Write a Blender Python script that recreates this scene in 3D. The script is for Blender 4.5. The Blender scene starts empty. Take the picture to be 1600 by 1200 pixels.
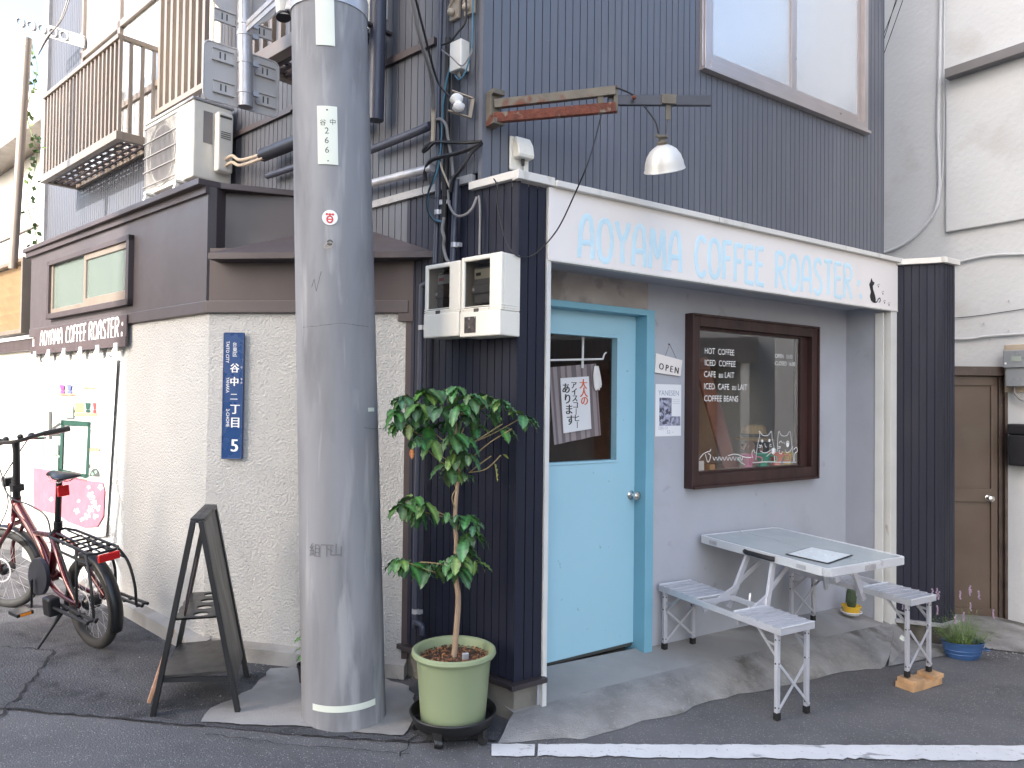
import bpy, bmesh, math, random
from mathutils import Vector, Matrix, noise as mnoise
random.seed(7)
R = math.radians
SC = bpy.context.scene
COL = SC.collection
# ------------------------------------------------------------------ camera, world, sun
F = 1156.0; PITCH = math.atan(22/1156); ROLL = 0.012; EYE = Vector((0, 0, 1.5))
cam = bpy.data.cameras.new('camera'); camo = bpy.data.objects.new('camera', cam); COL.objects.link(camo)
cam.sensor_width = 36; cam.lens = F/1600*36; cam.clip_end = 500; cam.clip_start = .02
cr, sr, cp, sp = math.cos(ROLL), math.sin(ROLL), math.cos(PITCH), math.sin(PITCH)
def pit(v): return Vector((v[0], v[1]*cp-v[2]*sp, v[1]*sp+v[2]*cp))
rx_, up_, fw_ = pit((cr, 0, sr)), pit((-sr, 0, cr)), pit((0, 1, 0))
m = Matrix((rx_, up_, -fw_)).transposed().to_4x4(); m.translation = EYE
camo.matrix_world = m
SC.camera = camo
SUN_EL, SUN_H = R(33), (-.62, -.785)
world = bpy.data.worlds.new('World'); SC.world = world; world.use_nodes = True
wn = world.node_tree; bg = wn.nodes['Background']; sky = wn.nodes.new('ShaderNodeTexSky')
sky.sky_type = 'NISHITA'; sky.sun_disc = False; sky.sun_elevation = SUN_EL
sky.sun_rotation = math.atan2(SUN_H[0], SUN_H[1]); sky.air_density = 1.0; sky.dust_density = 3.5; sky.ozone_density = .6
wn.links.new(sky.outputs[0], bg.inputs[0]); bg.inputs[1].default_value = .15
sl = bpy.data.lights.new('sun', 'SUN'); sl.energy = 2.0; sl.angle = R(.6); sl.color = (1, .97, .92)
so = bpy.data.objects.new('sun', sl); COL.objects.link(so)
sd = Vector((SUN_H[0]*math.cos(SUN_EL), SUN_H[1]*math.cos(SUN_EL), math.sin(SUN_EL)))
so.rotation_euler = sd.to_track_quat('Z', 'Y').to_euler(); so.location = (-8, -8, 12)
SC.view_settings.view_transform = 'Standard'; SC.view_settings.look = 'None'; SC.view_settings.exposure = 2.3
SC.cycles.max_bounces = 8
# ------------------------------------------------------------------ pixel rays of the calibrated camera -> points on real planes
def ray(px, py):
    u, v = px-800, py-600
    u, v = u*cr+v*sr, -u*sr+v*cr
    return pit((u/F, 1.0, -v/F))
def gz(x, y): return .075-.06*max(-7, min(8, x))-.02*max(-6, min(9, y))
def gnd(px, py, off=0):
    d = ray(px, py); t = (.075+off-1.5)/(d[2]+.06*d[0]+.02*d[1]); return EYE+d*t
def hz(px, py, z):
    d = ray(px, py); return EYE+d*((z-1.5)/d[2])
def atY(px, py, Y):
    d = ray(px, py); return EYE+d*(Y/d[1])
class Fr:   # frame: a along, b up, c outwards
    def __init__(s, o, X, Y=None, Z=None):
        s.o = Vector(o)
        if not isinstance(X, (int, float)): s.X, s.Y, s.Z = Vector(X), Vector(Y), Vector(Z)
        else:
            s.X = Vector((math.sin(R(X)), math.cos(R(X)), 0)); s.Y = Vector((0, 0, 1)); s.Z = s.X.cross(s.Y)
    def P(s, a, b, c=0): return s.o+s.X*a+s.Y*b+s.Z*c
    def px(s, x, y, c=0):
        d = ray(x, y); t = ((s.o+s.Z*c-EYE).dot(s.Z))/d.dot(s.Z); h = EYE+d*t-s.o
        return h.dot(s.X), h.dot(s.Y)
    def Q(s, x, y, c=0):
        a, b = s.px(x, y, c); return s.P(a, b, c)
    def at(s, a, b, c=0): return Fr(s.P(a, b, c), s.X, s.Y, s.Z)
    def rot(s, deg):   # turned in its own plane, clockwise on screen
        k = R(deg); return Fr(s.o, s.X*math.cos(k)-s.Y*math.sin(k), s.X*math.sin(k)+s.Y*math.cos(k), s.Z)
WORLD = Fr((0, 0, 0), (1, 0, 0), (0, 1, 0), (0, 0, 1))
# ------------------------------------------------------------------ mesh builder
class MB:
    def __init__(s): s.v = []; s.f = []; s.col = None
    def add(s, vs, fs):
        n = len(s.v); s.v += [Vector(v) for v in vs]; s.f += [tuple(i+n for i in f) for f in fs]; return s
    def box(s, fr, a0, a1, b0, b1, c0, c1):
        vs = [fr.P(a, b, c) for c in (c0, c1) for b in (b0, b1) for a in (a0, a1)]
        return s.add(vs, [(0, 2, 3, 1), (4, 5, 7, 6), (0, 1, 5, 4), (2, 6, 7, 3), (0, 4, 6, 2), (1, 3, 7, 5)])
    def bar(s, p, q, w, h, up=(0, 0, 1)):   # rectangular bar from p to q
        p, q = Vector(p), Vector(q); d = (q-p).normalized(); sx = d.cross(Vector(up))
        if sx.length < 1e-4: sx = d.cross(Vector((1, 0, 0)))
        sx.normalize(); sy = sx.cross(d)
        return s.box(Fr(p, d, sx, sy), 0, (q-p).length, -w/2, w/2, -h/2, h/2)
    def prism(s, fr, poly, c0, c1):
        n = len(poly); vs = [fr.P(a, b, c0) for a, b in poly]+[fr.P(a, b, c1) for a, b in poly]
        return s.add(vs, [tuple(range(n))[::-1], tuple(range(n, 2*n))]+[(i, (i+1) % n, n+(i+1) % n, n+i) for i in range(n)])
    def tube(s, pts, r, seg=8, closed=False, squash=None):
        pts = [Vector(p) for p in pts]; n = len(pts); rs = r if isinstance(r, (list, tuple)) else [r]*n
        t0 = (pts[1]-pts[0]).normalized(); u = t0.orthogonal().normalized(); rings = []
        for i, p in enumerate(pts):
            if closed: t = pts[(i+1) % n]-pts[i-1]
            else: t = pts[min(i+1, n-1)]-pts[max(i-1, 0)]
            t = t.normalized() if t.length > 1e-9 else t0
            u = (u-t*u.dot(t)); u = u.normalized() if u.length > 1e-6 else t.orthogonal().normalized(); w = t.cross(u)
            ring = []
            for k in range(seg):
                a = 2*math.pi*k/seg; o = (u*math.cos(a)+w*math.sin(a))*rs[i]
                if squash is not None: o = o-squash[0]*o.dot(squash[0])*(1-squash[1])
                ring.append(p+o)
            rings.append(ring)
        vs = [v for q in rings for v in q]; fs = []
        for i in range(n if closed else n-1):
            j = (i+1) % n
            for k in range(seg): fs.append((i*seg+k, i*seg+(k+1) % seg, j*seg+(k+1) % seg, j*seg+k))
        if not closed: fs += [tuple(range(seg))[::-1], tuple((n-1)*seg+k for k in range(seg))]
        return s.add(vs, fs)
    def cyl(s, p, q, r, r2=None, seg=16): return s.tube([p, q], [r, r if r2 is None else r2], seg)
    def lathe(s, o, prof, seg=32, ax=(0, 0, 1), sx=1, sy=1):
        o = Vector(o); ax = Vector(ax).normalized(); u = ax.orthogonal().normalized() if abs(ax.z) < .99 else Vector((1, 0, 0)); w = ax.cross(u)
        n = len(prof); vs = [o+(u*math.cos(2*math.pi*k/seg)*sx+w*math.sin(2*math.pi*k/seg)*sy)*r+ax*z for r, z in prof for k in range(seg)]
        fs = [(i*seg+k, i*seg+(k+1) % seg, (i+1)*seg+(k+1) % seg, (i+1)*seg+k) for i in range(n-1) for k in range(seg)]
        if prof[0][0] > 1e-5: fs.append(tuple(range(seg))[::-1])
        if prof[-1][0] > 1e-5: fs.append(tuple((n-1)*seg+k for k in range(seg)))
        return s.add(vs, fs)
    def sph(s, c, r, sx=1, sy=1, sz=1, seg=16):
        k = seg//2; prof = [(max(1e-6, r*math.sin(math.pi*i/k)), -r*sz*math.cos(math.pi*i/k)) for i in range(k+1)]
        return s.lathe(c, prof, seg, sx=sx, sy=sy)
    def quad(s, *p): return s.add(p, [tuple(range(len(p)))])
WL = {}
def setp(o, parent, loc):
    o.location = Vector(loc)-(WL[parent] if parent else Vector((0, 0, 0))); WL[o] = Vector(loc)
    if parent: o.parent = parent
def tag(o, label=None, cat=None, group=None, kind=None):
    for k, v in (('label', label), ('category', cat), ('group', group), ('kind', kind)):
        if v: o[k] = v
    return o
def thing(name, loc, label, cat, group=None):
    o = bpy.data.objects.new(name, None); COL.objects.link(o); o.empty_display_size = .1
    setp(o, None, loc); return tag(o, label, cat, group)
def build(name, mb, mat, parent=None, smooth=False, bevel=0, loc=None, label=None):
    me = bpy.data.meshes.new(name); vs = mb.v
    if loc is None:
        if parent: loc = WL[parent]
        else:
            xs = [v.x for v in vs]; ys = [v.y for v in vs]; zs = [v.z for v in vs]
            loc = ((min(xs)+max(xs))/2, (min(ys)+max(ys))/2, min(zs))
    loc = Vector(loc)
    me.from_pydata([v-loc for v in vs], [], mb.f); me.update()
    bm = bmesh.new(); bm.from_mesh(me); bmesh.ops.recalc_face_normals(bm, faces=bm.faces); bm.to_mesh(me); bm.free()
    if smooth:
        for p in me.polygons: p.use_smooth = True
        try: me.set_sharp_from_angle(angle=R(38))
        except Exception: pass
    if mb.col:
        at = me.color_attributes.new('tint', 'FLOAT_COLOR', 'POINT')
        for i, c in enumerate(mb.col): at.data[i].color = (*c, 1)
    me.materials.append(mat)
    o = bpy.data.objects.new(name, me); COL.objects.link(o); setp(o, parent, loc)
    if bevel:
        b = o.modifiers.new('bevel', 'BEVEL'); b.width = bevel; b.segments = 2; b.limit_method = 'ANGLE'; b.angle_limit = R(50)
    if label: o['label'] = label
    return o
def solo(name, mb, mat, label, cat, group=None, **k): return tag(build(name, mb, mat, **k), label, cat, group)
def struct(name, mb, mat, **k): return tag(build(name, mb, mat, **k), kind='structure')
def copy_tree(o, dloc, label=None, parent=None):
    c = o.copy(); COL.objects.link(c); c.parent = parent
    if parent is None: c.location = o.location+Vector(dloc); WL[c] = WL[o]+Vector(dloc)
    if label: c['label'] = label
    for ch in list(o.children): copy_tree(ch, dloc, None, c)
    return c
def smoothpath(pts, n=8):
    pts = [Vector(p) for p in pts]; out = []
    for i in range(len(pts)-1):
        p0, p1, p2, p3 = pts[max(i-1, 0)], pts[i], pts[i+1], pts[min(i+2, len(pts)-1)]
        for k in range(n):
            t = k/n; out.append(.5*((2*p1)+(p2-p0)*t+(2*p0-5*p1+4*p2-p3)*t*t+(3*p1-p0-3*p2+p3)*t**3))
    return out+[pts[-1]]
def textmesh(body, size=1.0):
    c = bpy.data.curves.new('t', 'FONT'); c.body = body; c.size = size; c.resolution_u = 3
    o = bpy.data.objects.new('t', c); COL.objects.link(o)
    me = bpy.data.meshes.new_from_object(o.evaluated_get(bpy.context.evaluated_depsgraph_get()))
    vs = [v.co.copy() for v in me.vertices]; fs = [tuple(p.vertices) for p in me.polygons]
    bpy.data.objects.remove(o); bpy.data.curves.remove(c); bpy.data.meshes.remove(me)
    return vs, fs
def put(mb, body, fr, a, b, c, size, w=None, center=False):   # text lying on a frame's plane; w = wanted width
    vs, fs = textmesh(body, size)
    if not vs: return
    x0 = min(v.x for v in vs); x1 = max(v.x for v in vs); k = 1 if w is None else w/(x1-x0)
    if center: a -= (x1-x0)*k/2
    mb.add([fr.P(a+(v.x-x0)*k, b+v.y, c) for v in vs], fs)
# ------------------------------------------------------------------ materials
def M(name, col, rough=.6, metal=0, var=.1, vs=4, bump=0, bs=60, spec=.5, sc=(1, 1, 1), stain=None, stain2=None, dist=.004, coat=0, tint=False, bsc=(1, 1, 1), rvar=.08, distort=0):
    mt = bpy.data.materials.new(name); mt.use_nodes = True; nt = mt.node_tree; N = nt.nodes; Lk = nt.links.new
    b = N['Principled BSDF']; b.inputs['Metallic'].default_value = metal
    b.inputs['Specular IOR Level'].default_value = spec; b.inputs['Coat Weight'].default_value = coat; b.inputs['Coat Roughness'].default_value = .08
    tc = N.new('ShaderNodeTexCoord')
    def nz(scale, s=(1, 1, 1), det=5, ds=0):
        mp = N.new('ShaderNodeMapping'); mp.inputs['Scale'].default_value = s; Lk(tc.outputs['Object'], mp.inputs[0])
        n = N.new('ShaderNodeTexNoise'); n.inputs['Scale'].default_value = scale; n.inputs['Detail'].default_value = det; n.inputs['Distortion'].default_value = ds
        Lk(mp.outputs[0], n.inputs['Vector']); return n.outputs[0]
    def ramp(sock, lo, hi, a=0, z=1):
        r = N.new('ShaderNodeMapRange'); r.inputs[1].default_value = lo; r.inputs[2].default_value = hi; r.inputs[3].default_value = a; r.inputs[4].default_value = z
        Lk(sock, r.inputs[0]); return r.outputs[0]
    def mix(f, a, c):
        x = N.new('ShaderNodeMix'); x.data_type = 'RGBA'; Lk(f, x.inputs[0])
        for i, q in ((6, a), (7, c)):
            if isinstance(q, tuple): x.inputs[i].default_value = (*q, 1)
            else: Lk(q, x.inputs[i])
        return x.outputs[2]
    base = nz(vs, sc)
    c = mix(ramp(base, .3, .7), tuple(x*(1-var) for x in col), tuple(min(1, x*(1+var)) for x in col))
    if tint:
        at = N.new('ShaderNodeAttribute'); at.attribute_name = 'tint'
        x = N.new('ShaderNodeMix'); x.data_type = 'RGBA'; x.blend_type = 'MULTIPLY'; x.inputs[0].default_value = 1; Lk(c, x.inputs[6]); Lk(at.outputs[0], x.inputs[7]); c = x.outputs[2]
    for st in (stain, stain2):
        if st:   # (colour, scale, threshold, softness, strength, stretch)
            s_ = nz(st[1], st[5] if len(st) > 5 else (1, 1, 1), 7, .3)
            c = mix(ramp(s_, st[2], st[2]+st[3], 0, st[4]), c, st[0])
    Lk(c, b.inputs['Base Color'])
    Lk(ramp(nz(vs*2.3, sc), .3, .7, max(.02, rough-rvar), min(1, rough+rvar)), b.inputs['Roughness'])
    if bump:
        bp = N.new('ShaderNodeBump'); bp.inputs['Strength'].default_value = bump; bp.inputs['Distance'].default_value = dist
        Lk(nz(bs, bsc, 4, distort), bp.inputs['Height']); Lk(bp.outputs[0], b.inputs['Normal'])
    return mt
def speck(mt, scale, thr, colr, amt=1):   # small light stones over an existing base colour
    nt = mt.node_tree; N = nt.nodes; b = N['Principled BSDF']; src = b.inputs['Base Color'].links[0].from_socket
    tc = N.new('ShaderNodeTexCoord'); v = N.new('ShaderNodeTexVoronoi'); v.inputs['Scale'].default_value = scale; nt.links.new(tc.outputs['Object'], v.inputs['Vector'])
    sp_ = N.new('ShaderNodeSeparateColor'); nt.links.new(v.outputs['Color'], sp_.inputs[0])
    r = N.new('ShaderNodeMapRange'); r.inputs[1].default_value = thr; r.inputs[2].default_value = thr+.02; r.inputs[4].default_value = amt; nt.links.new(sp_.outputs[0], r.inputs[0])
    r2 = N.new('ShaderNodeMapRange'); r2.inputs[1].default_value = .42; r2.inputs[2].default_value = .3; nt.links.new(v.outputs['Distance'], r2.inputs[0])
    mm = N.new('ShaderNodeMath'); mm.operation = 'MULTIPLY'; nt.links.new(r.outputs[0], mm.inputs[0]); nt.links.new(r2.outputs[0], mm.inputs[1])
    x = N.new('ShaderNodeMix'); x.data_type = 'RGBA'; nt.links.new(mm.outputs[0], x.inputs[0]); nt.links.new(src, x.inputs[6]); x.inputs[7].default_value = (*colr, 1)
    nt.links.new(x.outputs[2], b.inputs['Base Color']); return mt
def glass(name, refl=.25, tintc=(1, 1, 1), rough=.0, milk=0, milkc=(.7, .75, .75)):
    mt = bpy.data.materials.new(name); mt.use_nodes = True; nt = mt.node_tree; N = nt.nodes; Lk = nt.links.new
    N.remove(N['Principled BSDF']); out = N['Material Output']
    tr = N.new('ShaderNodeBsdfTransparent'); tr.inputs[0].default_value = (*tintc, 1)
    gl = N.new('ShaderNodeBsdfGlossy'); gl.inputs['Roughness'].default_value = rough
    base = tr.outputs[0]
    if milk:
        df = N.new('ShaderNodeBsdfDiffuse'); df.inputs[0].default_value = (*milkc, 1); mx = N.new('ShaderNodeMixShader'); mx.inputs[0].default_value = milk
        Lk(tr.outputs[0], mx.inputs[1]); Lk(df.outputs[0], mx.inputs[2]); base = mx.outputs[0]
        nzn = N.new('ShaderNodeTexNoise'); nzn.inputs['Scale'].default_value = 90; tc = N.new('ShaderNodeTexCoord'); Lk(tc.outputs['Object'], nzn.inputs['Vector'])
        bp = N.new('ShaderNodeBump'); bp.inputs['Strength'].default_value = .5; bp.inputs['Distance'].default_value = .003; Lk(nzn.outputs[0], bp.inputs['Height']); Lk(bp.outputs[0], gl.inputs['Normal']); Lk(bp.outputs[0], df.inputs['Normal'])
    fz = N.new('ShaderNodeLayerWeight'); fz.inputs[0].default_value = .5
    pw_ = N.new('ShaderNodeMath'); pw_.operation = 'POWER'; pw_.inputs[1].default_value = 4; Lk(fz.outputs['Facing'], pw_.inputs[0])
    ma = N.new('ShaderNodeMath'); ma.operation = 'MULTIPLY_ADD'; ma.inputs[1].default_value = 1-refl; ma.inputs[2].default_value = refl; Lk(pw_.outputs[0], ma.inputs[0])
    m2 = N.new('ShaderNodeMixShader'); Lk(ma.outputs[0], m2.inputs[0]); Lk(base, m2.inputs[1]); Lk(gl.outputs[0], m2.inputs[2])
    Lk(m2.outputs[0], out.inputs['Surface']); return mt
m_asph = speck(M('asphalt', (.12, .118, .12), .85, var=.2, vs=1.6, bump=1, bs=150, dist=.009, stain=((.06, .06, .062), 2.2, .55, .15, .6), stain2=((.16, .16, .16), 9, .6, .1, .4)), 130, .84, (.32, .31, .3), .9)
m_asph2 = speck(M('worn asphalt', (.075, .075, .08), .9, var=.3, vs=3, bump=1, bs=110, dist=.012, stain=((.02, .02, .022), 5, .52, .15, .8)), 110, .88, (.22, .21, .2), .8)
m_crack = M('crack filler', (.015, .015, .016), .9)
m_conc = M('concrete', (.31, .30, .285), .85, var=.18, vs=2.5, bump=.6, bs=140, dist=.004, stain=((.16, .15, .135), 1.7, .53, .1, .7), stain2=((.42, .41, .39), 3.3, .6, .12, .5))
m_conc2 = M('rough concrete', (.25, .245, .235), .9, var=.3, vs=5, bump=1, bs=120, dist=.008, stain=((.07, .06, .048), 2.4, .52, .08, .75), stain2=((.3, .29, .27), 40, .6, .08, .7))
m_base = M('foundation concrete', (.17, .16, .14), .9, var=.25, vs=4, bump=.8, bs=60, dist=.005, stain=((.05, .046, .04), 3, .5, .15, .85, (1, 1, .5)))
m_wpaint = M('worn road paint', (.6, .6, .6), .7, var=.06, vs=8, bump=.4, bs=150, stain=((.12, .12, .12), 60, .64, .06, .7), stain2=((.16, .16, .16), 6, .63, .05, .7, (1, 3, 1)))
m_sidu = M('steel siding', (.103, .11, .132), .42, var=.07, vs=1.6, sc=(1, 1, .25), spec=.5, stain=((.17, .175, .2), 2.5, .53, .25, .4, (3, 3, .25)), stain2=((.26, .26, .27), 55, .72, .03, .7), bump=.2, bs=8)
m_sids = M('greyed steel siding', (.085, .09, .108), .5, var=.1, vs=1.6, sc=(1, 1, .3), spec=.4, stain=((.06, .062, .075), 2.5, .55, .2, .5, (4, 4, .25)), bump=.15, bs=8)
m_sidl = M('dark board siding', (.017, .019, .032), .5, var=.14, vs=5, sc=(1, 1, .15), spec=.22, stain=((.09, .085, .085), 60, .73, .03, .8), stain2=((.035, .035, .045), 3, .52, .3, .5, (2, 2, .3)), bump=.2, bs=30)
m_core = M('wall core', (.02, .02, .025), .8)
m_cap = M('off white trim metal', (.62, .6, .56), .5, var=.06, stain=((.3, .26, .2), 14, .6, .12, .5, (1, 1, .3)), bump=.1, bs=20)
m_trimg = M('grey flashing', (.3, .3, .31), .5, var=.12, stain=((.15, .15, .15), 12, .55, .15, .5))
m_post = M('cream painted post', (.6, .6, .57), .55, var=.05, vs=6, stain=((.25, .14, .07), 9, .7, .06, .7, (1, 1, .4)), bump=.1)
m_fascia = M('sign board white', (.76, .72, .69), .45, var=.03, vs=2, stain=((.6, .54, .5), 2.5, .58, .2, .4, (1, 1, .2)))
m_lblue = M('pale blue lettering', (.55, .74, .82), .6, var=.08, stain=((.68, .74, .76), 14, .55, .15, .6))
m_black = M('black paint', (.012, .012, .016), .5)
m_white = M('white paint', (.78, .78, .76), .5, var=.03)
m_wall = M('grey lavender wall', (.37, .385, .425), .75, var=.06, vs=2, bump=.25, bs=30, dist=.002, stain=((.26, .265, .285), 1.8, .52, .2, .5), stain2=((.24, .235, .24), 9, .66, .08, .5))
m_lintel = M('bare plaster', (.36, .32, .3), .85, var=.15, vs=6, bump=.5, bs=60, stain=((.2, .18, .17), 8, .55, .1, .6))
m_door = M('light blue door paint', (.31, .53, .63), .42, var=.035, vs=1.5, bump=.08, bs=25, stain=((.2, .42, .54), 3, .55, .3, .4, (1, 1, .3)), stain2=((.14, .24, .28), 26, .7, .03, .6))
m_dframe = M('blue frame paint', (.17, .38, .48), .45, var=.06, stain=((.1, .26, .36), 4, .55, .2, .5, (1, 1, .2)))
m_wood = M('dark brown wood', (.034, .014, .012), .5, var=.35, vs=10, sc=(1, 1, .1), bump=.25, bs=60, bsc=(1, 1, .1))
m_wood2 = M('pale wood', (.44, .27, .14), .6, var=.3, vs=14, bump=.2, bs=50)
m_oldwood = M('weathered plank', (.36, .2, .12), .7, var=.35, vs=12, bump=.4, bs=60)
m_chrome = M('brushed steel knob', (.6, .58, .55), .22, 1, var=.05)
m_stucco = M('rough stucco', (.46, .458, .445), .95, var=.07, vs=1.5, bump=1, bs=92, dist=.014, distort=.15, stain=((.30, .28, .25), 2.2, .6, .2, .35, (1, 1, .5)))
m_stucl = M('old render', (.66, .65, .61), .9, var=.05, vs=2, bump=.5, bs=45, dist=.006, stain=((.45, .43, .4), 2, .6, .15, .4))
m_brown = M('brown sheet metal', (.072, .06, .063), .42, var=.08, vs=2, spec=.5, bump=.05, bs=6)
m_dbrown = M('dark brown sheet metal', (.06, .046, .048), .45, var=.12, vs=2)
m_bronze = M('bronze aluminium', (.22, .178, .145), .38, .2, var=.1)
m_sill = M('sill flashing', (.05, .042, .045), .4, .3)
m_alu = M('aluminium frame', (.42, .38, .37), .35, .6, var=.05)
m_pole = M('pole concrete', (.235, .235, .245), .74, var=.22, vs=2.4, sc=(2.2, 2.2, .3), bump=.22, bs=50, bsc=(1, 1, .4), dist=.003, stain=((.13, .13, .14), 2.6, .5, .16, .75, (2, 2, .45)), stain2=((.36, .36, .36), 6, .56, .1, .6, (2.5, 2.5, .3)))
m_plate = M('cream number plate', (.66, .69, .6), .4, var=.03)
m_ink = M('dark ink', (.06, .065, .06), .6)
m_red = M('red print', (.6, .05, .05), .5)
m_steel = M('galvanised steel', (.45, .45, .47), .38, .4, var=.12, vs=14, stain=((.25, .24, .24), 9, .55, .15, .4))
m_signb = M('sign back aluminium', (.5, .485, .475), .5, .1, var=.06, vs=3, stain=((.22, .21, .2), 4, .56, .15, .5))
m_pvcw = M('white plastic', (.68, .66, .6), .4, var=.04, vs=6, stain=((.5, .44, .34), 9, .62, .15, .35, (1, 1, .4)))
m_pvcd = M('dark blue grey pipe', (.05, .055, .08), .4, var=.1)
m_pvcb = M('black cable', (.012, .012, .014), .55)
m_cgrey = M('grey cable', (.2, .19, .19), .6)
m_cblue = M('blue cable', (.05, .16, .24), .5)
m_ccream = M('cream cable', (.42, .35, .27), .6)
m_rust = M('rusty iron', (.115, .032, .018), .85, var=.4, vs=22, bump=1, bs=60, dist=.005, stain=((.2, .19, .15), 16, .6, .06, .8))
m_rust2 = M('rust patched paint', (.13, .115, .09), .7, var=.2, vs=12, bump=.4, bs=60, stain=((.12, .035, .018), 9, .55, .08, .95))
m_darkst = M('dark painted steel', (.03, .032, .042), .4, .3)
m_enamel = M('dull enamel shade', (.6, .59, .56), .38, .25, var=.08, vs=9, sc=(1, 1, .3), stain=((.4, .28, .12), 12, .6, .15, .7, (1, 1, .15)))
m_meter = M('cream meter cover', (.74, .71, .63), .35, var=.03, vs=3, stain=((.5, .42, .33), 7, .64, .12, .4))
m_mdark = M('meter recess', (.06, .05, .047), .6)
m_mgrey = M('grey meter body', (.25, .27, .29), .3)
m_mbrown = M('brown meter body', (.12, .085, .075), .35)
m_lcd = M('lcd', (.35, .4, .36), .2)
m_clear = glass('clear cover', .06, (.4, .38, .36))
m_glass = glass('window glass', .2, (.84, .84, .83))
m_glassd = glass('door glass', .06, (.98, .98, .98))
m_glassu = glass('upper window glass', .22, (.9, .92, .92), milk=.5, milkc=(.8, .82, .84))
m_frost = glass('frosted glass', .12, (.6, .65, .6), rough=.25, milk=.8, milkc=(.16, .2, .17))
m_green = M('green planter plastic', (.26, .31, .18), .42, var=.03, vs=3, bump=.05, bs=20)
m_blackp = M('black plastic', (.013, .013, .014), .45, var=.2)
m_soil = M('soil chips', (.1, .05, .03), .95, var=.5, vs=60, bump=1, bs=90, dist=.01)
m_bark = M('pale bark', (.3, .21, .14), .85, var=.25, vs=20, sc=(1, 1, .3), bump=.6, bs=70, bsc=(1, 1, .3))
m_twig = M('green brown twig', (.22, .17, .08), .7, var=.2)
m_alum = M('bench aluminium', (.52, .53, .57), .36, .3, var=.06, vs=10)
m_aluw = M('table rim aluminium', (.6, .62, .64), .35, .2, var=.05)
m_ttop = M('grey green tabletop', (.38, .425, .43), .16, var=.05, vs=3, spec=.6)
m_paper = M('paper', (.72, .73, .75), .6, var=.02)
m_sheet = M('laminated sheet', (.7, .76, .77), .25, var=.05, vs=30)
m_navy = M('address sign blue', (.012, .05, .16), .28, var=.04, coat=.3)
m_strip = M('brown sign strip', (.07, .052, .054), .45)
m_bred = M('candy red paint', (.085, .005, .008), .22, .5, var=.1, coat=.8)
m_tyre = M('tyre rubber', (.022, .021, .02), .75, var=.2, bump=.4, bs=90)
m_bblack = M('satin black', (.014, .014, .015), .35, .2)
m_reflr = M('red reflector', (.5, .02, .02), .15, coat=.6)
m_orange = M('orange reflector', (.8, .25, .03), .2)
m_rdoor = M('brown steel door', (.095, .068, .052), .4, var=.15, vs=3, spec=.5, stain=((.14, .115, .085), 2.5, .5, .3, .5))
m_rdframe = M('old bronze frame', (.06, .042, .034), .5, var=.3, vs=10, stain=((.2, .13, .07), 30, .68, .05, .7))
m_rwall = M('white plaster wall', (.53, .545, .56), .9, var=.05, vs=1.5, bump=.6, bs=26, dist=.006, distort=.1, stain=((.42, .42, .41), 2.4, .58, .15, .5), stain2=((.45, .42, .36), 6, .7, .06, .5, (1, 1, .4)))
m_beige = M('beige render', (.46, .455, .44), .85, var=.06, vs=2, bump=.3, bs=40)
m_eave = M('grey eave', (.16, .155, .16), .6)
m_room = M('shop interior wall', (.6, .56, .48), .85, var=.06)
m_floor = M('shop floor', (.14, .12, .1), .7)
m_yel = M('yellow glaze', (.75, .47, .04), .25)
m_cactus = M('cactus', (.05, .075, .035), .7, bump=1, bs=80, dist=.01)
m_btub = M('blue tin tub', (.05, .115, .27), .35, .2, var=.1, vs=8)
m_grass = M('fine leaves', (.13, .2, .06), .6, var=.3, vs=30)
m_lav = M('faded flower heads', (.3, .22, .3), .8, var=.3, vs=30)
m_skin = M('skin', (.5, .29, .2), .55, var=.05)
m_straw = M('straw', (.55, .4, .2), .8, var=.15, vs=60, bump=.5, bs=200)
m_shirt = M('dark shirt', (.06, .055, .055), .85, var=.1)
m_cloth = M('striped curtain cloth', (.27, .23, .24), .9, var=.06)
m_cloth2 = M('dark cloth stripe', (.14, .115, .125), .9, var=.1)
m_pink = M('pink print', (.5, .12, .16), .6, var=.12, vs=9)
m_dgreen = M('dark green print', (.008, .05, .035), .6)
m_lgreen = M('pale green print', (.2, .34, .26), .6)
m_brick = M('brick orange print', (.45, .11, .05), .6)
m_banner = M('white banner vinyl', (.52, .5, .49), .45, var=.02)
m_clip = M('clear hook plastic', (.7, .7, .68), .2, .3)
m_rubber = M('rubber foot', (.01, .01, .01), .7)
def leafmat():
    mt = M('glossy leaf', (.045, .115, .038), .4, var=.25, vs=25, spec=.5, tint=True, bump=.3, bs=40, dist=.004)
    mt.node_tree.nodes['Principled BSDF'].inputs['Subsurface Weight'].default_value = .0
    return mt
m_leaf = leafmat()
# ------------------------------------------------------------------ planes of the place (all measured from the camera calibration)
C0 = (.025, 3.41, 0)
S = Fr(C0, 132)                       # side wall of the shop house, a<0 runs back to the left
FF = Fr(C0, 55)                       # shop front plane
U = Fr(S.P(-.245, 0), 55)             # upper front wall, set back
A0 = (-1.66, 4.04, 0)
Lf = Fr(A0, 131.3)                    # left facade of the annex, a<0 runs back
B0 = S.P(-.771, 0)
FA = Fr(A0, math.degrees(math.atan2(B0.x-A0[0], B0.y-A0[1])))   # frontal face of the annex
RW = Fr((4.07, 5.88, 0), 145.3)       # white wall on the right
REC = -.32                            # shop wall set back
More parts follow.
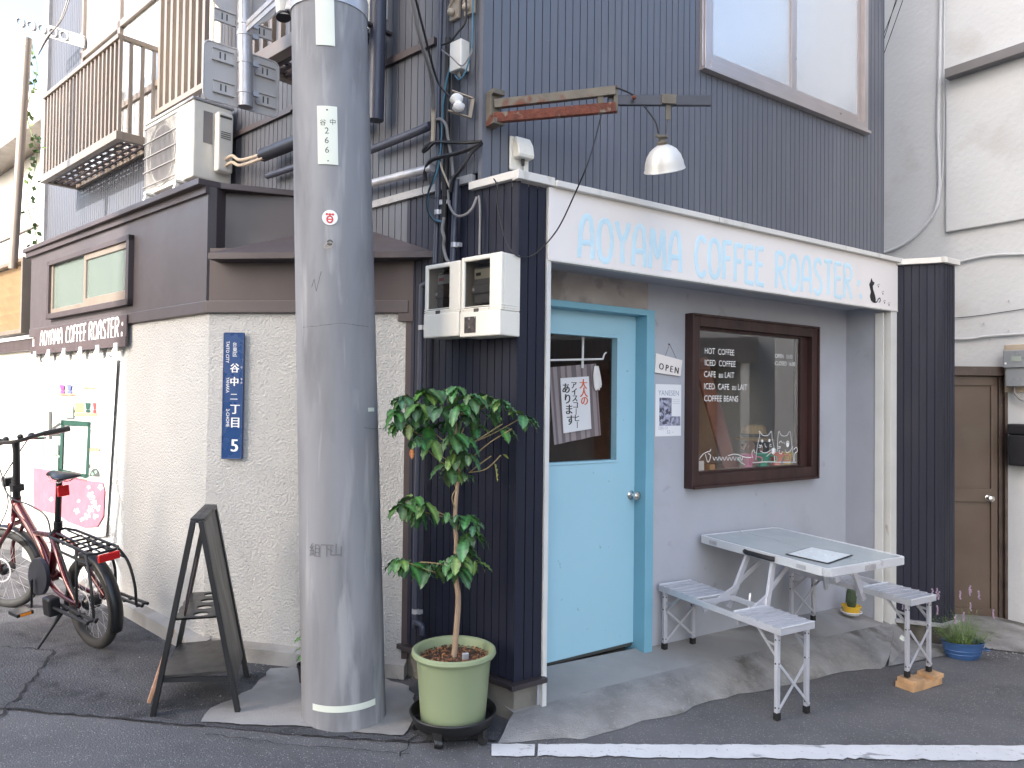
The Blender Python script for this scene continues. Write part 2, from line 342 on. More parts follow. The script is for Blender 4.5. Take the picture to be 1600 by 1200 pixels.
# ------------------------------------------------------------------ ground
xs = [-60, -7, -3, 0, 3, 8, 60]; ys = [-40, -6, 0, 3, 6, 9, 80]
mb = MB(); mb.v = [Vector((x, y, gz(x, y))) for y in ys for x in xs]
mb.f = [(j*7+i, j*7+i+1, (j+1)*7+i+1, (j+1)*7+i) for j in range(6) for i in range(6)]
struct('ground', mb, m_asph, loc=(0, 0, 0))
def jag(pts, step=.07, amp=.012, seed=1, closed=True):
    rn = random.Random(seed); out = []; n = len(pts)
    for i in range(n if closed else n-1):
        p, q = Vector(pts[i]), Vector(pts[(i+1) % n]); L = (q-p).length; k = max(1, int(L/step)); nn = Vector((-(q-p).y, (q-p).x, 0)).normalized()
        for j in range(k): out.append(p.lerp(q, j/k)+nn*rn.uniform(-amp, amp)*(1 if j else .3))
    return out
def sheet(pts, off, th=.0): # polygon laid on the street
    return MB().add([Vector((p.x, p.y, gz(p.x, p.y)+off)) for p in pts], [tuple(range(len(pts)))])
# old rough asphalt in front of the annex, with its seam
seam = [gnd(*p) for p in [(-60, 1103), (60, 1114), (150, 1121), (235, 1130), (320, 1136), (470, 1150), (640, 1162), (775, 1160)]]
old = seam+[FF.P(.1, 0, .02), S.P(-.8, 0, -.1), FA.P(.5, 0, -.1), FA.P(0, 0, -.1), Lf.P(-3.0, 0, -.1), Vector((-6.5, 6.3, 0)), Vector((-6, 3.5, 0))]
struct('asphalt', sheet(jag(old, .06, .008, 3), .004), m_asph2)
def crackline(px, w, seed, off=.008):
    pts = jag([gnd(*p) for p in px], .035, .012, seed, False)+[gnd(*px[-1])]; rn = random.Random(seed); mb = MB(); n = len(pts); vs = []
    for i, p in enumerate(pts):
        t = (pts[min(i+1, n-1)]-pts[max(i-1, 0)]); nn = Vector((-t.y, t.x, 0)).normalized(); ww = w*rn.uniform(.3, 1.1)
        for s_ in (-1, 1):
            q = p+nn*ww*s_; vs.append(Vector((q.x, q.y, gz(q.x, q.y)+off)))
    return mb.add(vs, [(2*i, 2*i+1, 2*i+3, 2*i+2) for i in range(n-1)])
ck = crackline([(84, 1018), (60, 1052), (32, 1086), (8, 1112), (-20, 1140)], .007, 1)
for q, w in (([(-60, 1103), (60, 1114), (150, 1121), (235, 1130), (320, 1136)], .006), ([(470, 1150), (640, 1162), (775, 1160)], .005), ([(0, 1012), (84, 1018)], .004), ([(625, 1185), (640, 1160), (655, 1150)], .004), ([(320, 1150), (470, 1168), (640, 1180)], .0025)):
    k = crackline(q, w, int(w*1e4)); ck.add(k.v, k.f)
struct('asphalt_crack', ck, m_crack)
pad = [gnd(*p) for p in [(314, 1131), (329, 1110), (368, 1095), (400, 1072), (416, 1059), (422, 1047), (479, 1044), (560, 1050), (640, 1075), (655, 1115), (630, 1152), (480, 1139), (400, 1136)]]
struct('concrete_pad', sheet(jag(pad, .05, .012, 5), .010), m_conc)
# shop apron: level porch and rough slope down to the street
row0 = [FF.P(a, z, REC-.02) for a, z in ((.0, .095), (.42, .082), (1.18, .055), (1.965, .036), (2.6, .012), (3.17, -.012), (3.35, -.02))]
row1 = [FF.P(a, z, c) for a, z, c in ((.0, .062, .0), (.42, .055, -.02), (1.18, .030, -.03), (1.965, .0, 0), (2.6, -.03, .0), (3.17, -.06, .0), (3.35, -.07, -.01))]
fe = [gnd(*p, .006) for p in [(782, 1158), (905, 1152), (1040, 1120), (1128, 1088), (1219, 1072), (1320, 1048), (1388, 1041)]]
ap = MB(); n = 24
def lerprow(r, t):
    k = t*(len(r)-1); i = min(int(k), len(r)-2); return r[i].lerp(r[i+1], k-i)
rn = random.Random(4); grid = []
for i in range(n+1):
    t = i/n; a, b, c = lerprow(row0, t), lerprow(row1, t), lerprow(fe, t)
    for j in range(9):
        if j < 3: p = a.lerp(b, j/3)
        else:
            k = (j-3)/5; p = b.lerp(c, k)+Vector((0, 0, .012*math.sin(k*math.pi)))
            if j == 8: p = c+Vector((rn.uniform(-.02, .02), rn.uniform(-.02, .02), 0)); p.z = gz(p.x, p.y)+.003
        grid.append(p)
ap.add(grid, [(i*9+j, (i+1)*9+j, (i+1)*9+j+1, i*9+j+1) for i in range(n) for j in range(3)])
struct('porch_slab', ap, m_conc)
ap2 = MB().add(grid, [(i*9+j, (i+1)*9+j, (i+1)*9+j+1, i*9+j+1) for i in range(n) for j in range(3, 8)])
# continue in front of the right pillar to the next door
e1 = [gnd(*p, .008) for p in [(1388, 1041), (1460, 1027), (1488, 1022), (1530, 1012), (1600, 1020), (1700, 1040)]]
e2 = [lerprow(row1, 1), gnd(1440, 985, .02), gnd(1476, 985, .03), gnd(1520, 985, .04), gnd(1600, 988, .05), gnd(1700, 1000, .05)]
for i in range(5): ap2.quad(e1[i], e1[i+1], e2[i+1], e2[i])
for i in range(5):
    f0, f1 = e2[i]+Vector((-.2, .6, .01)), e2[i+1]+Vector((-.2, .6, .01)); ap2.quad(e2[i], e2[i+1], f1, f0)
struct('rough_apron', ap2, m_conc2)
# road line, chipped
wl = MB(); rn = random.Random(11)
a0, a1 = gnd(768, 1164), gnd(1680, 1167); b0, b1 = gnd(768, 1184), gnd(1680, 1192)
segs = [(0, .066), (.071, 1)]
for s0, s1 in segs:
    k = max(4, int((s1-s0)*90)); top = []; bot = []
    for i in range(k+1):
        t = s0+(s1-s0)*i/k
        top.append(a0.lerp(a1, t)+Vector((0, rn.uniform(-.006, .003), 0))); bot.append(b0.lerp(b1, t)+Vector((0, rn.uniform(-.002, .009)+(.012 if rn.random() < .12 else 0), 0)))
    for i in range(k): wl.quad(*[Vector((p.x, p.y, gz(p.x, p.y)+.0065)) for p in (top[i], top[i+1], bot[i+1], bot[i])])
struct('road_line', wl, m_wpaint)
# ------------------------------------------------------------------ siding
def siding(mb, fr, a0, a1, b0, b1, pitch=.052, openings=(), c=0, g=.0055, dep=.008):
    cuts = {round(a0, 4), round(a1, 4)}; k = 0; gro = []
    while a0+k*pitch < a1: gro.append(a0+k*pitch); k += 1
    for x in gro: cuts.add(round(x, 4)); cuts.add(round(min(a1, x+g), 4))
    for o in openings:
        for x in o[:2]:
            if a0 < x < a1: cuts.add(round(x, 4))
    cs = sorted(cuts)
    for x0, x1 in zip(cs, cs[1:]):
        if x1-x0 < 1e-4: continue
        xm = (x0+x1)/2; deep = any(x <= xm <= x+g for x in gro); cc = c-dep if deep else c
        iv = [(b0, b1)]
        for o in openings:
            if o[0] <= xm <= o[1]:
                nv = []
                for p, q in iv:
                    if o[2] > p: nv.append((p, min(q, o[2])))
                    if o[3] < q: nv.append((max(p, o[3]), q))
                iv = [i for i in nv if i[1]-i[0] > 1e-4]
        for p, q in iv:
            mb.quad(fr.P(x0, p, cc), fr.P(x1, p, cc), fr.P(x1, q, cc), fr.P(x0, q, cc))
            if deep:
                for xx in (x0, x1): mb.quad(fr.P(xx, p, cc), fr.P(xx, p, c), fr.P(xx, q, c), fr.P(xx, q, cc))
    return mb
ROOF = 6.6
shop = thing('shop_house', (0.9, 5.0, 0), 'two storey coffee shop clad in ribbed blue grey steel, with a recessed porch front', 'building')
# solid core of the upper floor (hollow room stays below)
UE = 3.665
w_ = MB().prism(WORLD, [(p.x, p.y) for p in (S.P(-.245, 0, -.02)+U.X*.01, U.P(UE, 0, -.02), U.P(UE-.3, 0, -4.6), S.P(-7.02, 0, -3), S.P(-7.02, 0, -.02))], 2.56, ROOF)
build('upper_core', w_, m_core, shop)
WIN = (1.576, 3.393, 3.53, 5.3)      # upper window opening on U
mb = siding(MB(), U, 0, UE, 2.53, ROOF, .0505, [WIN])
mb.box(U, UE, UE+.004, 2.53, ROOF, -.3, .004)
build('front_cladding', mb, m_sidu, shop)
mb = MB().box(U, -.004, .016, 2.53, ROOF, -.012, .006); mb.box(S, -.268, -.243, 2.53, ROOF, -.01, .006)
build('corner_trim', mb, m_sidu, shop)
BW = (-5.80, -3.86, 3.56, 5.9)
GW = (-3.72, -2.94, 3.80, 5.2)
mb = siding(MB(), S, -7.0, -.268, 2.6, ROOF, .054, [BW, GW])
siding(mb, S, -1.45, -.78, 2.15, 2.56, .054)
build('side_cladding', mb, m_sids, shop)
mb = siding(MB(), S, -.78, 0, .205, 2.56, .0485)
mb.box(S, -.80, -.775, .19, 2.56, -.03, .004)
build('side_board_cladding', mb, m_sidl, shop)
build('side_wall', MB().box(S, -.79, -.001, .18, 2.5, -.1, -.012), m_core, shop)
mb = MB().box(S, -1.4, -.30, 2.555, 2.595, -.01, .02); build('flashing', mb, m_trimg, shop, bevel=.002)
mb = MB().box(S, -1.95, -.585, 3.325, 3.362, -.01, .022); mb.box(S, -3.9, -1.95, 3.315, 3.352, -.01, .022)
build('band', mb, m_dbrown, shop)
# ground floor projection: left pillar
PE = .155
mb = siding(MB(), FF, 0, PE, .2, 2.50, .0505); mb.box(FF, -.003, .006, .2, 2.5, -.01, .003)
build('pillar_cladding', mb, m_sidl, shop)
build('pillar', MB().box(FF, .002, PE-.002, .18, 2.5, -.3, -.012), m_core, shop)
capm = MB(); capm.box(S, -.312, .02, 2.515, 2.553, -.012, .028); capm.box(FF, -.03, PE+.03, 2.508, 2.548, -.02, .03)
build('pillar_cap', capm, m_cap, shop, bevel=.003)
build('porch_roof', MB().prism(WORLD, [(p.x, p.y) for p in (S.P(-.25, 0, -.01), FF.P(0, 0, -.005), FF.P(3.33, 0, -.005), FF.P(3.6, 0, -.5), U.P(.2, 0, -.3))], 2.49, 2.514), m_trimg, shop)
sm = MB(); sm.box(S, -.80, .035, .175, .2, -.02, .035); sm.box(FF, -.037, PE+.012, .175, .199, -.02, .038)
build('pillar_sill', sm, m_sill, shop, bevel=.003)
bm_ = MB(); bm_.box(S, -.79, -.012, -.1, .176, -.12, -.018); bm_.box(FF, .018, PE-.005, -.1, .176, -.25, -.016)
build('pillar_base', bm_, m_base, shop, bevel=.006)
# posts that frame the porch
build('post', MB().box(FF, PE+.001, PE+.026, -.05, 2.16, -.03, .012), m_post, shop, bevel=.002)
pm = MB().box(FF, 3.262, 3.34, -.12, 2.162, -.09, .010); pm.box(FF, 3.208, 3.222, -.1, 2.14, -.08, -.02)
build('post', pm, m_post, shop, bevel=.002)
build('dark_channel', MB().box(FF, 3.222, 3.262, -.1, 2.14, -.08, -.05), m_dbrown, shop)
# right pillar: a wing of boards turned towards the street
W0 = FF.P(3.34, 0, .0); WR = Fr(W0, 113); aW = WR.px(1472, 600)[0]
NR = Fr(WR.P(aW, 0), 57); aN = NR.px(1491.5, 600)[0]
zW0 = WR.px(1393, 940)[1]; zT = 2.49
mb = siding(MB(), WR, 0.0, aW, -.04, zT, aW/6.0, c=0); mb.box(WR, aW-.012, aW+.002, -.04, zT, -.01, .003)
mb2 = siding(MB(), NR, 0.0, aN, -.04, zT, .034); mb.add(mb2.v, mb2.f); mb.box(NR, -.002, .012, -.04, zT, -.01, .0035)
mb.box(NR, aN, aN+.002, -.04, zT, -.5, .0)
build('pillar_cladding', mb, m_sidl, shop)
pil = [WR.P(0, 0, -.011), WR.P(aW, 0, -.011), NR.P(aN-.003, 0, -.011), NR.P(aN-.003, 0, -.7), FF.P(3.34, 0, -.7)]
build('pillar', MB().prism(WORLD, [(p.x, p.y) for p in pil], -.04, zT), m_core, shop)
cm = MB().box(WR, -.0, aW+.03, zT, zT+.04, -.02, .03); cm.box(NR, -.03, aN+.02, zT+.001, zT+.041, -.02, .03)
cm.prism(WORLD, [(p.x, p.y) for p in pil], zT, zT+.03)
build('pillar_cap', cm, m_cap, shop, bevel=.003)
sm = MB().box(WR, -.0, aW+.02, -.065, -.04, -.02, .03); sm.box(NR, -.03, aN+.015, -.066, -.041, -.02, .032)
build('pillar_sill', sm, m_trimg, shop, bevel=.003)
pil2 = [WR.P(.0, 0, -.02), WR.P(aW-.012, 0, -.02), NR.P(aN-.012, 0, -.02), NR.P(aN-.01, 0, -.7), FF.P(3.36, 0, -.7)]
build('pillar_base', MB().prism(WORLD, [(p.x, p.y) for p in pil2], -.45, -.064), m_base, shop, bevel=.006)
# recess walls, ceiling
DR = (.41, 1.10, .06, 2.035)         # door hole on recess plane incl. frame
WH = (1.515, 2.78, 1.0, 2.0)
def holed(fr, a0, a1, b0, b1, holes, c0, c1):
    mb = MB(); xs_ = sorted({a0, a1, *[h[0] for h in holes], *[h[1] for h in holes]})
    for x0, x1 in zip(xs_, xs_[1:]):
        xm = (x0+x1)/2; iv = [(b0, b1)]
        for h in holes:
            if h[0] <= xm <= h[1]: iv = [(b0, h[2]), (h[3], b1)]
        for p, q in iv:
            if q-p > 1e-4: mb.box(fr, x0, x1, p, q, c0, c1)
    return mb
BACK = FF.at(0, 0, REC)
DR = (.15, 1.165, -.1, 2.02)
hw = holed(BACK, 1.165, 3.25, -.2, 2.2, [WH], -.09, 0)
build('shop_wall', hw, m_wall, shop)
build('lintel', MB().box(BACK, .03, 1.165, 2.02, 2.2, -.09, -.001), m_lintel, shop)
build('recess_side_wall', MB().quad(FF.P(3.245, -.2, REC), FF.P(3.21, -.2, -.03), FF.P(3.21, 2.2, -.03), FF.P(3.245, 2.2, REC)), m_wall, shop)
build('recess_side_wall', MB().box(FF, PE-.01, PE+.0, -.1, 2.2, REC, -.012), m_wall, shop)
cl = MB().box(FF, PE, 3.25, 2.185, 2.21, REC-.02, -.022); build('recess_ceiling', cl, m_wall, shop)
sc_ = MB()
for i in range(9):
    a = .3+i*.34; p = FF.P(a, 2.184, -.1-.02*(i % 2)); sc_.sph(p, .006, seg=6)
build('ceiling_screw', sc_, m_ink, shop)
# door frame, door
df = MB(); df.box(BACK, .15, 1.12, 1.985, 2.02, -.1, .055); df.box(BACK, 1.10, 1.165, .02, 2.019, -.1, .056); df.box(BACK, .15, .19, .02, 1.985, -.1, .05)
build('door_frame', df, m_dframe, shop, bevel=.003)
DF = BACK.at(0, 0, -.045)
dz0, dz1 = .092, 1.984
PA = (.16, .948, 1.155, 1.85)        # pane
dm = holed(DF, .19, 1.098, dz0, dz1, [PA], -.03, .012)
dm.v  # leaf with a glazed upper half
leaf = build('door', dm, m_door, shop)
bd = MB()
for x0, x1, z0, z1 in ((PA[0], PA[1]+.012, PA[3], PA[3]+.014), (PA[1], PA[1]+.014, PA[2], PA[3]), (PA[0], PA[1]+.012, PA[2]-.014, PA[2])): bd.box(DF, x0, x1, z0, z1, .0, .018)
build('glazing_bead', bd, m_door, leaf, bevel=.002)
build('pane', MB().quad(*[DF.P(a, b, -.012) for a, b in ((.19, PA[2]), (PA[1], PA[2]), (PA[1], PA[3]), (.19, PA[3]))]), m_glassd, leaf)
ka, kb = DF.px(983, 773)
kn = MB(); kn.lathe(DF.P(ka, kb, .012), [(.026, 0), (.027, .004), (.02, .008), (.012, .012), (.011, .03), (.02, .036), (.026, .046), (.025, .06), (.012, .067), (1e-5, .068)], 20, DF.Z)
build('knob', kn, m_chrome, leaf, smooth=True)
build('door_seal', MB().box(DF, .19, 1.098, dz0-.022, dz0-.004, -.02, .0), m_ink, shop)
# porch window
wf = MB()
for x0, x1, z0, z1, c1 in ((1.495, 1.56, .975, 2.018, .05), (2.735, 2.80, .975, 2.018, .05), (1.56, 2.735, 1.955, 2.018, .05), (1.56, 2.735, .975, 1.045, .05)): wf.box(BACK, x0, x1, z0, z1, -.1, c1)
for x0, x1, z0, z1, c1 in ((1.482, 1.497, .962, 2.03, .062), (2.798, 2.812, .962, 2.03, .062), (1.497, 2.798, 2.016, 2.031, .063), (1.497, 2.798, .960, .977, .07)): wf.box(BACK, x0, x1, z0, z1, -.02, c1)
wfo = build('window', wf, m_wood, shop, bevel=.003)
wi = MB()
for x0, x1, z0, z1 in ((1.56, 1.578, 1.045, 1.955), (2.655, 2.735, 1.045, 1.955), (1.578, 2.655, 1.937, 1.955), (1.578, 2.655, 1.045, 1.058)): wi.box(BACK, x0, x1, z0, z1, -.04, .012)
build('window_sash', wi, m_wood, wfo, bevel=.002)
GL = BACK.at(0, 0, .002)
build('pane', MB().quad(*[BACK.P(a, b, 0) for a, b in ((1.578, 1.058), (2.655, 1.058), (2.655, 1.937), (1.578, 1.937))]), m_glass, wfo)
wr = MB()
def txpx(mb, fr, body, x, y, hpx, x1=None, c=.0015):   # text whose lower-left is seen at pixel x,y with cap height hpx
    a, b = fr.px(x, y); _, t = fr.px(x, y-hpx); s_ = (t-b)/.70; w = None
    if x1: w = fr.px(x1, y)[0]-a
    for k in (0, ): put(mb, body, fr, a+k, b, c+k*.2, s_, w)
for body, x, y, h, x1 in (('HOT  COFFEE', 1101, 552.5, 9.5, 1147), ('ICED  COFFEE', 1101, 571, 9.5, 1149), ('CAFE  au LAIT', 1100, 589, 9.5, 1147), ('ICED  CAFE  au LAIT', 1100, 608, 9.5, 1167), ('COFFEE BEANS', 1100, 627, 9.5, 1153), ('OPEN  10:00', 1211, 559, 6.5, 1238), ('CLOSED  16:00', 1211, 570.5, 6.5, 1242)):
    wr = MB(); txpx(wr, GL, body, x, y, h, x1); build('menu_line' if x < 1200 else 'hours_line', wr, m_white, wfo)
wr = MB()
def zpx(x, y, o=(1060, 480), k=4.1375): return (o[0]+x/k, o[1]+y/k)
def stroke(mb, fr, pts, r, c=.0008, conv=None, n=5, closed=False, sq=.3):
    P_ = [fr.Q(*(conv(*p) if conv else p)) for p in pts]
    if closed: P_ = P_+[P_[0]]
    if len(P_) > 2: P_ = smoothpath(P_, n)
    P_ = [p+fr.Z*c for p in P_]; mb.tube(P_, r, 6, squash=(fr.Z, sq))
# line drawn cats, paw prints and steaming kettle line on the glass
for pts in ([(500, 985), (510, 900), (525, 830), (522, 800), (545, 828), (580, 828), (600, 803), (607, 850), (622, 930)], [(640, 930), (642, 850), (650, 803), (668, 830), (700, 830), (720, 803), (728, 850), (745, 1000)],
            [(480, 975), (475, 940), (488, 922), (495, 945)], [(745, 920), (762, 905), (768, 930), (750, 950), (748, 995)], [(480, 1005), (560, 1000), (660, 1002), (760, 1002)], [(620, 960), (621, 1000)],
            [(530, 905), (535, 890), (543, 905)], [(650, 880), (662, 865), (672, 880)], [(695, 880), (706, 865), (716, 880)], [(520, 890), (532, 897)], [(518, 905), (531, 906)], [(600, 885), (588, 893)], [(602, 900), (589, 902)],
            [(645, 900), (660, 903)], [(645, 912), (660, 910)], [(558, 880), (562, 900), (570, 905)], [(680, 870), (686, 885)], [(530, 930), (560, 942), (595, 925), (612, 912), (630, 925), (615, 950), (598, 940), (570, 965)],
            [(655, 925), (650, 940), (665, 948), (672, 930)], [(690, 920), (700, 940), (720, 930), (740, 900)], [(120, 1005), (150, 960), (175, 940), (205, 930), (208, 915)], [(175, 950), (182, 985), (195, 1000), (208, 960), (190, 945)],
            [(320, 960), (370, 950), (430, 970), (470, 972)], [(385, 970), (400, 1000), (430, 1018)]):
    stroke(wr, GL, pts, .0023, conv=zpx)
for k in range(9): stroke(wr, GL, [(222+k*22, 965+(k % 2)*4), (232+k*22, 990), (240+k*22, 968)], .0021, conv=zpx)
for ex, ey in ((542, 865), (588, 862)): p = GL.Q(*zpx(ex, ey)); wr.lathe(p, [(.011, 0), (.008, .002), (1e-5, .002)], 14, GL.Z)
for ex, ey in ((613, 930), (706, 890)): p = GL.Q(*zpx(ex, ey)); wr.lathe(p, [(.016, 0), (.012, .002), (1e-5, .002)], 14, GL.Z)
build('cat_line_drawing', wr, m_white, wfo)
# interior
ro = Fr(FF.P(0, 0, -.45), 55)
im = MB(); i0, i1, d1 = -.0, 3.4, 2.6
im.quad(ro.P(i0, 0, -d1), ro.P(i1, 0, -d1), ro.P(i1, 2.45, -d1), ro.P(i0, 2.45, -d1))
im.quad(ro.P(i0, 0, -d1), ro.P(i0, 0, .1), ro.P(i0, 2.45, .1), ro.P(i0, 2.45, -d1))
im.quad(ro.P(i1, 0, -d1), ro.P(i1, 0, .1), ro.P(i1, 2.45, .1), ro.P(i1, 2.45, -d1))
im.quad(ro.P(i0, 2.45, -d1), ro.P(i1, 2.45, -d1), ro.P(i1, 2.45, .15), ro.P(i0, 2.45, .15))
build('room', im, m_room, shop)
build('room_floor', MB().box(ro, i0, i1, -.06, .03, -d1, .02), m_floor, shop)
build('partition', MB().box(ro, 1.02, 1.10, .03, 2.44, -1.4, -.05), m_wood, shop)
build('counter', MB().box(BACK, 1.56, 2.75, .98, 1.04, -.5, -.045), m_oldwood, shop)
# upper window on the front
uf = MB(); a0_, a1_, b0_, b1_ = WIN
for x0, x1, z0, z1, c1 in ((a0_, a0_+.045, b0_, b1_, .03), (a1_-.045, a1_, b0_, b1_, .03), (a0_+.045, a1_-.045, b0_, b0_+.05, .035)): uf.box(U, x0, x1, z0, z1, -.03, c1)
uf.box(U, a0_-.02, a1_+.02, b0_-.022, b0_-.001, -.01, .045); uf.box(U, a0_-.018, a0_-.001, b0_, b1_, -.01, .022); uf.box(U, a1_+.001, a1_+.018, b0_, b1_, -.01, .022)
ufo = build('window', uf, m_alu, shop, bevel=.002)
us = MB(); mid = U.px(1240, 100)[0]
for x0, x1, c1 in ((a0_+.045, a0_+.085, .018), (mid-.05, mid, .019), (mid-.002, mid+.04, -.002), (a1_-.085, a1_-.045, -.003)): us.box(U, x0, x1, b0_+.05, b1_, -.02, c1)
us.box(U, a0_+.085, mid-.05, b0_+.05, b0_+.10, -.02, .018); us.box(U, mid+.04, a1_-.085, b0_+.05, b0_+.11, -.02, -.003)
build('window_sash', us, m_alu, ufo, bevel=.002)
build('pane', MB().box(U, a0_+.085, mid-.05, b0_+.10, b1_, -.002, .002), m_glassu, ufo)
build('pane', MB().box(U, mid+.04, a1_-.085, b0_+.11, b1_, -.011, -.009), m_glassu, ufo)
cuv = MB(); vs = []; n_ = 90
for i in range(n_+1):
    a = a0_+.09+(a1_-a0_-.18)*i/n_
    for z in (b0_+.1, b1_): vs.append(U.P(a, z, -.0165+.0025*math.sin(i*.55)+.0012*math.sin(i*1.7)))
cuv.add(vs, [(2*i, 2*i+2, 2*i+3, 2*i+1) for i in range(n_)])
build('curtain', cuv, M('white lace curtain', (.6, .63, .66), .9, var=.2, vs=3, sc=(1, 1, .3)), ufo, smooth=True)
# window with balcony on the side wall
bw = MB()
for x0, x1, z0, z1 in ((BW[0], BW[0]+.05, BW[2], BW[3]), (BW[1]-.05, BW[1], BW[2], BW[3]), (-4.86, -4.80, BW[2], BW[3]), (BW[0], BW[1], 4.80, 4.86), (BW[0], BW[1], BW[2], BW[2]+.06)): bw.box(S, x0, x1, z0, z1, -.02, .035)
bwo = build('window', bw, m_bronze, shop)
build('pane', MB().box(S, BW[0]+.05, BW[1]-.05, BW[2]+.06, 4.80, .0, .005), m_glassu, bwo)
build('pane', MB().box(S, BW[0]+.05, BW[1]-.05, 4.86, BW[3], .0, .005), m_glassu, bwo)
build('window_rail', MB().box(S, -4.8, BW[1]-.05, 4.05, 4.10, .006, .025), m_bronze, bwo)
bal = build('balcony', MB().box(S, -5.92, -4.03, 4.345, 4.385, .27, .325).box(S, -4.07, -4.03, 4.346, 4.386, .0, .27).box(S, -5.92, -5.88, 4.346, 4.386, 0, .27), m_bronze, shop, bevel=.004)
bars = MB(); rnd = random.Random(2)
for k in range(22):
    a = -5.9+k*(1.86/21); bars.box(S, a-.014, a+.014, 3.60, 4.35, .285, .310)
for k in range(3): bars.box(S, -4.062, -4.036, 3.6, 4.35, .02+k*.09, .045+k*.09)
build('balcony_bars', bars, m_bronze, bal)
bb = MB().box(S, -5.93, -4.02, 3.53, 3.60, .275, .325); bb.box(S, -4.07, -4.021, 3.531, 3.601, 0, .275); bb.box(S, -5.929, -5.88, 3.531, 3.601, 0, .275); bb.box(S, -5.88, -4.07, 3.532, 3.59, .0, .03)
build('balcony_frame', bb, m_bronze, bal, bevel=.003)
bf = MB()
for c in (.075, .135, .195, .25): bf.box(S, -5.88, -4.07, 3.542, 3.556, c-.011, c+.011)
for k in range(13): a = -5.88+k*(1.81/12); bf.box(S, a-.016, a+.016, 3.558, 3.572, .03, .275)
build('balcony_floor', bf, m_dbrown, bal)
# barred window above the air conditioner
gm = MB()
for k in range(8): a = -3.70+k*.108; gm.box(S, a-.02, a+.02, 3.74, 5.6, .10, .135)
gm.box(S, -3.74, -2.9, 3.70, 3.74, .095, .14); gm.box(S, -3.74, -2.9, 4.85, 4.89, .08, .1)
gwo = build('window', MB().box(S, GW[0], GW[1], GW[2], 5.6, -.02, .006), m_pvcw, shop)
build('window_bars', gm, m_bronze, gwo)
# second balcony, mostly behind the pole
b2 = MB().box(S, -1.92, -.96, 3.47, 3.55, .26, .33); b2.box(S, -1.92, -1.86, 3.471, 3.551, 0, .26)
b2o = build('balcony', b2, m_bronze, shop, bevel=.003)
b2b = MB()
for k in range(10): a = -1.9+k*.1; b2b.box(S, a-.014, a+.014, 3.55, 4.5, .28, .31)
build('balcony_bars', b2b, m_bronze, b2o)
b2f = MB()
for c in (.05, .11, .17, .225): b2f.box(S, -1.86, -.97, 3.482, 3.496, c-.012, c+.012)
for k in range(8): a = -1.86+k*.127; b2f.box(S, a-.016, a+.016, 3.498, 3.512, .0, .26)
build('balcony_floor', b2f, m_dbrown, b2o)
build('window', MB().box(S, -1.85, -1.0, 3.6, 5.4, -.01, .008), m_pvcw, shop)
# far corner trim and gutter pipe of the side wall
build('corner_trim', MB().box(S, -7.06, -6.93, 2.6, ROOF, -.05, .02).box(S, -6.9, -6.85, 2.6, ROOF, 0, .03), m_trimg, shop)
# laundry pole arm with round holes
la = MB(); p0, p1 = S.P(-5.72, 4.9, .02), hz(30, 38, 4.75)
lp0 = S.Q(132, 66, .03); lp1 = S.Q(28, 34, .45); dl = (lp1-lp0); ll = dl.length; dx_ = dl.normalized()
lf = Fr(lp0, dx_, (0, 0, 1), dx_.cross(Vector((0, 0, 1))))
for k in range(5):
    cx = ll*(.3+k*.165); ring = [lf.P(cx+.045*math.cos(t), .045*math.sin(t)) for t in [2*math.pi*i/18 for i in range(18)]]; la.tube(ring, .014, 6, closed=True)
la.box(lf, 0, ll*.22, -.04, .04, -.01, .01); la.box(lf, 0, ll, .048, .06, -.008, .008); la.box(lf, 0, ll, -.06, -.048, -.008, .008)
la.box(S.at(*S.px(132, 66), .0), -.03, .03, -.11, .09, 0, .03)
build('laundry_bracket', la, m_trimg, shop)
# ------------------------------------------------------------------ annex with stucco and brown sheet metal
LE = -3.0
anx = thing('stucco_annex', (A0[0], A0[1]+.3, .09), 'low annex with rough cream stucco below and brown sheet metal above, at the street corner', 'building')
foot = [Lf.P(LE, 0), Vector(A0), B0, S.P(-.79, 0, -.02), S.P(-3.9, 0, -.02)]
def inset(d):
    return [Lf.P(LE+d, 0, -d), FA.o+Vector((0, 0, 0))+(-FA.Z-Lf.Z)*d*.75, B0-FA.Z*d, S.P(-.9, 0, -.02), S.P(-3.9, 0, -.02)]
build('stucco_wall', MB().prism(WORLD, [(p.x, p.y) for p in foot], -.1, 1.95), m_stucco, anx, bevel=.012)
f2 = [Lf.P(LE-.02, 0, .012), FA.P(-.012, 0, .012), FA.P(.04, 0, .012), FA.P(.04, 0, -.03), S.P(-1.6, 0, .01), S.P(-3.9, 0, -.02)]
f2 = [Lf.P(LE-.02, 0, .012), FA.P(-.014, 0, .012), FA.P(.02, 0, -.02), FA.P(.02, 0, -.12), S.P(-1.3, 0, -.02), S.P(-3.9, 0, -.02)]
WL1 = (-2.51, -.98, 2.06, 2.505)
build('sheet_metal_wall', MB().prism(WORLD, [(p.x, p.y) for p in f2], 1.951, 2.64), m_brown, anx)
tr = MB().box(Lf, LE-.0, .012, 1.945, 2.012, .0, .024); tr.box(FA, -.02, 1.115, 1.944, 2.011, .0, .024)
build('base_flashing', tr, m_brown, anx, bevel=.004)
build('front_sheet_panel', MB().box(FA, .0, 1.10, 2.011, 2.3, -.1, .008), m_dbrown, anx)
# eave on both faces
ev = MB()
ea = [Lf.P(LE-.12, 0, .05), FA.P(-.05, 0, .055), FA.P(.03, 0, -.04), S.P(-1.35, 0, .0), S.P(-3.9, 0, -.02)]
ev.prism(WORLD, [(p.x, p.y) for p in ea], 2.64, 2.675)
build('roof', ev, m_dbrown, anx, bevel=.004)
build('eave_trim', MB().box(Lf, LE-.1, .0, 2.60, 2.641, .012, .035), m_dbrown, anx)
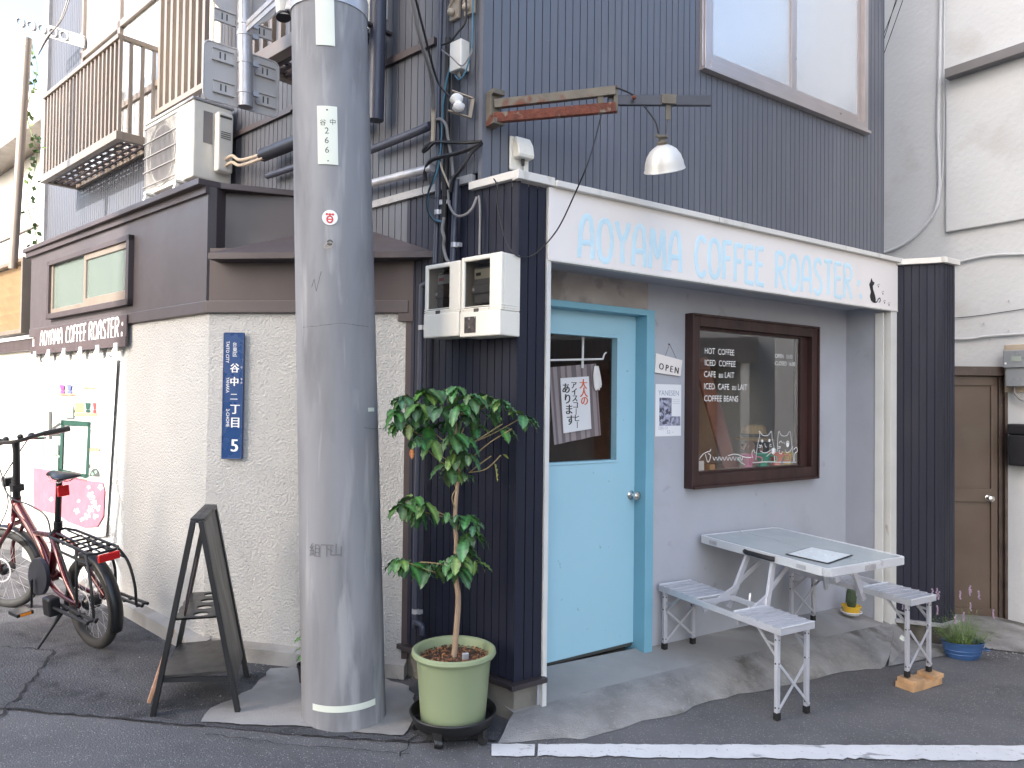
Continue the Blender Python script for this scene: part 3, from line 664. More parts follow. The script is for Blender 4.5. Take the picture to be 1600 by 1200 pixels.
# hipped awning
aw0, aw1 = FA.px(325, 403, .12)[0], FA.px(676, 403, .12)[0]
az = FA.px(500, 403, .12)[1]
ap_ = FA.px(520, 330, -.2)
vs = [FA.P(aw0, az, .12), FA.P(aw1, az, .12), FA.P(.62, az+.26, -.25), FA.P(.55, az+.26, -.25), FA.P(aw0+.03, az, -.1), FA.P(aw1, az, -.35)]
am = MB(); ht = .032
e0, e1 = FA.P(aw0, az, .12), FA.P(aw1, az, .12); apx = FA.P((aw0+aw1)/2+.02, az+.25, -.33)
b0_, b1_ = FA.P(aw0, az, -.30), FA.P(aw1+.05, az, -.33)
up = Vector((0, 0, ht))
am.add([e0, e1, b1_, b0_, e0+up, e1+up, b1_+up, b0_+up, apx+up], [(0, 1, 2, 3), (0, 4, 5, 1), (1, 5, 6, 2), (3, 2, 6, 7), (0, 3, 7, 4), (4, 8, 5), (5, 8, 6), (4, 7, 8), (7, 6, 8)])
build('awning_roof', am, m_brown, anx)
build('end_board', MB().box(FA, 1.06, 1.14, 1.9, 2.22, -.02, .02).box(FA, 1.10, 1.135, .12, 1.95, -.02, .008), m_dbrown, anx)
# window in the metal band
wm = MB(); x0, x1, z0, z1 = WL1
for q in ((x0, x0+.04, z0, z1), (x1-.04, x1, z0, z1), (x0, x1, z1-.035, z1), (x0, x1, z0, z0+.04)): wm.box(Lf, *q, .0, .05)
awo = build('window', wm, m_dbrown, anx, bevel=.002)
mid_ = Lf.px(141, 440)[0]
build('window_sash', MB().box(Lf, mid_, x1-.045, z0+.04, z0+.10, .014, .036).box(Lf, mid_-.02, mid_+.02, z0+.04, z1-.035, .014, .037).box(Lf, mid_+.02, x1-.045, z1-.075, z1-.035, .014, .036).box(Lf, x0+.04, x0+.075, z0+.04, z1-.035, .014, .03).box(Lf, x0+.07, mid_-.02, z0+.04, z0+.075, .014, .03), m_bronze, awo, bevel=.002)
build('pane', MB().box(Lf, x0+.075, mid_-.02, z0+.075, z1-.035, .014, .020), m_frost, awo)
build('pane', MB().box(Lf, mid_+.02, x1-.045, z0+.10, z1-.075, .018, .026), m_frost, awo)
# concrete skirting
sk = MB(); rn = random.Random(9)
for fr, s0, s1, zz in ((Lf, -2.9, .07, None), (FA, -.07, 1.13, None)):
    k = 14
    for i in range(k):
        a, b = s0+(s1-s0)*i/k, s0+(s1-s0)*(i+1)/k; p = fr.P(a, 0, .05); q = fr.P(b, 0, .05)
        zt0, zt1 = gz(p.x, p.y)+.075+rn.uniform(-.002, .002), gz(q.x, q.y)+.075
        vs = [fr.P(a, -.1, -.01), fr.P(b, -.1, -.01), fr.P(b, -.1, .075), fr.P(a, -.1, .075), fr.P(a, zt0+.02, -.01), fr.P(b, zt1+.02, -.01), fr.P(b, zt1, .06), fr.P(a, zt0, .06)]
        sk.add(vs, [(3, 2, 6, 7), (4, 7, 6, 5)]+([(0, 3, 7, 4)] if i == 0 else [])+([(1, 5, 6, 2)] if i == k-1 else []))
build('skirting', sk, m_conc, anx)
# ------------------------------------------------------------------ white building on the right
rb = thing('plaster_building', (4.4, 6.5, -.3), 'white plastered building right of the shop with raised upper panel and conduits', 'building')
RE = 1.05
rp = [RW.P(-1.6, 0), RW.P(-.16, 0)]
wall = holed(RW, -2.4, RE, -.5, ROOF+1, [], -.3, 0)
DOORA = -.14
w = MB().box(RW, -2.4, DOORA+.02, 1.8, ROOF+1, -.3, 0); w.box(RW, DOORA+.02, RE, -.6, ROOF+1, -.3, .0)
build('wall', w, m_rwall, rb)
pa, pb = RW.px(1480, 364); _, pt = RW.px(1480, 117)
build('wall_panel', MB().box(RW, pa, RE, pb, 4.36, -.01, .035), m_rwall, rb, bevel=.01)
la_, lb_ = RW.px(1487, 122)
build('ledge', MB().box(RW, la_, RE, 4.27, 4.35, .036, .13), m_eave, rb, bevel=.004)
# brown door, nearly frontal
D0 = RW.P(DOORA+.0, 0, -.05)
RD = Fr(D0, 93); dl0, dtop = RD.px(1480, 580); dbot = RD.px(1545, 974)[1]
zt = RD.px(1560, 579)[1]
fa = -1.0
fm = MB().box(RD, fa, .03, zt-.045, zt+.03, -.06, .05); fm.box(RD, -.045, .03, dbot, zt-.045, -.06, .051); fm.box(RD, -.075, -.045, dbot, zt-.05, -.06, .02)
build('door_frame', fm, m_rdframe, rb, bevel=.003)
ra = RD.px(1548, 700)[0]
dd = MB().box(RD, fa, -.078, dbot+.02, zt-.05, -.05, -.01)
_, r0 = RD.px(1520, 784); _, r1 = RD.px(1520, 763); _, t1 = RD.px(1500, 602)
for q in ((fa, -.078, r0, r1), (ra, -.078, dbot+.02, r0), (ra, -.078, r1, t1), (fa, -.078, t1, zt-.05), (fa, ra, dbot+.02, dbot+.12)): dd.box(RD, *q, -.012, .006)
ddo = build('door', dd, m_rdoor, rb, bevel=.002)
ka, kb = RD.px(1543, 778)
kk = MB().lathe(RD.P(ka, kb, .006), [(.028, 0), (.026, .006), (.012, .01), (.01, .03), (.024, .04), (.024, .055), (.01, .062), (1e-5, .062)], 18, RD.Z)
build('knob', kk, m_chrome, ddo, smooth=True)
build('door_step', MB().box(RD, fa, .06, -.5, dbot+.0, -.2, .06), m_base, rb, bevel=.01)
build('interior_wall', MB().box(RD, fa-.8, .5, -.5, 2.5, -.5, -.31), m_core, rb)
# ------------------------------------------------------------------ houses at the far left and off to the sides
nb = thing('neighbour_house', (-5.4, 7.6, .2), 'pale sunlit house at the far left edge with a slatted window box', 'building')
NL = Fr(Lf.P(-3.35, 0, -.12), 131.3)
build('wall', MB().box(NL, -4.5, .08, -.1, 1.93, -.5, 0), m_stucl, nb)
build('upper_wall', MB().box(NL, -7, -.2, 1.93, 6.0, -1.6, -1.4), m_beige, nb)
build('roof', MB().box(NL, -7, -.1, 5.0, 5.1, -1.4, -1.0), m_bronze, nb)
build('floor_band', MB().box(NL, -7, -.2, 3.9, 3.95, -1.4, -1.37).box(NL, -7, -.2, 3.0, 3.04, -1.4, -1.37), m_bronze, nb)
lx0, lx1 = NL.px(0, 460, .1)[0]-.5, NL.px(38, 460, .1)[0]
lz0, lz1 = NL.px(38, 520, .1)[1], NL.px(38, 402, .1)[1]
lv = MB().box(NL, lx1-.035, lx1, lz0, lz1, .0, .12); lv.box(NL, lx0, lx1-.035, lz1-.035, lz1, .0, .12); lv.box(NL, lx0, lx1-.035, lz0, lz0+.035, 0, .12)
lvo = build('window', lv, m_bronze, nb, bevel=.003)
sl_ = MB(); nsl = 7
for k in range(nsl):
    z = lz0+.04+(lz1-lz0-.08)*k/nsl; h = (lz1-lz0-.08)/nsl
    sl_.add([NL.P(lx0, z, .03), NL.P(lx1-.035, z, .03), NL.P(lx1-.035, z+h*.93, .075), NL.P(lx0, z+h*.93, .075), NL.P(lx0, z+h*.93, .03), NL.P(lx1-.035, z+h*.93, .03)], [(0, 1, 2, 3), (3, 2, 5, 4)])
build('louvre', sl_, M('tan slat', (.3, .21, .12), .5), lvo)
build('lower_band', MB().box(NL, -4.5, .085, 1.86, 1.96, .0, .04), m_dbrown, nb)
# unseen house behind the camera, its edge and height set to shade the corner
op = thing('opposite_shade_house', (-3, -9, 0), 'tall plain unseen house behind the viewer, shaped to shade the shop corner', 'building')
ep = Vector((-2.31, 5.06, 0))+Vector((-.62, -.785, 0))*12.0
build('wall', MB().box(WORLD, ep.x, ep.x+7.4, ep.y-7, ep.y, -1, 16), m_beige, op)
gw = thing('shade_wall', (-5.2, 2.0, .2), 'added grey wall out of view at the left, keeping sun off the ground', 'wall')  # added out of view so its shadow covers the ground by the bicycle
gp = Vector((-2.31, 5.06, 0))+Vector((-.62, -.785, 0))*3.9; gd = Fr(gp, 52)
build('blocks', MB().box(gd, -6, -.05, -.5, 1.75, -.12, 0), m_base, gw)
# house that the porch panes mirror
rh = thing('street_house', (6.8, 1.5, -.4), 'beige two storey house further along the street, right of the plaster building', 'building')
HF = Fr((6.3, 6.2, 0), 182)     # a runs towards -Y, faces -X
build('wall', MB().box(HF, 1.2, 9, -1, 5.2, -4, 0), m_beige, rh)
build('eave', MB().box(HF, 1.4, 4.2, 2.15, 2.25, 0, .7).box(HF, 1.4, 4.2, 1.95, 2.15, .62, .7), m_eave, rh)
build('roof', MB().box(HF, 1.0, 9.2, 5.2, 5.35, -4.2, .6), m_eave, rh)
build('shutter', MB().box(HF, 1.9, 3.4, -.4, 1.9, .0, .03), m_oldwood, rh)
wq = build('window', MB().box(HF, 2.6, 3.5, 3.0, 4.0, .0, .05), m_bronze, rh)
build('pane', MB().box(HF, 2.65, 3.45, 3.05, 3.95, .05, .055), m_core, wq)
build('post', MB().box(HF, 1.5, 1.6, -.5, 2.0, .55, .65), m_white, rh)
fh = thing('street_house', (-13.5, 7, .4), 'plain grey house with a dark roof at the far left end of the side street', 'building')
HF2 = Fr((-11.5, 2.5, 0), 5)
build('wall', MB().box(HF2, 0, 9, -.5, 4.2, -4, 0), m_stucl, fh)
build('roof', MB().box(HF2, -.3, 9.3, 4.2, 4.4, -4.3, .4), m_eave, fh)
for k in range(3):
    q = build('window', MB().box(HF2, 1+k*2.8, 2.4+k*2.8, 1.3, 2.6, 0, .05), m_bronze, fh); build('pane', MB().box(HF2, 1.06+k*2.8, 2.34+k*2.8, 1.36, 2.54, .05, .055), m_core, q)
# ------------------------------------------------------------------ hand lettering
LET = {
 'A': (.5, [[(0, 0), (.03, .35), (.07, .75), (.2, .98), (.36, .97), (.43, .7), (.46, .35), (.47, 0)], [(.05, .36), (.45, .38)]]),
 'O': (.5, [[(.25, 1), (.08, .88), (.01, .5), (.08, .12), (.25, 0), (.42, .12), (.49, .5), (.42, .88), (.25, 1)]]),
 'Y': (.46, [[(0, 1), (.1, .72), (.23, .5)], [(.46, 1), (.36, .72), (.23, .5), (.22, .2), (.24, 0)]]),
 'M': (.62, [[(0, 0), (.04, .5), (.1, 1), (.2, .6), (.31, .3), (.42, .6), (.52, 1), (.57, .5), (.61, 0)]]),
 'C': (.42, [[(.42, .86), (.3, 1), (.12, .92), (.02, .6), (.02, .35), (.12, .06), (.3, 0), (.42, .14)]]),
 'F': (.36, [[(0, 1), (.02, .5), (.01, 0)], [(0, .98), (.36, 1)], [(.02, .55), (.3, .57)]]),
 'E': (.36, [[(0, 1), (.02, .5), (0, 0)], [(0, .98), (.35, 1)], [(.02, .54), (.3, .56)], [(0, .02), (.37, .0)]]),
 'R': (.44, [[(0, 0), (.02, .5), (.01, 1)], [(.01, .98), (.3, .98), (.42, .8), (.34, .6), (.03, .52)], [(.14, .52), (.3, .28), (.44, 0)]]),
 'S': (.38, [[(.37, .86), (.24, 1), (.06, .92), (.02, .74), (.12, .58), (.28, .44), (.37, .26), (.3, .06), (.14, 0), (0, .12)]]),
 'T': (.42, [[(0, .98), (.42, 1)], [(.21, .99), (.22, .5), (.2, 0)]]),
 ' ': (.2, []),
 ':': (.3, [[(.1, .7), (.12, .78)], [(.1, .18), (.13, .22), (.1, .28)]]),
}
def lettering(mb, fr, body, a0, a1, base, top, r, c, jit=.02, seed=3):
    rn = random.Random(seed); gap = .16; tw = sum(LET[ch][0] for ch in body)+gap*(len(body)-1); k = (a1-a0)/tw; x = 0
    for ch in body:
        w, st = LET[ch]; dy = rn.uniform(-jit, jit); 
        for s in st:
            P_ = []
            for (u, v) in s:
                a = a0+(x+u)*k; b = base(a)+(top(a)-base(a))*(v+dy); P_.append(fr.P(a, b, c))
            if len(P_) > 2: P_ = smoothpath(P_, 5)
            mb.tube(P_, [r*rn.uniform(.92, 1.08) for _ in P_] if ch != ':' else r*1.6, 8, squash=(fr.Z, .12))
        x += w+gap
SG = Fr(C0, 55)
sign = thing('shop_sign', SG.P(1.75, 2.16, .02), 'long cream fascia board with pale blue hand lettering and a black cat, above the porch', 'sign')
build('board', MB().box(SG, PE+.006, 3.343, 2.163, 2.505, -.02, .014), m_fascia, sign, bevel=.002)
sc2 = MB().box(SG, PE+.03, 1.35, 2.505, 2.535, -.03, .045); sc2.box(SG, 1.353, 2.62, 2.505, 2.535, -.03, .045); sc2.box(SG, 2.623, 3.36, 2.505, 2.535, -.03, .045)
sc2.box(SG, PE+.006, 3.343, 2.153, 2.163, -.02, .018)
build('top_cap', sc2, m_cap, sign, bevel=.003)
lt = MB(); fc = .0145
def lin(x0, y0, x1, y1):
    return lambda a: y0+(y1-y0)*(a-x0)/(x1-x0)
pb0, pb1 = SG.px(903, 401, fc), SG.px(1330, 467, fc); pt0, pt1 = SG.px(912, 337, fc), SG.px(1330, 415, fc)
base_, top_ = lin(*pb0, *pb1), lin(*pt0, *pt1)
for body, q0, q1, sd_ in (('AOYAMA', 905, 1064, 3), ('COFFEE', 1087, 1193, 5), ('ROASTER', 1213, 1331, 8)):
    lettering(lt, SG, body, SG.px(q0, 400, fc)[0], SG.px(q1, 440, fc)[0], base_, top_, .015, fc, .015, sd_)
for x, y, r in ((1342, 441, .022), (1345, 463, .024), (1341, 445, .016)):
    p = SG.Q(x, y, fc); lt.lathe(p-SG.Z*.001, [(r*.85, 0), (r*.8, .0018), (1e-5, .0022)], 16, SG.Z, sx=.8)
build('lettering', lt, m_lblue, sign)
def catp(x, y): return (1340+x/3.75, 380+y/3.75)
cat_ = MB()
cp_ = [(80, 205), (88, 225), (98, 228), (96, 242), (88, 250), (90, 270), (100, 300), (106, 330), (104, 345), (92, 348), (78, 335), (72, 310), (78, 285), (72, 260), (68, 240), (76, 225)]
cat_.prism(SG, [SG.px(*catp(x, y), .015) for x, y in cp_], .0146, .0165)
cat_.tube(smoothpath([SG.Q(*catp(x, y), .0155) for x, y in ((96, 346), (112, 344), (120, 330), (130, 322), (134, 334), (128, 346))], 5), .0042, 6, squash=(SG.Z, .3))
for x, y in ((122, 250), (148, 292), (158, 345), (184, 358)):
    for dx, dy, r in ((0, 4, .006), (-6, -5, .0028), (-1, -9, .0028), (5, -9, .0028)):
        cat_.lathe(SG.Q(*catp(x+dx, y+dy), .0147), [(r, 0), (r*.8, .0015), (1e-5, .0016)], 10, SG.Z)
build('cat_emblem', cat_, m_black, sign)
# ------------------------------------------------------------------ utility pole
pc = Vector((-.743, 3.385, -.2)); pt_ = atY(514.5, 0, 3.40); dirp = (pt_-Vector((-.743, 3.385, .05)))
pole = thing('utility_pole', (pc.x, pc.y, .05), 'thick grey concrete utility pole with number plates, standing at the street corner', 'utility pole')
def pax(z): t = (z-.05)/dirp.z; return Vector((-.743, 3.385, .05))+dirp*t
def prad(z): return .186-.0046*(z-.05)
pm = MB(); pm.tube([pax(z) for z in (-.2, .6, 1.4, 2.2, 3, 3.8, 6.5)], [prad(z) for z in (-.2, .6, 1.4, 2.2, 3, 3.8, 6.5)], 64)
build('shaft', pm, m_pole, pole, smooth=True)
def onpole(px, py, off=0):   # nearest hit of a pixel ray on the pole
    d = ray(px, py); best = None
    t = 2.9
    while t < 3.9:
        p = EYE+d*t; a = pax(p.z)
        if math.hypot(p.x-a.x, p.y-a.y) <= prad(p.z)+off: return p
        t += .0008
    return EYE+d*3.2
def wrap(mb, px0, px1, y0, y1, off0, off1, n=10, ny=1):   # curved plate on the pole between pixel columns
    zt, zb = onpole((px0+px1)/2, y0).z, onpole((px0+px1)/2, y1).z; am = pax(zt)
    pl, pr = onpole(px0, (y0+y1)/2), onpole(px1, (y0+y1)/2); am = pax((zt+zb)/2)
    t0 = math.atan2(pl.y-am.y, pl.x-am.x); t1 = math.atan2(pr.y-am.y, pr.x-am.x)
    vs = []
    for off in (off0, off1):
        for z in (zt, zb):
            for i in range(n+1):
                t = t0+(t1-t0)*i/n; a = pax(z); r = prad(z)+off; vs.append(Vector((a.x+r*math.cos(t), a.y+r*math.sin(t), z)))
    m_ = n+1; fs = []
    for i in range(n):
        fs += [(2*m_+i, 2*m_+i+1, 3*m_+i+1, 3*m_+i), (i, i+1, 2*m_+i+1, 2*m_+i), (m_+i, m_+i+1, 3*m_+i+1, 3*m_+i)]
    fs += [(0, m_, 3*m_, 2*m_), (n, m_+n, 3*m_+n, 2*m_+n)]
    mb.add(vs, fs)
mb = MB(); wrap(mb, 493, 522, -60, 71, .001, .004); pl = build('number_plate', mb, m_plate, pole)
mb = MB(); wrap(mb, 496.5, 527.5, 166, 257, .001, .004); pl2 = build('number_plate', mb, m_plate, pole)
ink = MB()
pcen = onpole(512, 210, .006); aa = pax(pcen.z); nz_ = (Vector((pcen.x-aa.x, pcen.y-aa.y, 0))).normalized()
PF = Fr((pcen.x, pcen.y, 0), math.degrees(math.atan2(-nz_.y, nz_.x)))  # frame tangent to the pole
PF = Fr((pcen.x, pcen.y, 0), (-nz_.y, nz_.x, 0), (0, 0, 1), nz_)
for ch, x, y, h in (('谷', 499.5, 195, 7.5), ('中', 515.5, 194, 7.5), ('2', 507.5, 208.5, 10), ('6', 507.5, 223.5, 10), ('6', 508, 238.5, 10)):
    q_ = onpole(x+4, y-h/2, .0048); aq_ = pax(q_.z); ng_ = Vector((q_.x-aq_.x, q_.y-aq_.y, 0)).normalized(); PG = Fr(q_, (-ng_.y, ng_.x, 0), (0, 0, 1), ng_); a, b = PG.px(x, y); _, t = PG.px(x, y-h); put(ink, ch, PG, a, b, .0, (t-b)/.72)
for x, y in ((511, 171.5), (512.7, 251.5)): ink.lathe(PF.Q(x, y, -.002), [(.004, 0), (.003, .003), (1e-5, .003)], 10, nz_)
build('plate_digits', ink, m_ink, pl2)
mb = MB(); q = onpole(515.5, 340, .002); a_ = pax(q.z); nq = Vector((q.x-a_.x, q.y-a_.y, 0)).normalized()
mb.lathe(q-nq*.001, [(.034, 0), (.033, .003), (1e-5, .0035)], 32, nq); stk = build('round_sticker', mb, m_white, pole, smooth=True)
QF = Fr((q.x, q.y, q.z), (-nq.y, nq.x, 0), (0, 0, 1), nq)
em = MB()
for x in (-.013, 0, .013): em.lathe(QF.P(x, .014, .002), [(.0055, 0), (.005, .0015), (1e-5, .0016)], 12, nq)
em.tube([QF.P(-.013, .014, .0028), QF.P(.013, .014, .0028)], .0025, 6, squash=(nq, .2))
em.tube([QF.P(.012*math.cos(t), -.008+.014*math.sin(t), .0028) for t in [2*math.pi*i/20 for i in range(20)]], .0035, 6, closed=True, squash=(nq, .2))
em.tube([QF.P(-.01, -.008, .0028), QF.P(.01, -.008, .0028)], .003, 6, squash=(nq, .2))
build('sticker_emblem', em, m_red, stk)
q = onpole(515.5, 379, .0); mb = MB().lathe(q-nq*.002, [(.013, 0), (.013, .004), (.008, .004), (.007, .0)], 20, nq); build('cable_hole', mb, m_ink, pole)
T_ = Fr(q, (-nq.y, nq.x, 0), (0, 0, 1), nq)
build('earth_wire', MB().tube(smoothpath([T_.P(0, 0, 0), T_.P(.012, -.006, .02), T_.P(.01, -.022, .022), T_.P(-.008, -.03, .02), T_.P(-.022, -.024, .02), T_.P(-.012, -.008, .02), T_.P(0, 0, .004)], 6), .0022, 6), m_ccream, pole)
mb = MB(); wrap(mb, 489, 586, 1103, 1113, .0005, .0018, 20); build('reflective_band', mb, m_plate, pole)
mb = MB(); wrap(mb, 575, 584, 637, 643, .0005, .0018, 4); build('label', mb, m_plate, pole)
mb = MB()
for pts in ([(487, 449), (491, 436), (494, 455), (503, 420)], [(474, 512), (530, 505), (589, 512)], [(569, 668), (582, 670), (598, 670)]):
    pp = [onpole(*p) for p in pts]; fine = []
    for i in range(len(pts)-1):
        for k in range(8): fine.append(onpole(pts[i][0]+(pts[i+1][0]-pts[i][0])*k/8, pts[i][1]+(pts[i+1][1]-pts[i][1])*k/8+random.uniform(-.7, .7)))
    mb.tube(fine, .0012, 5)
build('crack', mb, m_ink, pole)
fd = MB()
for x, y, b in ((484, 868, '組'), (503, 868, '下'), (517, 868, '山')):
    p = onpole(x+8, y, .001); a_ = pax(p.z); nn = Vector((p.x-a_.x, p.y-a_.y, 0)).normalized(); f_ = Fr(p, (-nn.y, nn.x, 0), (0, 0, 1), nn); put(fd, b, f_, 0, 0, .0008, .062, center=True)
build('faded_stamp', fd, M('faded stamp ink', (.14, .14, .145), .8), pole)
# clamp and small capped cylinder at the top of the frame
cb = MB(); zc = pax(3.28)
cb.tube([zc+Vector((0, 0, -.03)), zc+Vector((0, 0, .05))], prad(3.28)+.006, 40)
build('clamp_band', cb, m_steel, pole, smooth=True)
cc = hz(441, 18, 3.26); cm_ = MB().tube([hz(443, 24, 3.255), hz(441, -8, 3.34)], [.032, .034], 20); capo = build('marker_cap', cm_, m_pvcw, pole, smooth=True)
build('cap_rim', MB().tube([hz(443.5, 27, 3.245), hz(443, 24, 3.255)], [.036, .035], 20), m_black, capo)
build('clamp_box', MB().box(Fr(hz(455, 8, 3.30), 100), -.03, .04, -.035, .045, -.04, .03), m_steel, pole, bevel=.004)
# ------------------------------------------------------------------ traffic sign seen from behind
YS = 4.05
SF = Fr(atY(385, 100, YS), 48)
ts = thing('traffic_sign', SF.P(0, -.3, .05), 'backs of a round and a square road sign on one pipe beside the utility pole', 'road sign')
pr = 11.2/1156*YS
pp0, pp1 = SF.Q(383.5, 166, pr), SF.Q(382, -60, pr)
build('pipe', MB().cyl(pp0, pp1, pr, seg=24).lathe(pp0, [(pr+.001, -.004), (pr+.001, .01), (pr-.006, .01), (pr-.006, -.004)], 24, pp1-pp0), m_steel, ts, smooth=True)
sq = [SF.px(*p) for p in ((318, 61), (436, 98), (434, 187), (318, 150))]
a0 = (sq[0][0]+sq[3][0])/2; a1 = (sq[1][0]+sq[2][0])/2; b1 = (sq[0][1]+sq[1][1])/2; b0 = (sq[2][1]+sq[3][1])/2
def rrect(a0, a1, b0, b1, r, n=5):
    out = []
    for cx, cy, t0 in ((a1-r, b1-r, 0), (a0+r, b1-r, 90), (a0+r, b0+r, 180), (a1-r, b0+r, 270)):
        for i in range(n+1): t = R(t0+90*i/n); out.append((cx+r*math.cos(t), cy+r*math.sin(t)))
    return out
plq = build('square_plate', MB().prism(SF, rrect(a0, a1, b0, b1, .035), -.012, 0), m_signb, ts, bevel=.003)
rimq = [SF.P(a, b, 0) for a, b in rrect(a0, a1, b0, b1, .035)]
build('plate_rim', MB().tube(rimq, .005, 6, closed=True), m_signb, plq)
rc = SF.px(384, -22); rr = abs(SF.px(318.5, -20)[0]-SF.px(436, -20)[0])/2
rd = build('round_plate', MB().lathe(SF.P(rc[0]-.02, rc[1], -.012), [(rr, 0), (rr, .012), (1e-5, .0125)], 48, SF.Z), m_signb, ts)
build('plate_rim', MB().tube([SF.P(rc[0]-.02+rr*math.cos(t), rc[1]+rr*math.sin(t), 0) for t in [2*math.pi*i/48 for i in range(48)]], .005, 6, closed=True), m_signb, rd)
def brkt(mb, x, y):
    a, b = SF.px(x, y); mb.box(SF, a-.055, a+.06, b-.028, b+.028, .0, .006); mb.box(SF, a-.055, a+.06, b-.036, b-.028, .0, .016); mb.box(SF, a-.055, a+.06, b+.028, b+.034, 0, .014)
    return a, b
for x, y in ((347, 88), (348, 138), (413, 112), (414, 157), (350, 27), (408, 50)):
    bm1 = MB(); sl2 = MB(); a, b = brkt(bm1, x, y)
    for dx in (-.012, .014): sl2.box(SF, a+dx-.004, a+dx+.004, b-.018, b+.018, .0055, .0066)
    bko = build('bracket', bm1, m_signb, ts, bevel=.001); build('bracket_slots', sl2, m_ink, bko)
for y in (97, 144, 54, 37):
    bn = MB()
    c_ = pp0.lerp(pp1, (166-y)/226); ax_ = (pp1-pp0).normalized(); bn.lathe(c_-ax_*.012, [(pr+.003, 0), (pr+.003, .024)], 24, ax_)
    bn.box(Fr(c_, 48), pr-.005, pr+.03, -.014, .014, -.0, .02)
    build('pipe_band', bn, m_steel, ts, bevel=.001)
ar = MB(); ar.bar(SF.Q(384, 47, pr+.02), hz(452, -14, 3.42), .006, .03); ar.bar(SF.Q(384, 38, pr+.03), hz(448, -24, 3.45), .005, .028)
build('arm', ar, m_steel, ts, bevel=.001)
# ------------------------------------------------------------------ air conditioner on the annex roof
ac = thing('air_conditioner', S.P(-3.09, 2.68, .18), 'cream outdoor air conditioner unit standing on white feet on the annex roof edge', 'air conditioner')
x0, x1, z0, z1, c0_, c1_ = -3.47, -2.69, 2.975, 3.505, .03, .31
body = build('case', MB().box(S, x0, x1, z0, z1, c0_, c1_), m_pvcw, ac, bevel=.012)
build('top_lid', MB().box(S, x0-.006, x1+.008, z1, z1+.018, c0_-.006, c1_+.008), m_trimg, ac, bevel=.004)
fg = MB(); cx, cz = x0+.29, z0+.26
fg.lathe(S.P(cx, cz, c1_-.002), [(.235, 0), (.235, .012), (.22, .014), (.218, .004), (1e-5, .003)], 40, S.Z)
build('fan_ring', fg, m_pvcw, body, smooth=True)
gr = MB()
for k in range(26): a = x0+.035+k*.0205; gr.box(S, a-.0025, a+.0025, z0+.03, z1-.03, c1_+.014, c1_+.019)
for k in range(5): b = z0+.05+k*.108; gr.box(S, x0+.02, x0+.575, b-.003, b+.003, c1_+.019, c1_+.026)
build('grille', gr, m_cgrey, body)
build('fan_opening', MB().lathe(S.P(cx, cz, c1_+.002), [(.2, 0), (1e-5, .0008)], 40, S.Z), m_mdark, body)
vc = MB().box(S, x1+.012, x1+.075, z0+.06, z1-.06, c0_+.03, c0_+.14); build('valve_cover', vc, m_pvcw, body, bevel=.012)
vs_ = MB()
for k in range(4): vs_.box(S, x1+.076, x1+.078, z1-.2-k*.014, z1-.195-k*.014, c0_+.05, c0_+.12)
vs_.box(S, x1+.0745, x1+.0775, z1-.1, z1-.085, c0_+.045, c0_+.13); build('vent_slots', vs_, m_ink, body)
build('data_label', MB().box(S, x1+.001, x1+.003, z1-.28, z1-.06, c0_+.145, c0_+.21), m_cgrey, body)
ft = MB()
for a in (x0+.12, x1-.16):
    ft.bar(S.P(a, 2.67, .42), S.P(a, 2.95, .34), .03, .03); ft.box(S, a-.02, a+.02, 2.955, 2.975, .0, .36); ft.box(S, a-.02, a+.02, 2.68, 2.70, .0, .44)
build('foot', ft, m_pvcw, ac, bevel=.003)
pz = MB()
for dz in (0, .045): pz.tube(smoothpath([S.P(x1+.05, 3.12-dz, .11), S.P(x1+.16, 3.13-dz, .11), S.P(x1+.3, 3.07-dz*.8, .12), S.P(-2.1, 3.05-dz*.6, .12)], 8), .011, 8)
build('refrigerant_pipe', pz, m_ccream, ac, smooth=True)
dk = MB().tube([S.P(-2.14, 3.055, .1), S.P(-1.1, 3.05, .1)], .042, 16); solo('pipe_duct', dk, m_darkst, 'fat black sleeve carrying the air conditioner pipes into the wall left of the pole', 'pipe', smooth=True)
# ------------------------------------------------------------------ drain pipes
def pipe(name, pts, r, mat, label, cat='pipe', group='pipes on the side wall', clips=(), seg=12, sm_=8, frn=None):
    P_ = smoothpath(pts, sm_) if len(pts) > 2 and sm_ else pts
    t = thing(name, pts[-1], label, cat, group) if clips else None
    o = build('tube' if clips else name, MB().tube(P_, r, seg), mat, t, smooth=True)
    if clips:
        for c in clips:
            cm = MB().lathe(Vector(c)-Vector((0, 0, .012)), [(r+.003, 0), (r+.003, .024)], 14); cm.box(Fr(c, 132), r, r+.02, -.01, .01, -.02, .004); build('clip', cm, m_steel, t)
    else: tag(o, label, cat, group)
    return o
pipe('drain_pipe', [S.P(-.93, 6.4, .09), S.P(-.975, 3.0, .09)], .045, m_pvcd, 'fat dark drain pipe running down the upper side wall just right of the utility pole')
pipe('drain_pipe', [S.Q(575, 236, .06), S.Q(650, 206, .06), S.Q(672, 196, .05)], .022, m_pvcd, 'sloping dark conduit from the utility pole to the cable bundle')
pipe('drain_pipe', [S.Q(560, 292, .06), S.Q(676, 262, .06)], .022, m_steel, 'sloping bright grey pipe below the dark conduit, right of the utility pole')
pipe('drain_pipe', [S.Q(470, 258, .06), S.Q(418, 275, .06)], .02, m_pvcd, 'thin dark pipe low on the upper wall left of the utility pole')
pipe('drain_pipe', [S.Q(690, -40, .035), S.Q(685, 150, .035), S.Q(684, 300, .035), S.Q(680, 412, .035)], .014, m_pvcd, 'slim blue grey vertical conduit running down the shop side wall beside the cables', clips=[S.Q(684, 332, .035)])
pipe('drain_pipe', [S.Q(700, 60, .03), S.Q(697, 250, .03), S.Q(691, 412, .03)], .016, m_pvcb, 'black vertical conduit next to the slim blue grey one on the shop side wall', clips=[S.Q(692, 317, .03)])
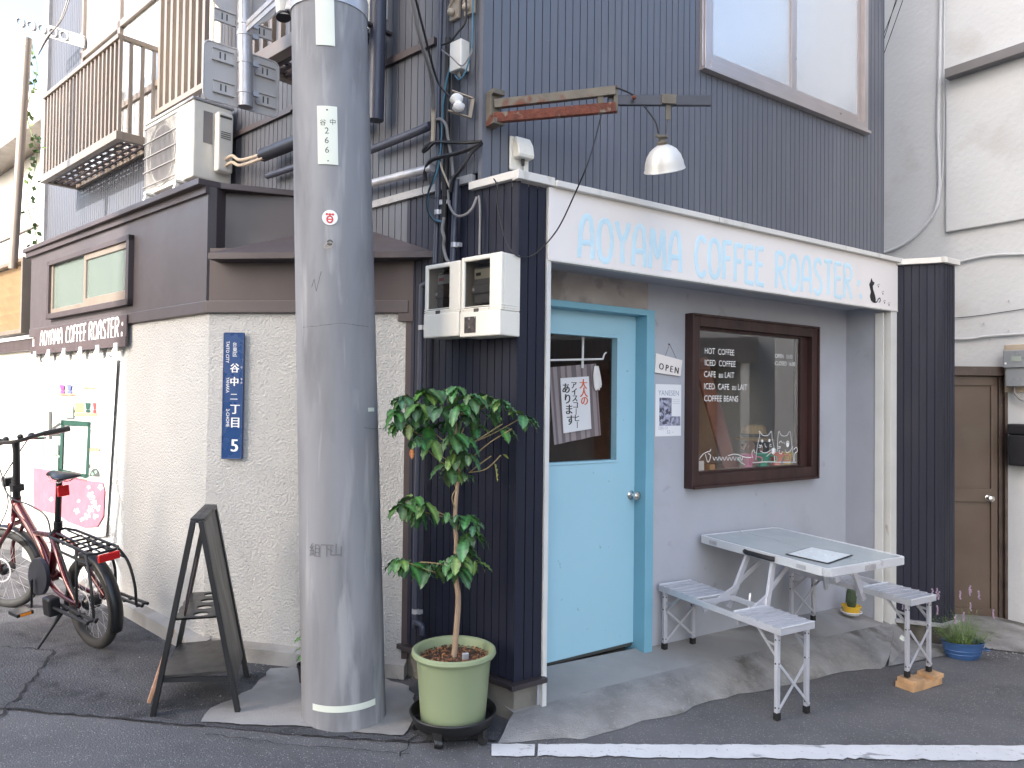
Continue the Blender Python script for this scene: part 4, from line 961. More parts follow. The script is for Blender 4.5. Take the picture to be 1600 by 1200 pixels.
pipe('drain_pipe', [S.Q(713, 280, .03), S.Q(707, 412, .03)], .015, m_pvcd, 'short dark conduit entering the right meter box from above', clips=[S.Q(710, 383, .03)])
dp = [S.Q(668, 443, .05), S.Q(661, 447, .05), S.Q(659, 460, .05), S.Q(656, 600, .05), S.Q(651, 800, .05), S.Q(648.5, 965, .05), S.Q(650, 972, .06), S.Q(659, 978, .07), S.Q(660, 992, .07)]
pipe('drain_pipe', dp, .0145, m_pvcd, 'blue grey downpipe left of the meter boxes with an elbow just above the sill', clips=[S.Q(658.5, 512, .05), S.Q(649, 955, .05)])
pipe('rain_pipe', [atY(43, 60, 6.3), atY(20, 420, 6.3)], .035, m_bronze, 'brown rain pipe in front of the pale neighbour house at far left')
vn = MB(); rn = random.Random(5)
p = [atY(50+8*math.sin(i*1.3), 75+i*28, 6.4) for i in range(12)]
vn.tube(smoothpath(p, 4), .004, 5)
for i in range(60):
    c = p[rn.randrange(12)]+Vector((rn.uniform(-.08, .06), 0, rn.uniform(-.1, .1))); u = Vector((rn.uniform(-1, 1), rn.uniform(-1, 1), rn.uniform(-1, 1))).normalized()*.03; w = u.orthogonal().normalized()*.02
    vn.quad(c-u, c-w, c+u, c+w)
solo('climbing_vine', vn, m_grass, 'thin sunlit vine climbing beside the brown rain pipe at far left', 'plant')
# ------------------------------------------------------------------ cables, insulator, boxes
cab = 'cables on the side wall of the shop'
def cable(pts, r, mat, label, group=cab, c=.04, fr=S, n=6):
    P_ = [fr.Q(p[0], p[1], p[2] if len(p) > 2 else c) for p in pts]
    return solo('cable', MB().tube(smoothpath(P_, n), r, 6), mat, label, 'cable', group, smooth=True)
cable([(636, -40, .5), (655, 55, .35), (672, 110, .2), (676, 140, .12), (677, 170, .08)], .0105, m_cgrey, 'thick grey service cable slanting down from the top to the striped sleeve')
cable([(640, -40, .5), (665, 60, .3), (683, 125, .14), (702, 150, .1), (716, 158, .07)], .006, m_pvcb, 'thin black cable slanting down to the white insulator')
cable([(677, 168, .07), (677, 200, .06), (676, 222, .06)], .012, m_ccream, 'cream and black spiral sleeved cable end above the loop')
cable([(676, 222, .05), (664, 230, .08), (661, 237, .08), (667, 234, .07), (680, 222, .06), (700, 222, .06), (725, 223, .06), (752, 221, .03)], .0085, m_pvcb, 'taped black cable running level to the building corner')
cable([(665, 282, .06), (664, 268, .07), (672, 252, .08), (690, 245, .07), (712, 240, .07), (735, 232, .05), (754, 222, .02)], .0105, m_pvcb, 'taped black cable bowing from a hanging end up to the building corner')
cable([(752, 224, .02), (735, 240, .05), (722, 262, .07), (708, 280, .06), (704, 300, .05)], .010, m_pvcb, 'taped black cable from the building corner down into the conduit')
cable([(700, 297, .05), (702, 320, .05), (712, 336, .06), (726, 336, .07), (738, 325, .06), (745, 308, .04)], .0065, m_cgrey, 'grey cable hanging in a loop below the flashing to a wall hook')
cable([(748, 306, .03), (750, 330, .03), (749, 398, .03)], .006, m_cgrey, 'straight grey cable dropping to the top of the right meter box')
cable([(799, -30, .03), (798, 100, .03), (794, 300, .03)][0:0] or [(739, -30, .03), (738, 60, .03), (736, 80, .03), (728, 110, .04), (718, 124, .05), (711, 118, .05)], .0042, m_cblue, 'blue cable hanging straight beside the white junction box')
cable([(706, 95, .03), (697, 130, .05), (692, 170, .05), (689, 230, .06), (682, 270, .07), (670, 300, .08), (668, 325, .08), (676, 342, .06), (690, 346, .05)], .005, m_cblue, 'blue cable sweeping left in a long loop below the sleeve')
cable([(700, 140, .04), (695, 180, .05), (688, 245, .06), (676, 280, .08), (667, 310, .09), (670, 335, .08), (684, 350, .06)], .0045, m_pvcb, 'black cable following the blue loop')
cable([(727, -20, .04), (728, 30, .05), (716, 50, .06), (703, 65, .06), (690, 70, .06)], .0055, m_pvcb, 'black cable from the terminal blocks down to the gutter bracket')
cable([(690, 78, .05), (706, 90, .09), (716, 100, .1), (724, 102, .06), (736, 84, .05), (737, 76, .04)], .0035, m_cgrey, 'thin grey cable crossing in front of the white junction box')
cable([(676, 190, .05), (688, 186, .06), (697, 196, .06), (700, 215, .05), (706, 250, .04), (708, 275, .04)], .008, m_cgrey, 'grey cable arching over from the dark conduit')
cable([(686, 243, .05), (690, 262, .06), (695, 275, .06), (704, 296, .05)], .005, m_ccream, 'yellow and black twisted wire between the bundles')
cable([(662, 283, .06), (660, 300, .07), (668, 308, .07), (684, 309, .06), (700, 304, .05)], .002, m_pvcb, 'thin wire loop hanging from the taped cable end')
cable([(694, 340, .04), (691, 358, .05), (694, 372, .05), (693, 385, .04), (697, 403, .05), (702, 410, .04)], .0085, m_cgrey, 'grey cable with a connector curving into the left meter box')
# long lamp lead that hangs over the pillar and the sign
LJ = hz(940, 178, 2.93)
ll_ = [LJ, FF.Q(922, 245, .45), FF.Q(895, 310, .3), FF.Q(870, 360, .16), FF.Q(840, 394, .06), FF.Q(821, 402, .02), FF.Q(804, 397, .03), S.Q(790, 375, .06), S.Q(781, 340, .05), S.Q(776, 310, .05), S.Q(777, 290, .045), S.Q(770, 277, .02)]
solo('cable', MB().tube(smoothpath(ll_, 8), .0033, 6), m_pvcb, 'long thin black lead sagging from the rusty lamp arm over the pillar corner', 'cable', smooth=True)
jb = thing('junction_box', S.Q(707, 115, .03), 'white rectangular junction box among the cables on the side wall', 'junction box')
ja0, _ = S.px(702, 110, .06); ja1, _ = S.px(720, 110, .06)
z1_, z0_ = S.px(703, 67, .06)[1], S.px(702, 113, .06)[1]
build('case', MB().box(S, ja0, ja1, z0_, z1_, .0, .06), m_pvcw, jb, bevel=.004)
build('gland', MB().cyl(S.P((ja0+ja1)/2, z0_, .03), S.P((ja0+ja1)/2, z0_-.03, .03), .009), m_cgrey, jb)
for k, x in enumerate((705, 728)):
    tb = thing('terminal_block', S.Q(x, 20, .02), ('left' if k == 0 else 'right')+' one of the two cream fuse terminal blocks at the top edge of the picture', 'terminal block', 'terminal blocks')
    a, b = S.px(x+3, 30 if k == 0 else 22, .02); t1 = MB().box(S, a-.03, a+.035, b, b+.4, .0, .018)
    build('backplate', t1, m_ccream, tb, bevel=.003)
    t2 = MB()
    for j in range(4): t2.sph(S.P(a, b+.03+j*.075, .035), .02, seg=10); t2.cyl(S.P(a-.01, b+.05+j*.075, .04), S.P(a+.03, b+.08+j*.075, .05), .007)
    build('porcelain_knob', t2, m_ccream, tb, smooth=True)
ins = thing('insulator', S.Q(722, 160, .04), 'white porcelain spool insulator held in a bent steel strap', 'insulator')
ia = S.Q(714, 158, .09); ax_ = (S.Y*.95+S.X*-.35).normalized()
im_ = MB().lathe(ia-ax_*.045, [(.012, -.01), (.026, 0), (.032, .012), (.022, .026), (.017, .034), (.03, .046), (.034, .058), (.024, .072), (.01, .08)], 24, ax_)
build('spool', im_, m_white, ins, smooth=True)
sp_ = MB()
q0, q1, q2, q3 = S.Q(706, 142, .1), S.Q(739, 154, .02), S.Q(734, 184, .02), S.Q(700, 173, .1)
sp_.bar(q0, q1, .022, .004, S.Y); sp_.bar(q1, q2, .022, .004, S.Z); sp_.bar(q2, q3, .022, .004, S.Y); build('strap', sp_, m_ccream, ins)
# ------------------------------------------------------------------ meter boxes
def meterbox(ax0, ax1, z0, z1, label, dark):
    t = thing('meter_box', S.P((ax0+ax1)/2, z0, .07), label, 'electric meter', 'meter boxes on the side wall')
    D = .13; g = MB(); w = ax1-ax0
    hx0, hx1, hz0, hz1 = ax0+.02, ax1-.075, z0+.135, z1-.022
    mb = holed(S, ax0, ax1, z0+.115, z1, [(hx0, hx1, hz0, hz1)], D-.02, D)
    shell = MB().box(S, ax0, ax1, z0, z0+.115, 0, D+.006).box(S, ax0, ax0+.012, z0+.115, z1, .0, D-.02).box(S, ax1-.06, ax1, z0+.115, z1-.001, .0, D-.02).box(S, ax0+.012, ax1-.06, z1-.012, z1-.0005, .0, D-.02)
    shell.add(mb.v, mb.f)
    cs = build('cover', shell, m_meter, t, bevel=.006)
    rb_ = MB()
    for k in range(3): rb_.box(S, ax0-.002, ax1+.002, z0+.115+k*.011, z0+.119+k*.011, .02, D+.003-.001*k)
    build('ribs', rb_, m_meter, cs, bevel=.001)
    build('recess', MB().box(S, ax0+.012, ax1-.06, hz0-.02, z1-.012, .001, .012), m_mdark, t)
    mx0, mx1, mz = hx0+.02, hx1-.015, (hz0+hz1)/2
    mm = m_mbrown if dark else m_mgrey
    mt_ = build('meter', MB().box(S, mx0, mx1, mz-.0, mz+.085, .012, .085).box(S, mx0-.004, mx1+.004, mz-.04, mz, .012, .095), mm, t, bevel=.006)
    build('terminal_cover', MB().box(S, mx0+.006, mx1-.004, mz-.085, mz-.041, .012, .09), m_mgrey if not dark else m_mdark, mt_, bevel=.006)
    build('display', MB().box(S, mx0+.008, mx1-.014, mz+.03, mz+.075, .085, .088), m_paper if dark else m_plate, mt_)
    build('display_window', MB().box(S, mx0+.018, mx0+.05, mz+.045, mz+.06, .0882, .0892), m_red if dark else m_ink, mt_)
    build('seal', MB().lathe(S.P(mx0+.008, mz-.02, .095), [(.009, 0), (.007, .003), (1e-5, .003)], 14, S.Z), m_white, mt_)
    build('window_pane', MB().quad(S.P(hx0, hz0, D-.01), S.P(hx1, hz0, D-.01), S.P(hx1, hz1, D-.01), S.P(hx0, hz1, D-.01)), m_clear, cs)
    build('latch', MB().box(S, (hx0+hx1)/2-.012, (hx0+hx1)/2+.018, hz0-.022, hz0-.005, D, D+.004), m_mdark, cs)
    return t
mb1 = meterbox(-.505, -.255, 1.79, 2.15, 'left cream meter box, holding a dark brown meter', True)
mb2 = meterbox(-.248, .012, 1.782, 2.158, 'right cream meter box, with a grey meter inside and a torn dark label', False)
build('worn_label', MB().box(S, -.215, -.14, 1.80, 1.875, .136, .1375), M('torn label', (.06, .05, .05), .8, var=.5, vs=40, stain=((.4, .37, .35), 45, .6, .05, .8)), mb2)
# ------------------------------------------------------------------ rusty lamp arm and lamp
lr0, lr1, lr2 = U.P(.02, 2.93, .03), hz(962, 150, 2.93), hz(1111, 158, 2.93)
arm = thing('lamp_arm', U.P(.02, 2.85, 0), 'rusty swing arm of steel channels bolted high on the front wall beside the sign', 'bracket')
def hzq(x, y, w): # point over the arm line with parameter w at pixel height y
    q = lr0.lerp(lr1, w); return q
wl_ = U.px(765, 170, .02)
t0_, t1_ = U.Q(773, 163, .05), hz(962, 142, 2.96)
b0__, b1__ = U.Q(771, 185, .05), hz(962, 168, 2.885)
build('upper_channel', MB().bar(t0_, t1_, .03, .042), m_rust2, arm, bevel=.002)
build('lower_channel', MB().bar(b0__, b1__, .03, .046), m_rust, arm, bevel=.002)
wp = MB(); wa, wz = U.px(768, 173, .01); wp.box(U, wa-.03, wa+.025, wz-.085, wz+.085, .0, .05); wp.box(U, wa-.03, wa+.035, wz+.06, wz+.086, .05, .075); wp.box(U, wa-.03, wa+.035, wz-.085, wz-.055, .05, .075)
build('wall_bracket', wp, m_rust2, arm, bevel=.003, label='rust eaten wall bracket')
ep_ = MB(); d_ = (lr2-lr1).normalized()
e_up, e_dn = hz(938, 142, 2.965), hz(938, 172, 2.88); ep_.bar(e_up+Vector((0, 0, .012)), e_dn-Vector((0, 0, .012)), .036, .03, (1, 0, 0)); ep_.bar(t1_+Vector((0, 0, .02)), b1__-Vector((0, 0, .02)), .02, .02, (1, 0, 0))
build('end_strap', ep_, m_rust2, arm, bevel=.002)
j0 = hz(950, 157, 2.925); build('outer_beam', MB().bar(j0, hz(1111, 158, 2.925), .022, .048), m_darkst, arm, bevel=.002)
bolts = MB()
for p in (t1_+Vector((0, 0, .016)), b1__+Vector((0, 0, -.018)), hz(990, 154, 2.925)+Vector((0, -.012, .0))): bolts.sph(p, .011, seg=10)
build('bolt', bolts, m_rust, arm, smooth=True)
lp = thing('pendant_lamp', hz(1038, 262, 2.7), 'dull enamel bell shade hanging from the dark beam of the rusty arm', 'lamp')
hc = hz(1044, 157, 2.925); YL = hc.y
def L3(x, y): d = ray(x, y); return EYE+d*(YL/d[1])
cl_ = MB().box(Fr(hc, math.degrees(math.atan2(d_.x, d_.y))), -.034, .034, -.022, .024, -.02, .02); cl_.box(Fr(hc, math.degrees(math.atan2(d_.x, d_.y))), -.012, .012, -.095, -.02, .0, .006)
build('clamp', cl_, m_rust2, lp, bevel=.002)
build('hanger_wire', MB().tube([L3(1043, 184), L3(1041, 209)], .0022, 6), m_ink, lp)
bc = L3(1038.5, 266); ax_ = ((L3(1032, 216)-bc).normalized()+Vector((-.05, -.42, -.02))).normalized()
sh = MB().lathe(bc, [(.0955, -.003), (.098, .0), (.0935, .012), (.09, .035), (.08, .065), (.062, .092), (.04, .108), (.024, .116), (.02, .13), (.016, .13), (.02, .112), (.036, .104), (.058, .088), (.076, .062), (.086, .034), (.0905, .005), (.0955, -.003)], 40, ax_)
build('shade', sh, m_enamel, lp, smooth=True)
nk = MB().lathe(bc+ax_*.118, [(.024, 0), (.026, .012), (.016, .02), (.014, .03), (.022, .034), (.022, .04), (1e-5, .041)], 20, ax_); nk.box(Fr(bc+ax_*.155, 75), -.03, .03, -.006, .006, -.008, .008)
build('socket', nk, m_rust2, lp, smooth=True)
build('bulb', MB().sph(bc+ax_*.05, .03, sz=1.2), m_white, lp, smooth=True)
solo('cable', MB().tube(smoothpath([t1_+Vector((-.03, 0, .02)), L3(967, 143)+Vector((0, -.03, 0)), L3(993, 151), L3(1012, 173), L3(1024, 190), L3(1029, 208), L3(1031, 216)], 7), .004, 6), m_pvcb, 'short black lead curving from the rusty arm joint down to the lamp shade', 'cable', smooth=True)
# ------------------------------------------------------------------ wall socket
ws = thing('outlet_cover', U.Q(814, 240), 'cream weatherproof outlet cover with a plug, on the blue grey wall under the rusty arm', 'outlet')
oa, ob = U.px(814, 241, .02)
build('back_plate', MB().box(U, oa-.062, oa+.055, ob-.085, ob+.085, .0, .014), m_meter, ws, bevel=.008)
hp = Fr(U.P(oa+.0, ob, .0), U.X, U.Y, U.Z)
hd = MB(); pf = [(.014, .08), (.03, .082), (.058, .04), (.068, -.012), (.062, -.028), (.014, -.028)]
vs = [hp.P(x, z, c) for x in (-.045, .05) for c, z in pf]; n6 = 6
hd.add(vs, [tuple(range(6)), tuple(range(6, 12))]+[(i, (i+1) % 6, 6+(i+1) % 6, 6+i) for i in range(6)])
build('hood', hd, m_meter, ws, bevel=.006)
build('plug', MB().cyl(hp.P(.005, -.03, .03), hp.P(.005, -.06, .032), .011, .007), m_black, ws)
build('plug_lead', MB().tube(smoothpath([hp.P(.005, -.06, .032), hp.P(.003, -.11, .03), hp.P(-.02, -.18, .02), hp.P(-.06, -.215, .03)], 6), .003, 6), m_cgrey, ws)
# ------------------------------------------------------------------ things on the porch wall and door
BW_ = BACK
os_ = thing('open_sign', BW_.Q(1044, 600), 'small white wooden plaque lettered OPEN hanging by a string on the porch wall', 'sign')
oq = [BW_.px(*p, .012) for p in ((1025, 552), (1066, 563), (1063, 588), (1023, 582))]
build('plaque', MB().prism(BW_, oq, .004, .014), m_fascia, os_, bevel=.001)
tmb = MB(); e = Vector((oq[1][0]-oq[0][0], oq[1][1]-oq[0][1])).normalized()
OFR = Fr(BW_.P(*oq[3], .0145), BW_.X*e.x+BW_.Y*e.y, BW_.Y*e.x-BW_.X*e.y, BW_.Z); ow = (Vector(oq[2])-Vector(oq[3])).length
[put(tmb, 'O P E N', OFR, ow*.12+k, .026, .0008+k*.1, .054, ow*.76) for k in (0, .0015, .003)]; build('sign_letters', tmb, m_black, os_)
nl = BW_.px(1044, 538); stg = MB().tube([BW_.P(*BW_.px(1037, 556), .014), BW_.P(*nl, .012), BW_.P(*BW_.px(1054, 560), .014)], .0013, 5); stg.sph(BW_.P(*nl, .008), .005, seg=8); build('string', stg, m_ink, os_)
po = thing('event_poster', BW_.Q(1043, 680), 'white paper poster with a grey street photo and the word YANESEN, below the OPEN plaque', 'poster')
pq = [BW_.px(*p) for p in ((1024, 600), (1064, 602), (1062, 682), (1022, 682))]
pa0, pa1, pb0_, pb1_ = pq[0][0], pq[1][0], pq[3][1], pq[0][1]
def wavy(fr, a0, a1, b0, b1, c, amp=.004, n=8, th=.0008):
    mb = MB(); vs = []
    for i in range(n+1):
        for j in range(n+1): u, v = i/n, j/n; vs.append(fr.P(a0+(a1-a0)*u, b0+(b1-b0)*v, c+amp*math.sin(u*5+v*2)*(1-abs(2*v-1)**3*.3)+amp))
    mb.add(vs, [(i*(n+1)+j, (i+1)*(n+1)+j, (i+1)*(n+1)+j+1, i*(n+1)+j+1) for i in range(n) for j in range(n)]); return mb
build('sheet', MB().box(BW_, pa0, pa1, pb0_, pb1_, .001, .0025), m_paper, po)
pw, ph = pa1-pa0, pb1_-pb0_
pg = MB().box(BW_, pa0+pw*.15, pa0+pw*.62, pb0_+ph*.2, pb1_-ph*.26, .0026, .0032)
m_ph = M('grey photo print', (.3, .31, .4), .6, var=.7, vs=30, stain=((.03, .03, .05), 26, .52, .04, .9))
build('photo_print', pg, m_ph, po); build('photo_print', MB().box(BW_, pa0+pw*.63, pa0+pw*.97, pb0_+ph*.2, pb0_+ph*.38, .0026, .0032), m_ph, po)
tp = MB(); put(tp, 'YANESEN', BW_, pa0+pw*.1, pb1_-ph*.215, .003, pw*.2, pw*.8); m_gb = M('grey blue print', (.25, .29, .36), .6); build('title', tp, m_gb, po)
tp = MB(); put(tp, '5.2(fri) - 5.4', BW_, pa0+pw*.12, pb0_+ph*.13, .003, pw*.12, pw*.35); put(tp, '5.2  ~', BW_, pa0+pw*.45, pb0_+ph*.05, .003, pw*.13, pw*.25)
for k in range(3): tp.box(BW_, pa0+pw*.66, pa0+pw*.94, pb1_-ph*(.3+k*.035), pb1_-ph*(.295+k*.035), .0026, .003)
build('small_print', tp, m_gb, po)
# curtain and notice behind the door pane
CT = DF.at(0, 0, -.075)
cu_ = thing('cloth_banner', CT.Q(895, 650), 'grey striped cloth hung from a rod behind the door pane', 'cloth')
cq = [CT.px(*p) for p in ((857, 574), (931, 568), (938, 680), (866, 695))]
def warp(q, u, v): # bilinear inside quad TL,TR,BR,BL
    tl, tr_, br, bl = [Vector(p) for p in q]; return (tl.lerp(tr_, u)).lerp(bl.lerp(br, u), v)
def clothm(q, c, n=24, u0=0, u1=1):
    vs = []
    for i in range(n+1):
        for j in range(9):
            u = u0+(u1-u0)*i/n; p = warp(q, u, j/8); vs.append(CT.P(p.x, p.y, c+.004*math.sin(u*14)*(.3+j/8)))
    return MB().add(vs, [(i*9+j, (i+1)*9+j, (i+1)*9+j+1, i*9+j+1) for i in range(n) for j in range(8)])
build('fabric', clothm(cq, 0), m_cloth, cu_, smooth=True)
stp = MB()
for u0, u1 in ((.04, .08), (.16, .24), (.33, .37), (.46, .56), (.66, .7), (.79, .88), (.95, .98)): k = clothm(cq, .0015, 3, u0, u1); stp.add(k.v, k.f)
build('stripes', stp, m_cloth2, cu_, smooth=True)
rdm = MB().tube([CT.Q(850, 563, .02), CT.Q(942, 561, .02)], .006, 8); rdm.tube(smoothpath([CT.Q(942, 561, .02), CT.Q(944, 554, .02), CT.Q(947, 551, .02)], 4), .005, 8); rdm.tube([CT.Q(911, 525, .0), CT.Q(910, 575, .01)], .007, 8)
build('rod', rdm, m_white, cu_, smooth=True)
no = thing('paper_notice', CT.Q(893, 640, .012), 'white notice with brushed red and black Japanese writing pinned on the striped cloth', 'notice')
nq4 = [CT.px(*p, .012) for p in ((875.5, 591), (920, 588), (924, 670), (880.5, 677))]
build('paper', MB().prism(CT, nq4, .011, .0125), m_paper, no)
jb_ = MB(); jr = MB()
def vtext(mb, chars, fr, x0, y0, x1, y1, hpx, c):
    n = len(chars)
    for i, ch in enumerate(chars):
        x = x0+(x1-x0)*i/max(1, n-1); y = y0+(y1-y0)*i/max(1, n-1); a, b = fr.px(x, y, c); _, t = fr.px(x, y-hpx, c); s_ = (t-b)/.85
        if ch == 'ー': mb.box(fr, a+s_*.45, a+s_*.55, b, b+s_*.8, c, c+.0008); continue
        vs, fs = textmesh(ch, s_)
        for dx in (-.03, -.015, 0, .015, .03): mb.add([fr.P(a+v.x+dx*s_*1.2, b+v.y+.06*s_, c+.0003*(1+dx*20)) for v in vs], fs)
vtext(jr, '大人の', CT, 905, 607, 907, 633, 14, .0132)
vtext(jb_, 'アイスコーヒー', CT, 891.5, 607, 897, 669, 10.8, .0132)
vtext(jb_, 'あります', CT, 877.5, 614, 884.5, 664, 15, .0132)
build('black_writing', jb_, m_black, no); build('red_writing', jr, M('vermilion ink', (.65, .12, .04), .7), no)
mop = MB(); rn = random.Random(8)
mc = CT.Q(932, 572, .02)
for k in range(26):
    o = Vector((rn.uniform(-.02, .02), 0, 0)); mop.tube(smoothpath([mc+o*.4, mc+CT.X*(o.x*1.1+.003)-Vector((0, 0, .05)), mc+CT.X*(o.x*1.3+.012)-Vector((0, 0, rn.uniform(.1, .14)))], 4), .0045, 5)
solo('mop_head', mop, m_white, 'small white string mop hanging right of the striped cloth behind the door pane', 'mop', smooth=True)
# things inside behind the porch window
def dripper(name, x, y, mat, label):
    p = BACK.Q(x, y, -.12); k = BACK.Q(x, y-22, -.12); h = (k-p).length; t = thing(name, p, label, 'coffee dripper', 'coffee drippers on the window sill')
    p.z = 1.041
    build('cone', MB().lathe(p, [(.028, .022), (.03, .03), (.056, .095), (.053, .095), (.026, .03), (1e-5, .03)], 24), mat, t, smooth=True)
    build('base', MB().lathe(p, [(.045, 0), (.047, .006), (.03, .012), (.028, .022), (1e-5, .022)], 24), mat, t, smooth=True)
    hm = MB().tube(smoothpath([p+Vector((.045, -.02, .08)), p+Vector((.08, -.03, .075)), p+Vector((.078, -.03, .045)), p+Vector((.035, -.02, .04))], 5), .004, 6); build('handle', hm, mat, t, smooth=True)
for x, col, lab in ((1169, (.75, .2, .36), 'pink plastic coffee dripper on the sill behind the porch window, leftmost of the row'), (1192, (.02, .5, .3), 'green plastic coffee dripper behind the porch window, between the pink and the orange ones'), (1213, (.8, .14, .05), 'orange red plastic coffee dripper behind the porch window, next to the yellow one'), (1231, (.8, .55, .03), 'yellow plastic coffee dripper behind the porch window, rightmost of the row')):
    dripper('coffee_dripper', x, 735, M(lab.split()[0]+' plastic', col, .25, coat=.4), lab)
cdp = BACK.Q(1089, 742, -.06); cdp.z = 1.041
solo('price_card', MB().box(Fr(cdp, 60), -.05, .06, 0, .075, -.003, 0), m_white, 'small white card standing at the left end of the sill behind the porch window', 'card')
solo('napkin_box', MB().box(Fr(cdp+FF.Z*-.08, 60), -.06, .06, .0, .1, -.06, 0), M('magenta card', (.5, .05, .2), .5), 'magenta box behind the small white card inside the porch window', 'box', bevel=.004)
cb_ = BACK.Q(1113, 736, -.08); cb_.z = 1.041
solo('wooden_block', MB().box(Fr(cb_, 60), -.02, .025, 0, .045, -.04, 0), m_wood2, 'little wooden cube on the sill behind the porch window', 'block', bevel=.003)
solo('reflection_board', MB().bar(BACK.Q(1093, 560, -.35), BACK.Q(1142, 735, -.22), .13, .02, BACK.Z), M('red brown board', (.22, .09, .065), .6, var=.1), 'red brown board added inside the porch window in place of a diagonal reflection', 'board')  # added board standing in for a diagonal reflection in the pane
# person seated inside
def skin_body(name, joints, edges, mat, parent, root=0, sub=2):
    me = bpy.data.meshes.new(name); o = bpy.data.objects.new(name, me); me.from_pydata([j[0] for j in joints], edges, []); COL.objects.link(o)
    sk_ = o.modifiers.new('skin', 'SKIN'); o.modifiers.new('sub', 'SUBSURF').levels = sub; o.modifiers['sub'].render_levels = sub
    for i, j in enumerate(joints): me.skin_vertices[0].data[i].radius = j[1]; me.skin_vertices[0].data[i].use_root = (i == root)
    dg = bpy.context.evaluated_depsgraph_get(); em = bpy.data.meshes.new_from_object(o.evaluated_get(dg)); vs = [v.co.copy() for v in em.vertices]; fs = [tuple(p.vertices) for p in em.polygons]
    bpy.data.objects.remove(o); mb = MB(); mb.add(vs, fs); return build(name, mb, mat, parent, smooth=True)
hd0 = BACK.Q(1178, 700, -.5); hz0 = hd0.z
base_p = Vector((hd0.x+.05, hd0.y+.05, hz0-.75))
per = thing('person', base_p, 'person in straw hat and dark shirt, seated inside behind the porch window', 'person')
HX = Vector((-.93, -.35, 0)).normalized(); HS = Vector((-HX.y, HX.x, 0)); Z_ = Vector((0, 0, 1))
def hp_(f, s, u): return hd0+HX*f+HS*s+Z_*u
bj = [(hp_(-.03, 0, -.66), (.15, .12)), (hp_(-.04, 0, -.5), (.14, .11)), (hp_(-.03, 0, -.32), (.16, .11)), (hp_(-.03, 0, -.2), (.09, .08)), (hp_(-.02, 0, -.13), (.052, .052)), (hp_(0, 0, -.04), (.07, .066)), (hp_(0, 0, .05), (.085, .075)), (hp_(-.005, 0, .11), (.06, .055)),
      (hp_(-.03, .19, -.25), (.06, .06)), (hp_(.0, .23, -.48), (.045, .045)), (hp_(.22, .2, -.5), (.034, .034)), (hp_(.29, .19, -.5), (.03, .02)),
      (hp_(-.03, -.19, -.25), (.06, .06)), (hp_(.0, -.23, -.48), (.045, .045)), (hp_(.22, -.2, -.5), (.034, .034)), (hp_(.29, -.19, -.5), (.03, .02)),
      (hp_(.36, .1, -.68), (.085, .085)), (hp_(.4, .1, -1.08), (.05, .05)), (hp_(.36, -.1, -.68), (.085, .085)), (hp_(.4, -.1, -1.08), (.05, .05))]
be = [(0, 1), (1, 2), (2, 3), (3, 4), (4, 5), (5, 6), (6, 7), (3, 8), (8, 9), (9, 10), (10, 11), (3, 12), (12, 13), (13, 14), (14, 15), (0, 16), (16, 17), (0, 18), (18, 19)]
pbod = skin_body('body', bj, be, m_skin, per)
shj = [(j[0]+(HX*-.002), (j[1][0]+.018, j[1][1]+.018)) for j in bj]
sel = [0, 1, 2, 3, 8, 9, 12, 13]; mp = {v: i for i, v in enumerate(sel)}
skin_body('shirt', [shj[i] for i in sel], [(mp[a], mp[b]) for a, b in be if a in mp and b in mp], m_shirt, per)
fcm = MB().tube([hp_(.075, 0, .035), hp_(.11, 0, -.01)], [.009, .014], 8); fcm.sph(hp_(.085, 0, -.045), .014, sx=.6, sz=.4); fcm.sph(hp_(0, .082, 0), .025, sx=.5); fcm.sph(hp_(0, -.082, 0), .025, sx=.5)
build('face_features', fcm, m_skin, per, smooth=True)
ey = MB().sph(hp_(.083, .03, .022), .009); ey.sph(hp_(.083, -.03, .022), .009); build('eyes', ey, m_black, per, smooth=True)
hr = MB().lathe(hp_(-.03, 0, -.05), [(.055, -.02), (.088, .03), (.092, .1)], 20); build('hair', hr, m_black, per, smooth=True)
ht = MB().lathe(hp_(0, 0, .075), [(.155, -.012), (.157, -.006), (.10, .006), (.096, .03), (.088, .08), (.07, .1), (1e-5, .105)], 32); hto = build('straw_hat', ht, m_straw, per, smooth=True)
build('hat_band', MB().lathe(hp_(0, 0, .085), [(.102, 0), (.1, .028)], 32), m_black, hto, smooth=True)
tag(build('stool', MB().lathe(base_p-Vector((0, 0, .0)), [(.17, .0), (.17, .05), (1e-5, .05)], 24).cyl(base_p, base_p-Vector((0, 0, .35)), .03), m_wood), 'round wooden stool under the person inside the shop', 'stool')
# ------------------------------------------------------------------ folding picnic table with attached benches
TC = Vector((1.7023, 4.3847, 0)); TX = Vector((math.sin(R(57.7)), math.cos(R(57.7)), -.0135)); TV = Vector((math.sin(R(147.1)), math.cos(R(147.1)), -.0395))
T = Fr(TC, TX, TV*.845, (0, 0, 1))     # a to the right bench, b towards the street, c up
pt = thing('picnic_table', (TC.x, TC.y, -.1), 'folding aluminium picnic table with two attached slatted benches on the porch', 'table')
zt_ = .649
top = build('tabletop', MB().prism(T, rrect(-.34, -.003, -.50, .50, .04), zt_-.006, zt_).prism(T, rrect(.003, .34, -.50, .50, .04), zt_-.006, zt_), m_ttop, pt)
rim = MB(); 
for s_ in (-1, 1):
    rim.box(T, s_*.352-.010, s_*.352+.010, -.48, .48, zt_-.042, zt_+.003)
for s_ in (-1, 1):
    rim.box(T, -.33, -.004, s_*.512-.010, s_*.512+.010, zt_-.042, zt_+.003); rim.box(T, .004, .33, s_*.512-.010, s_*.512+.010, zt_-.042, zt_+.003)
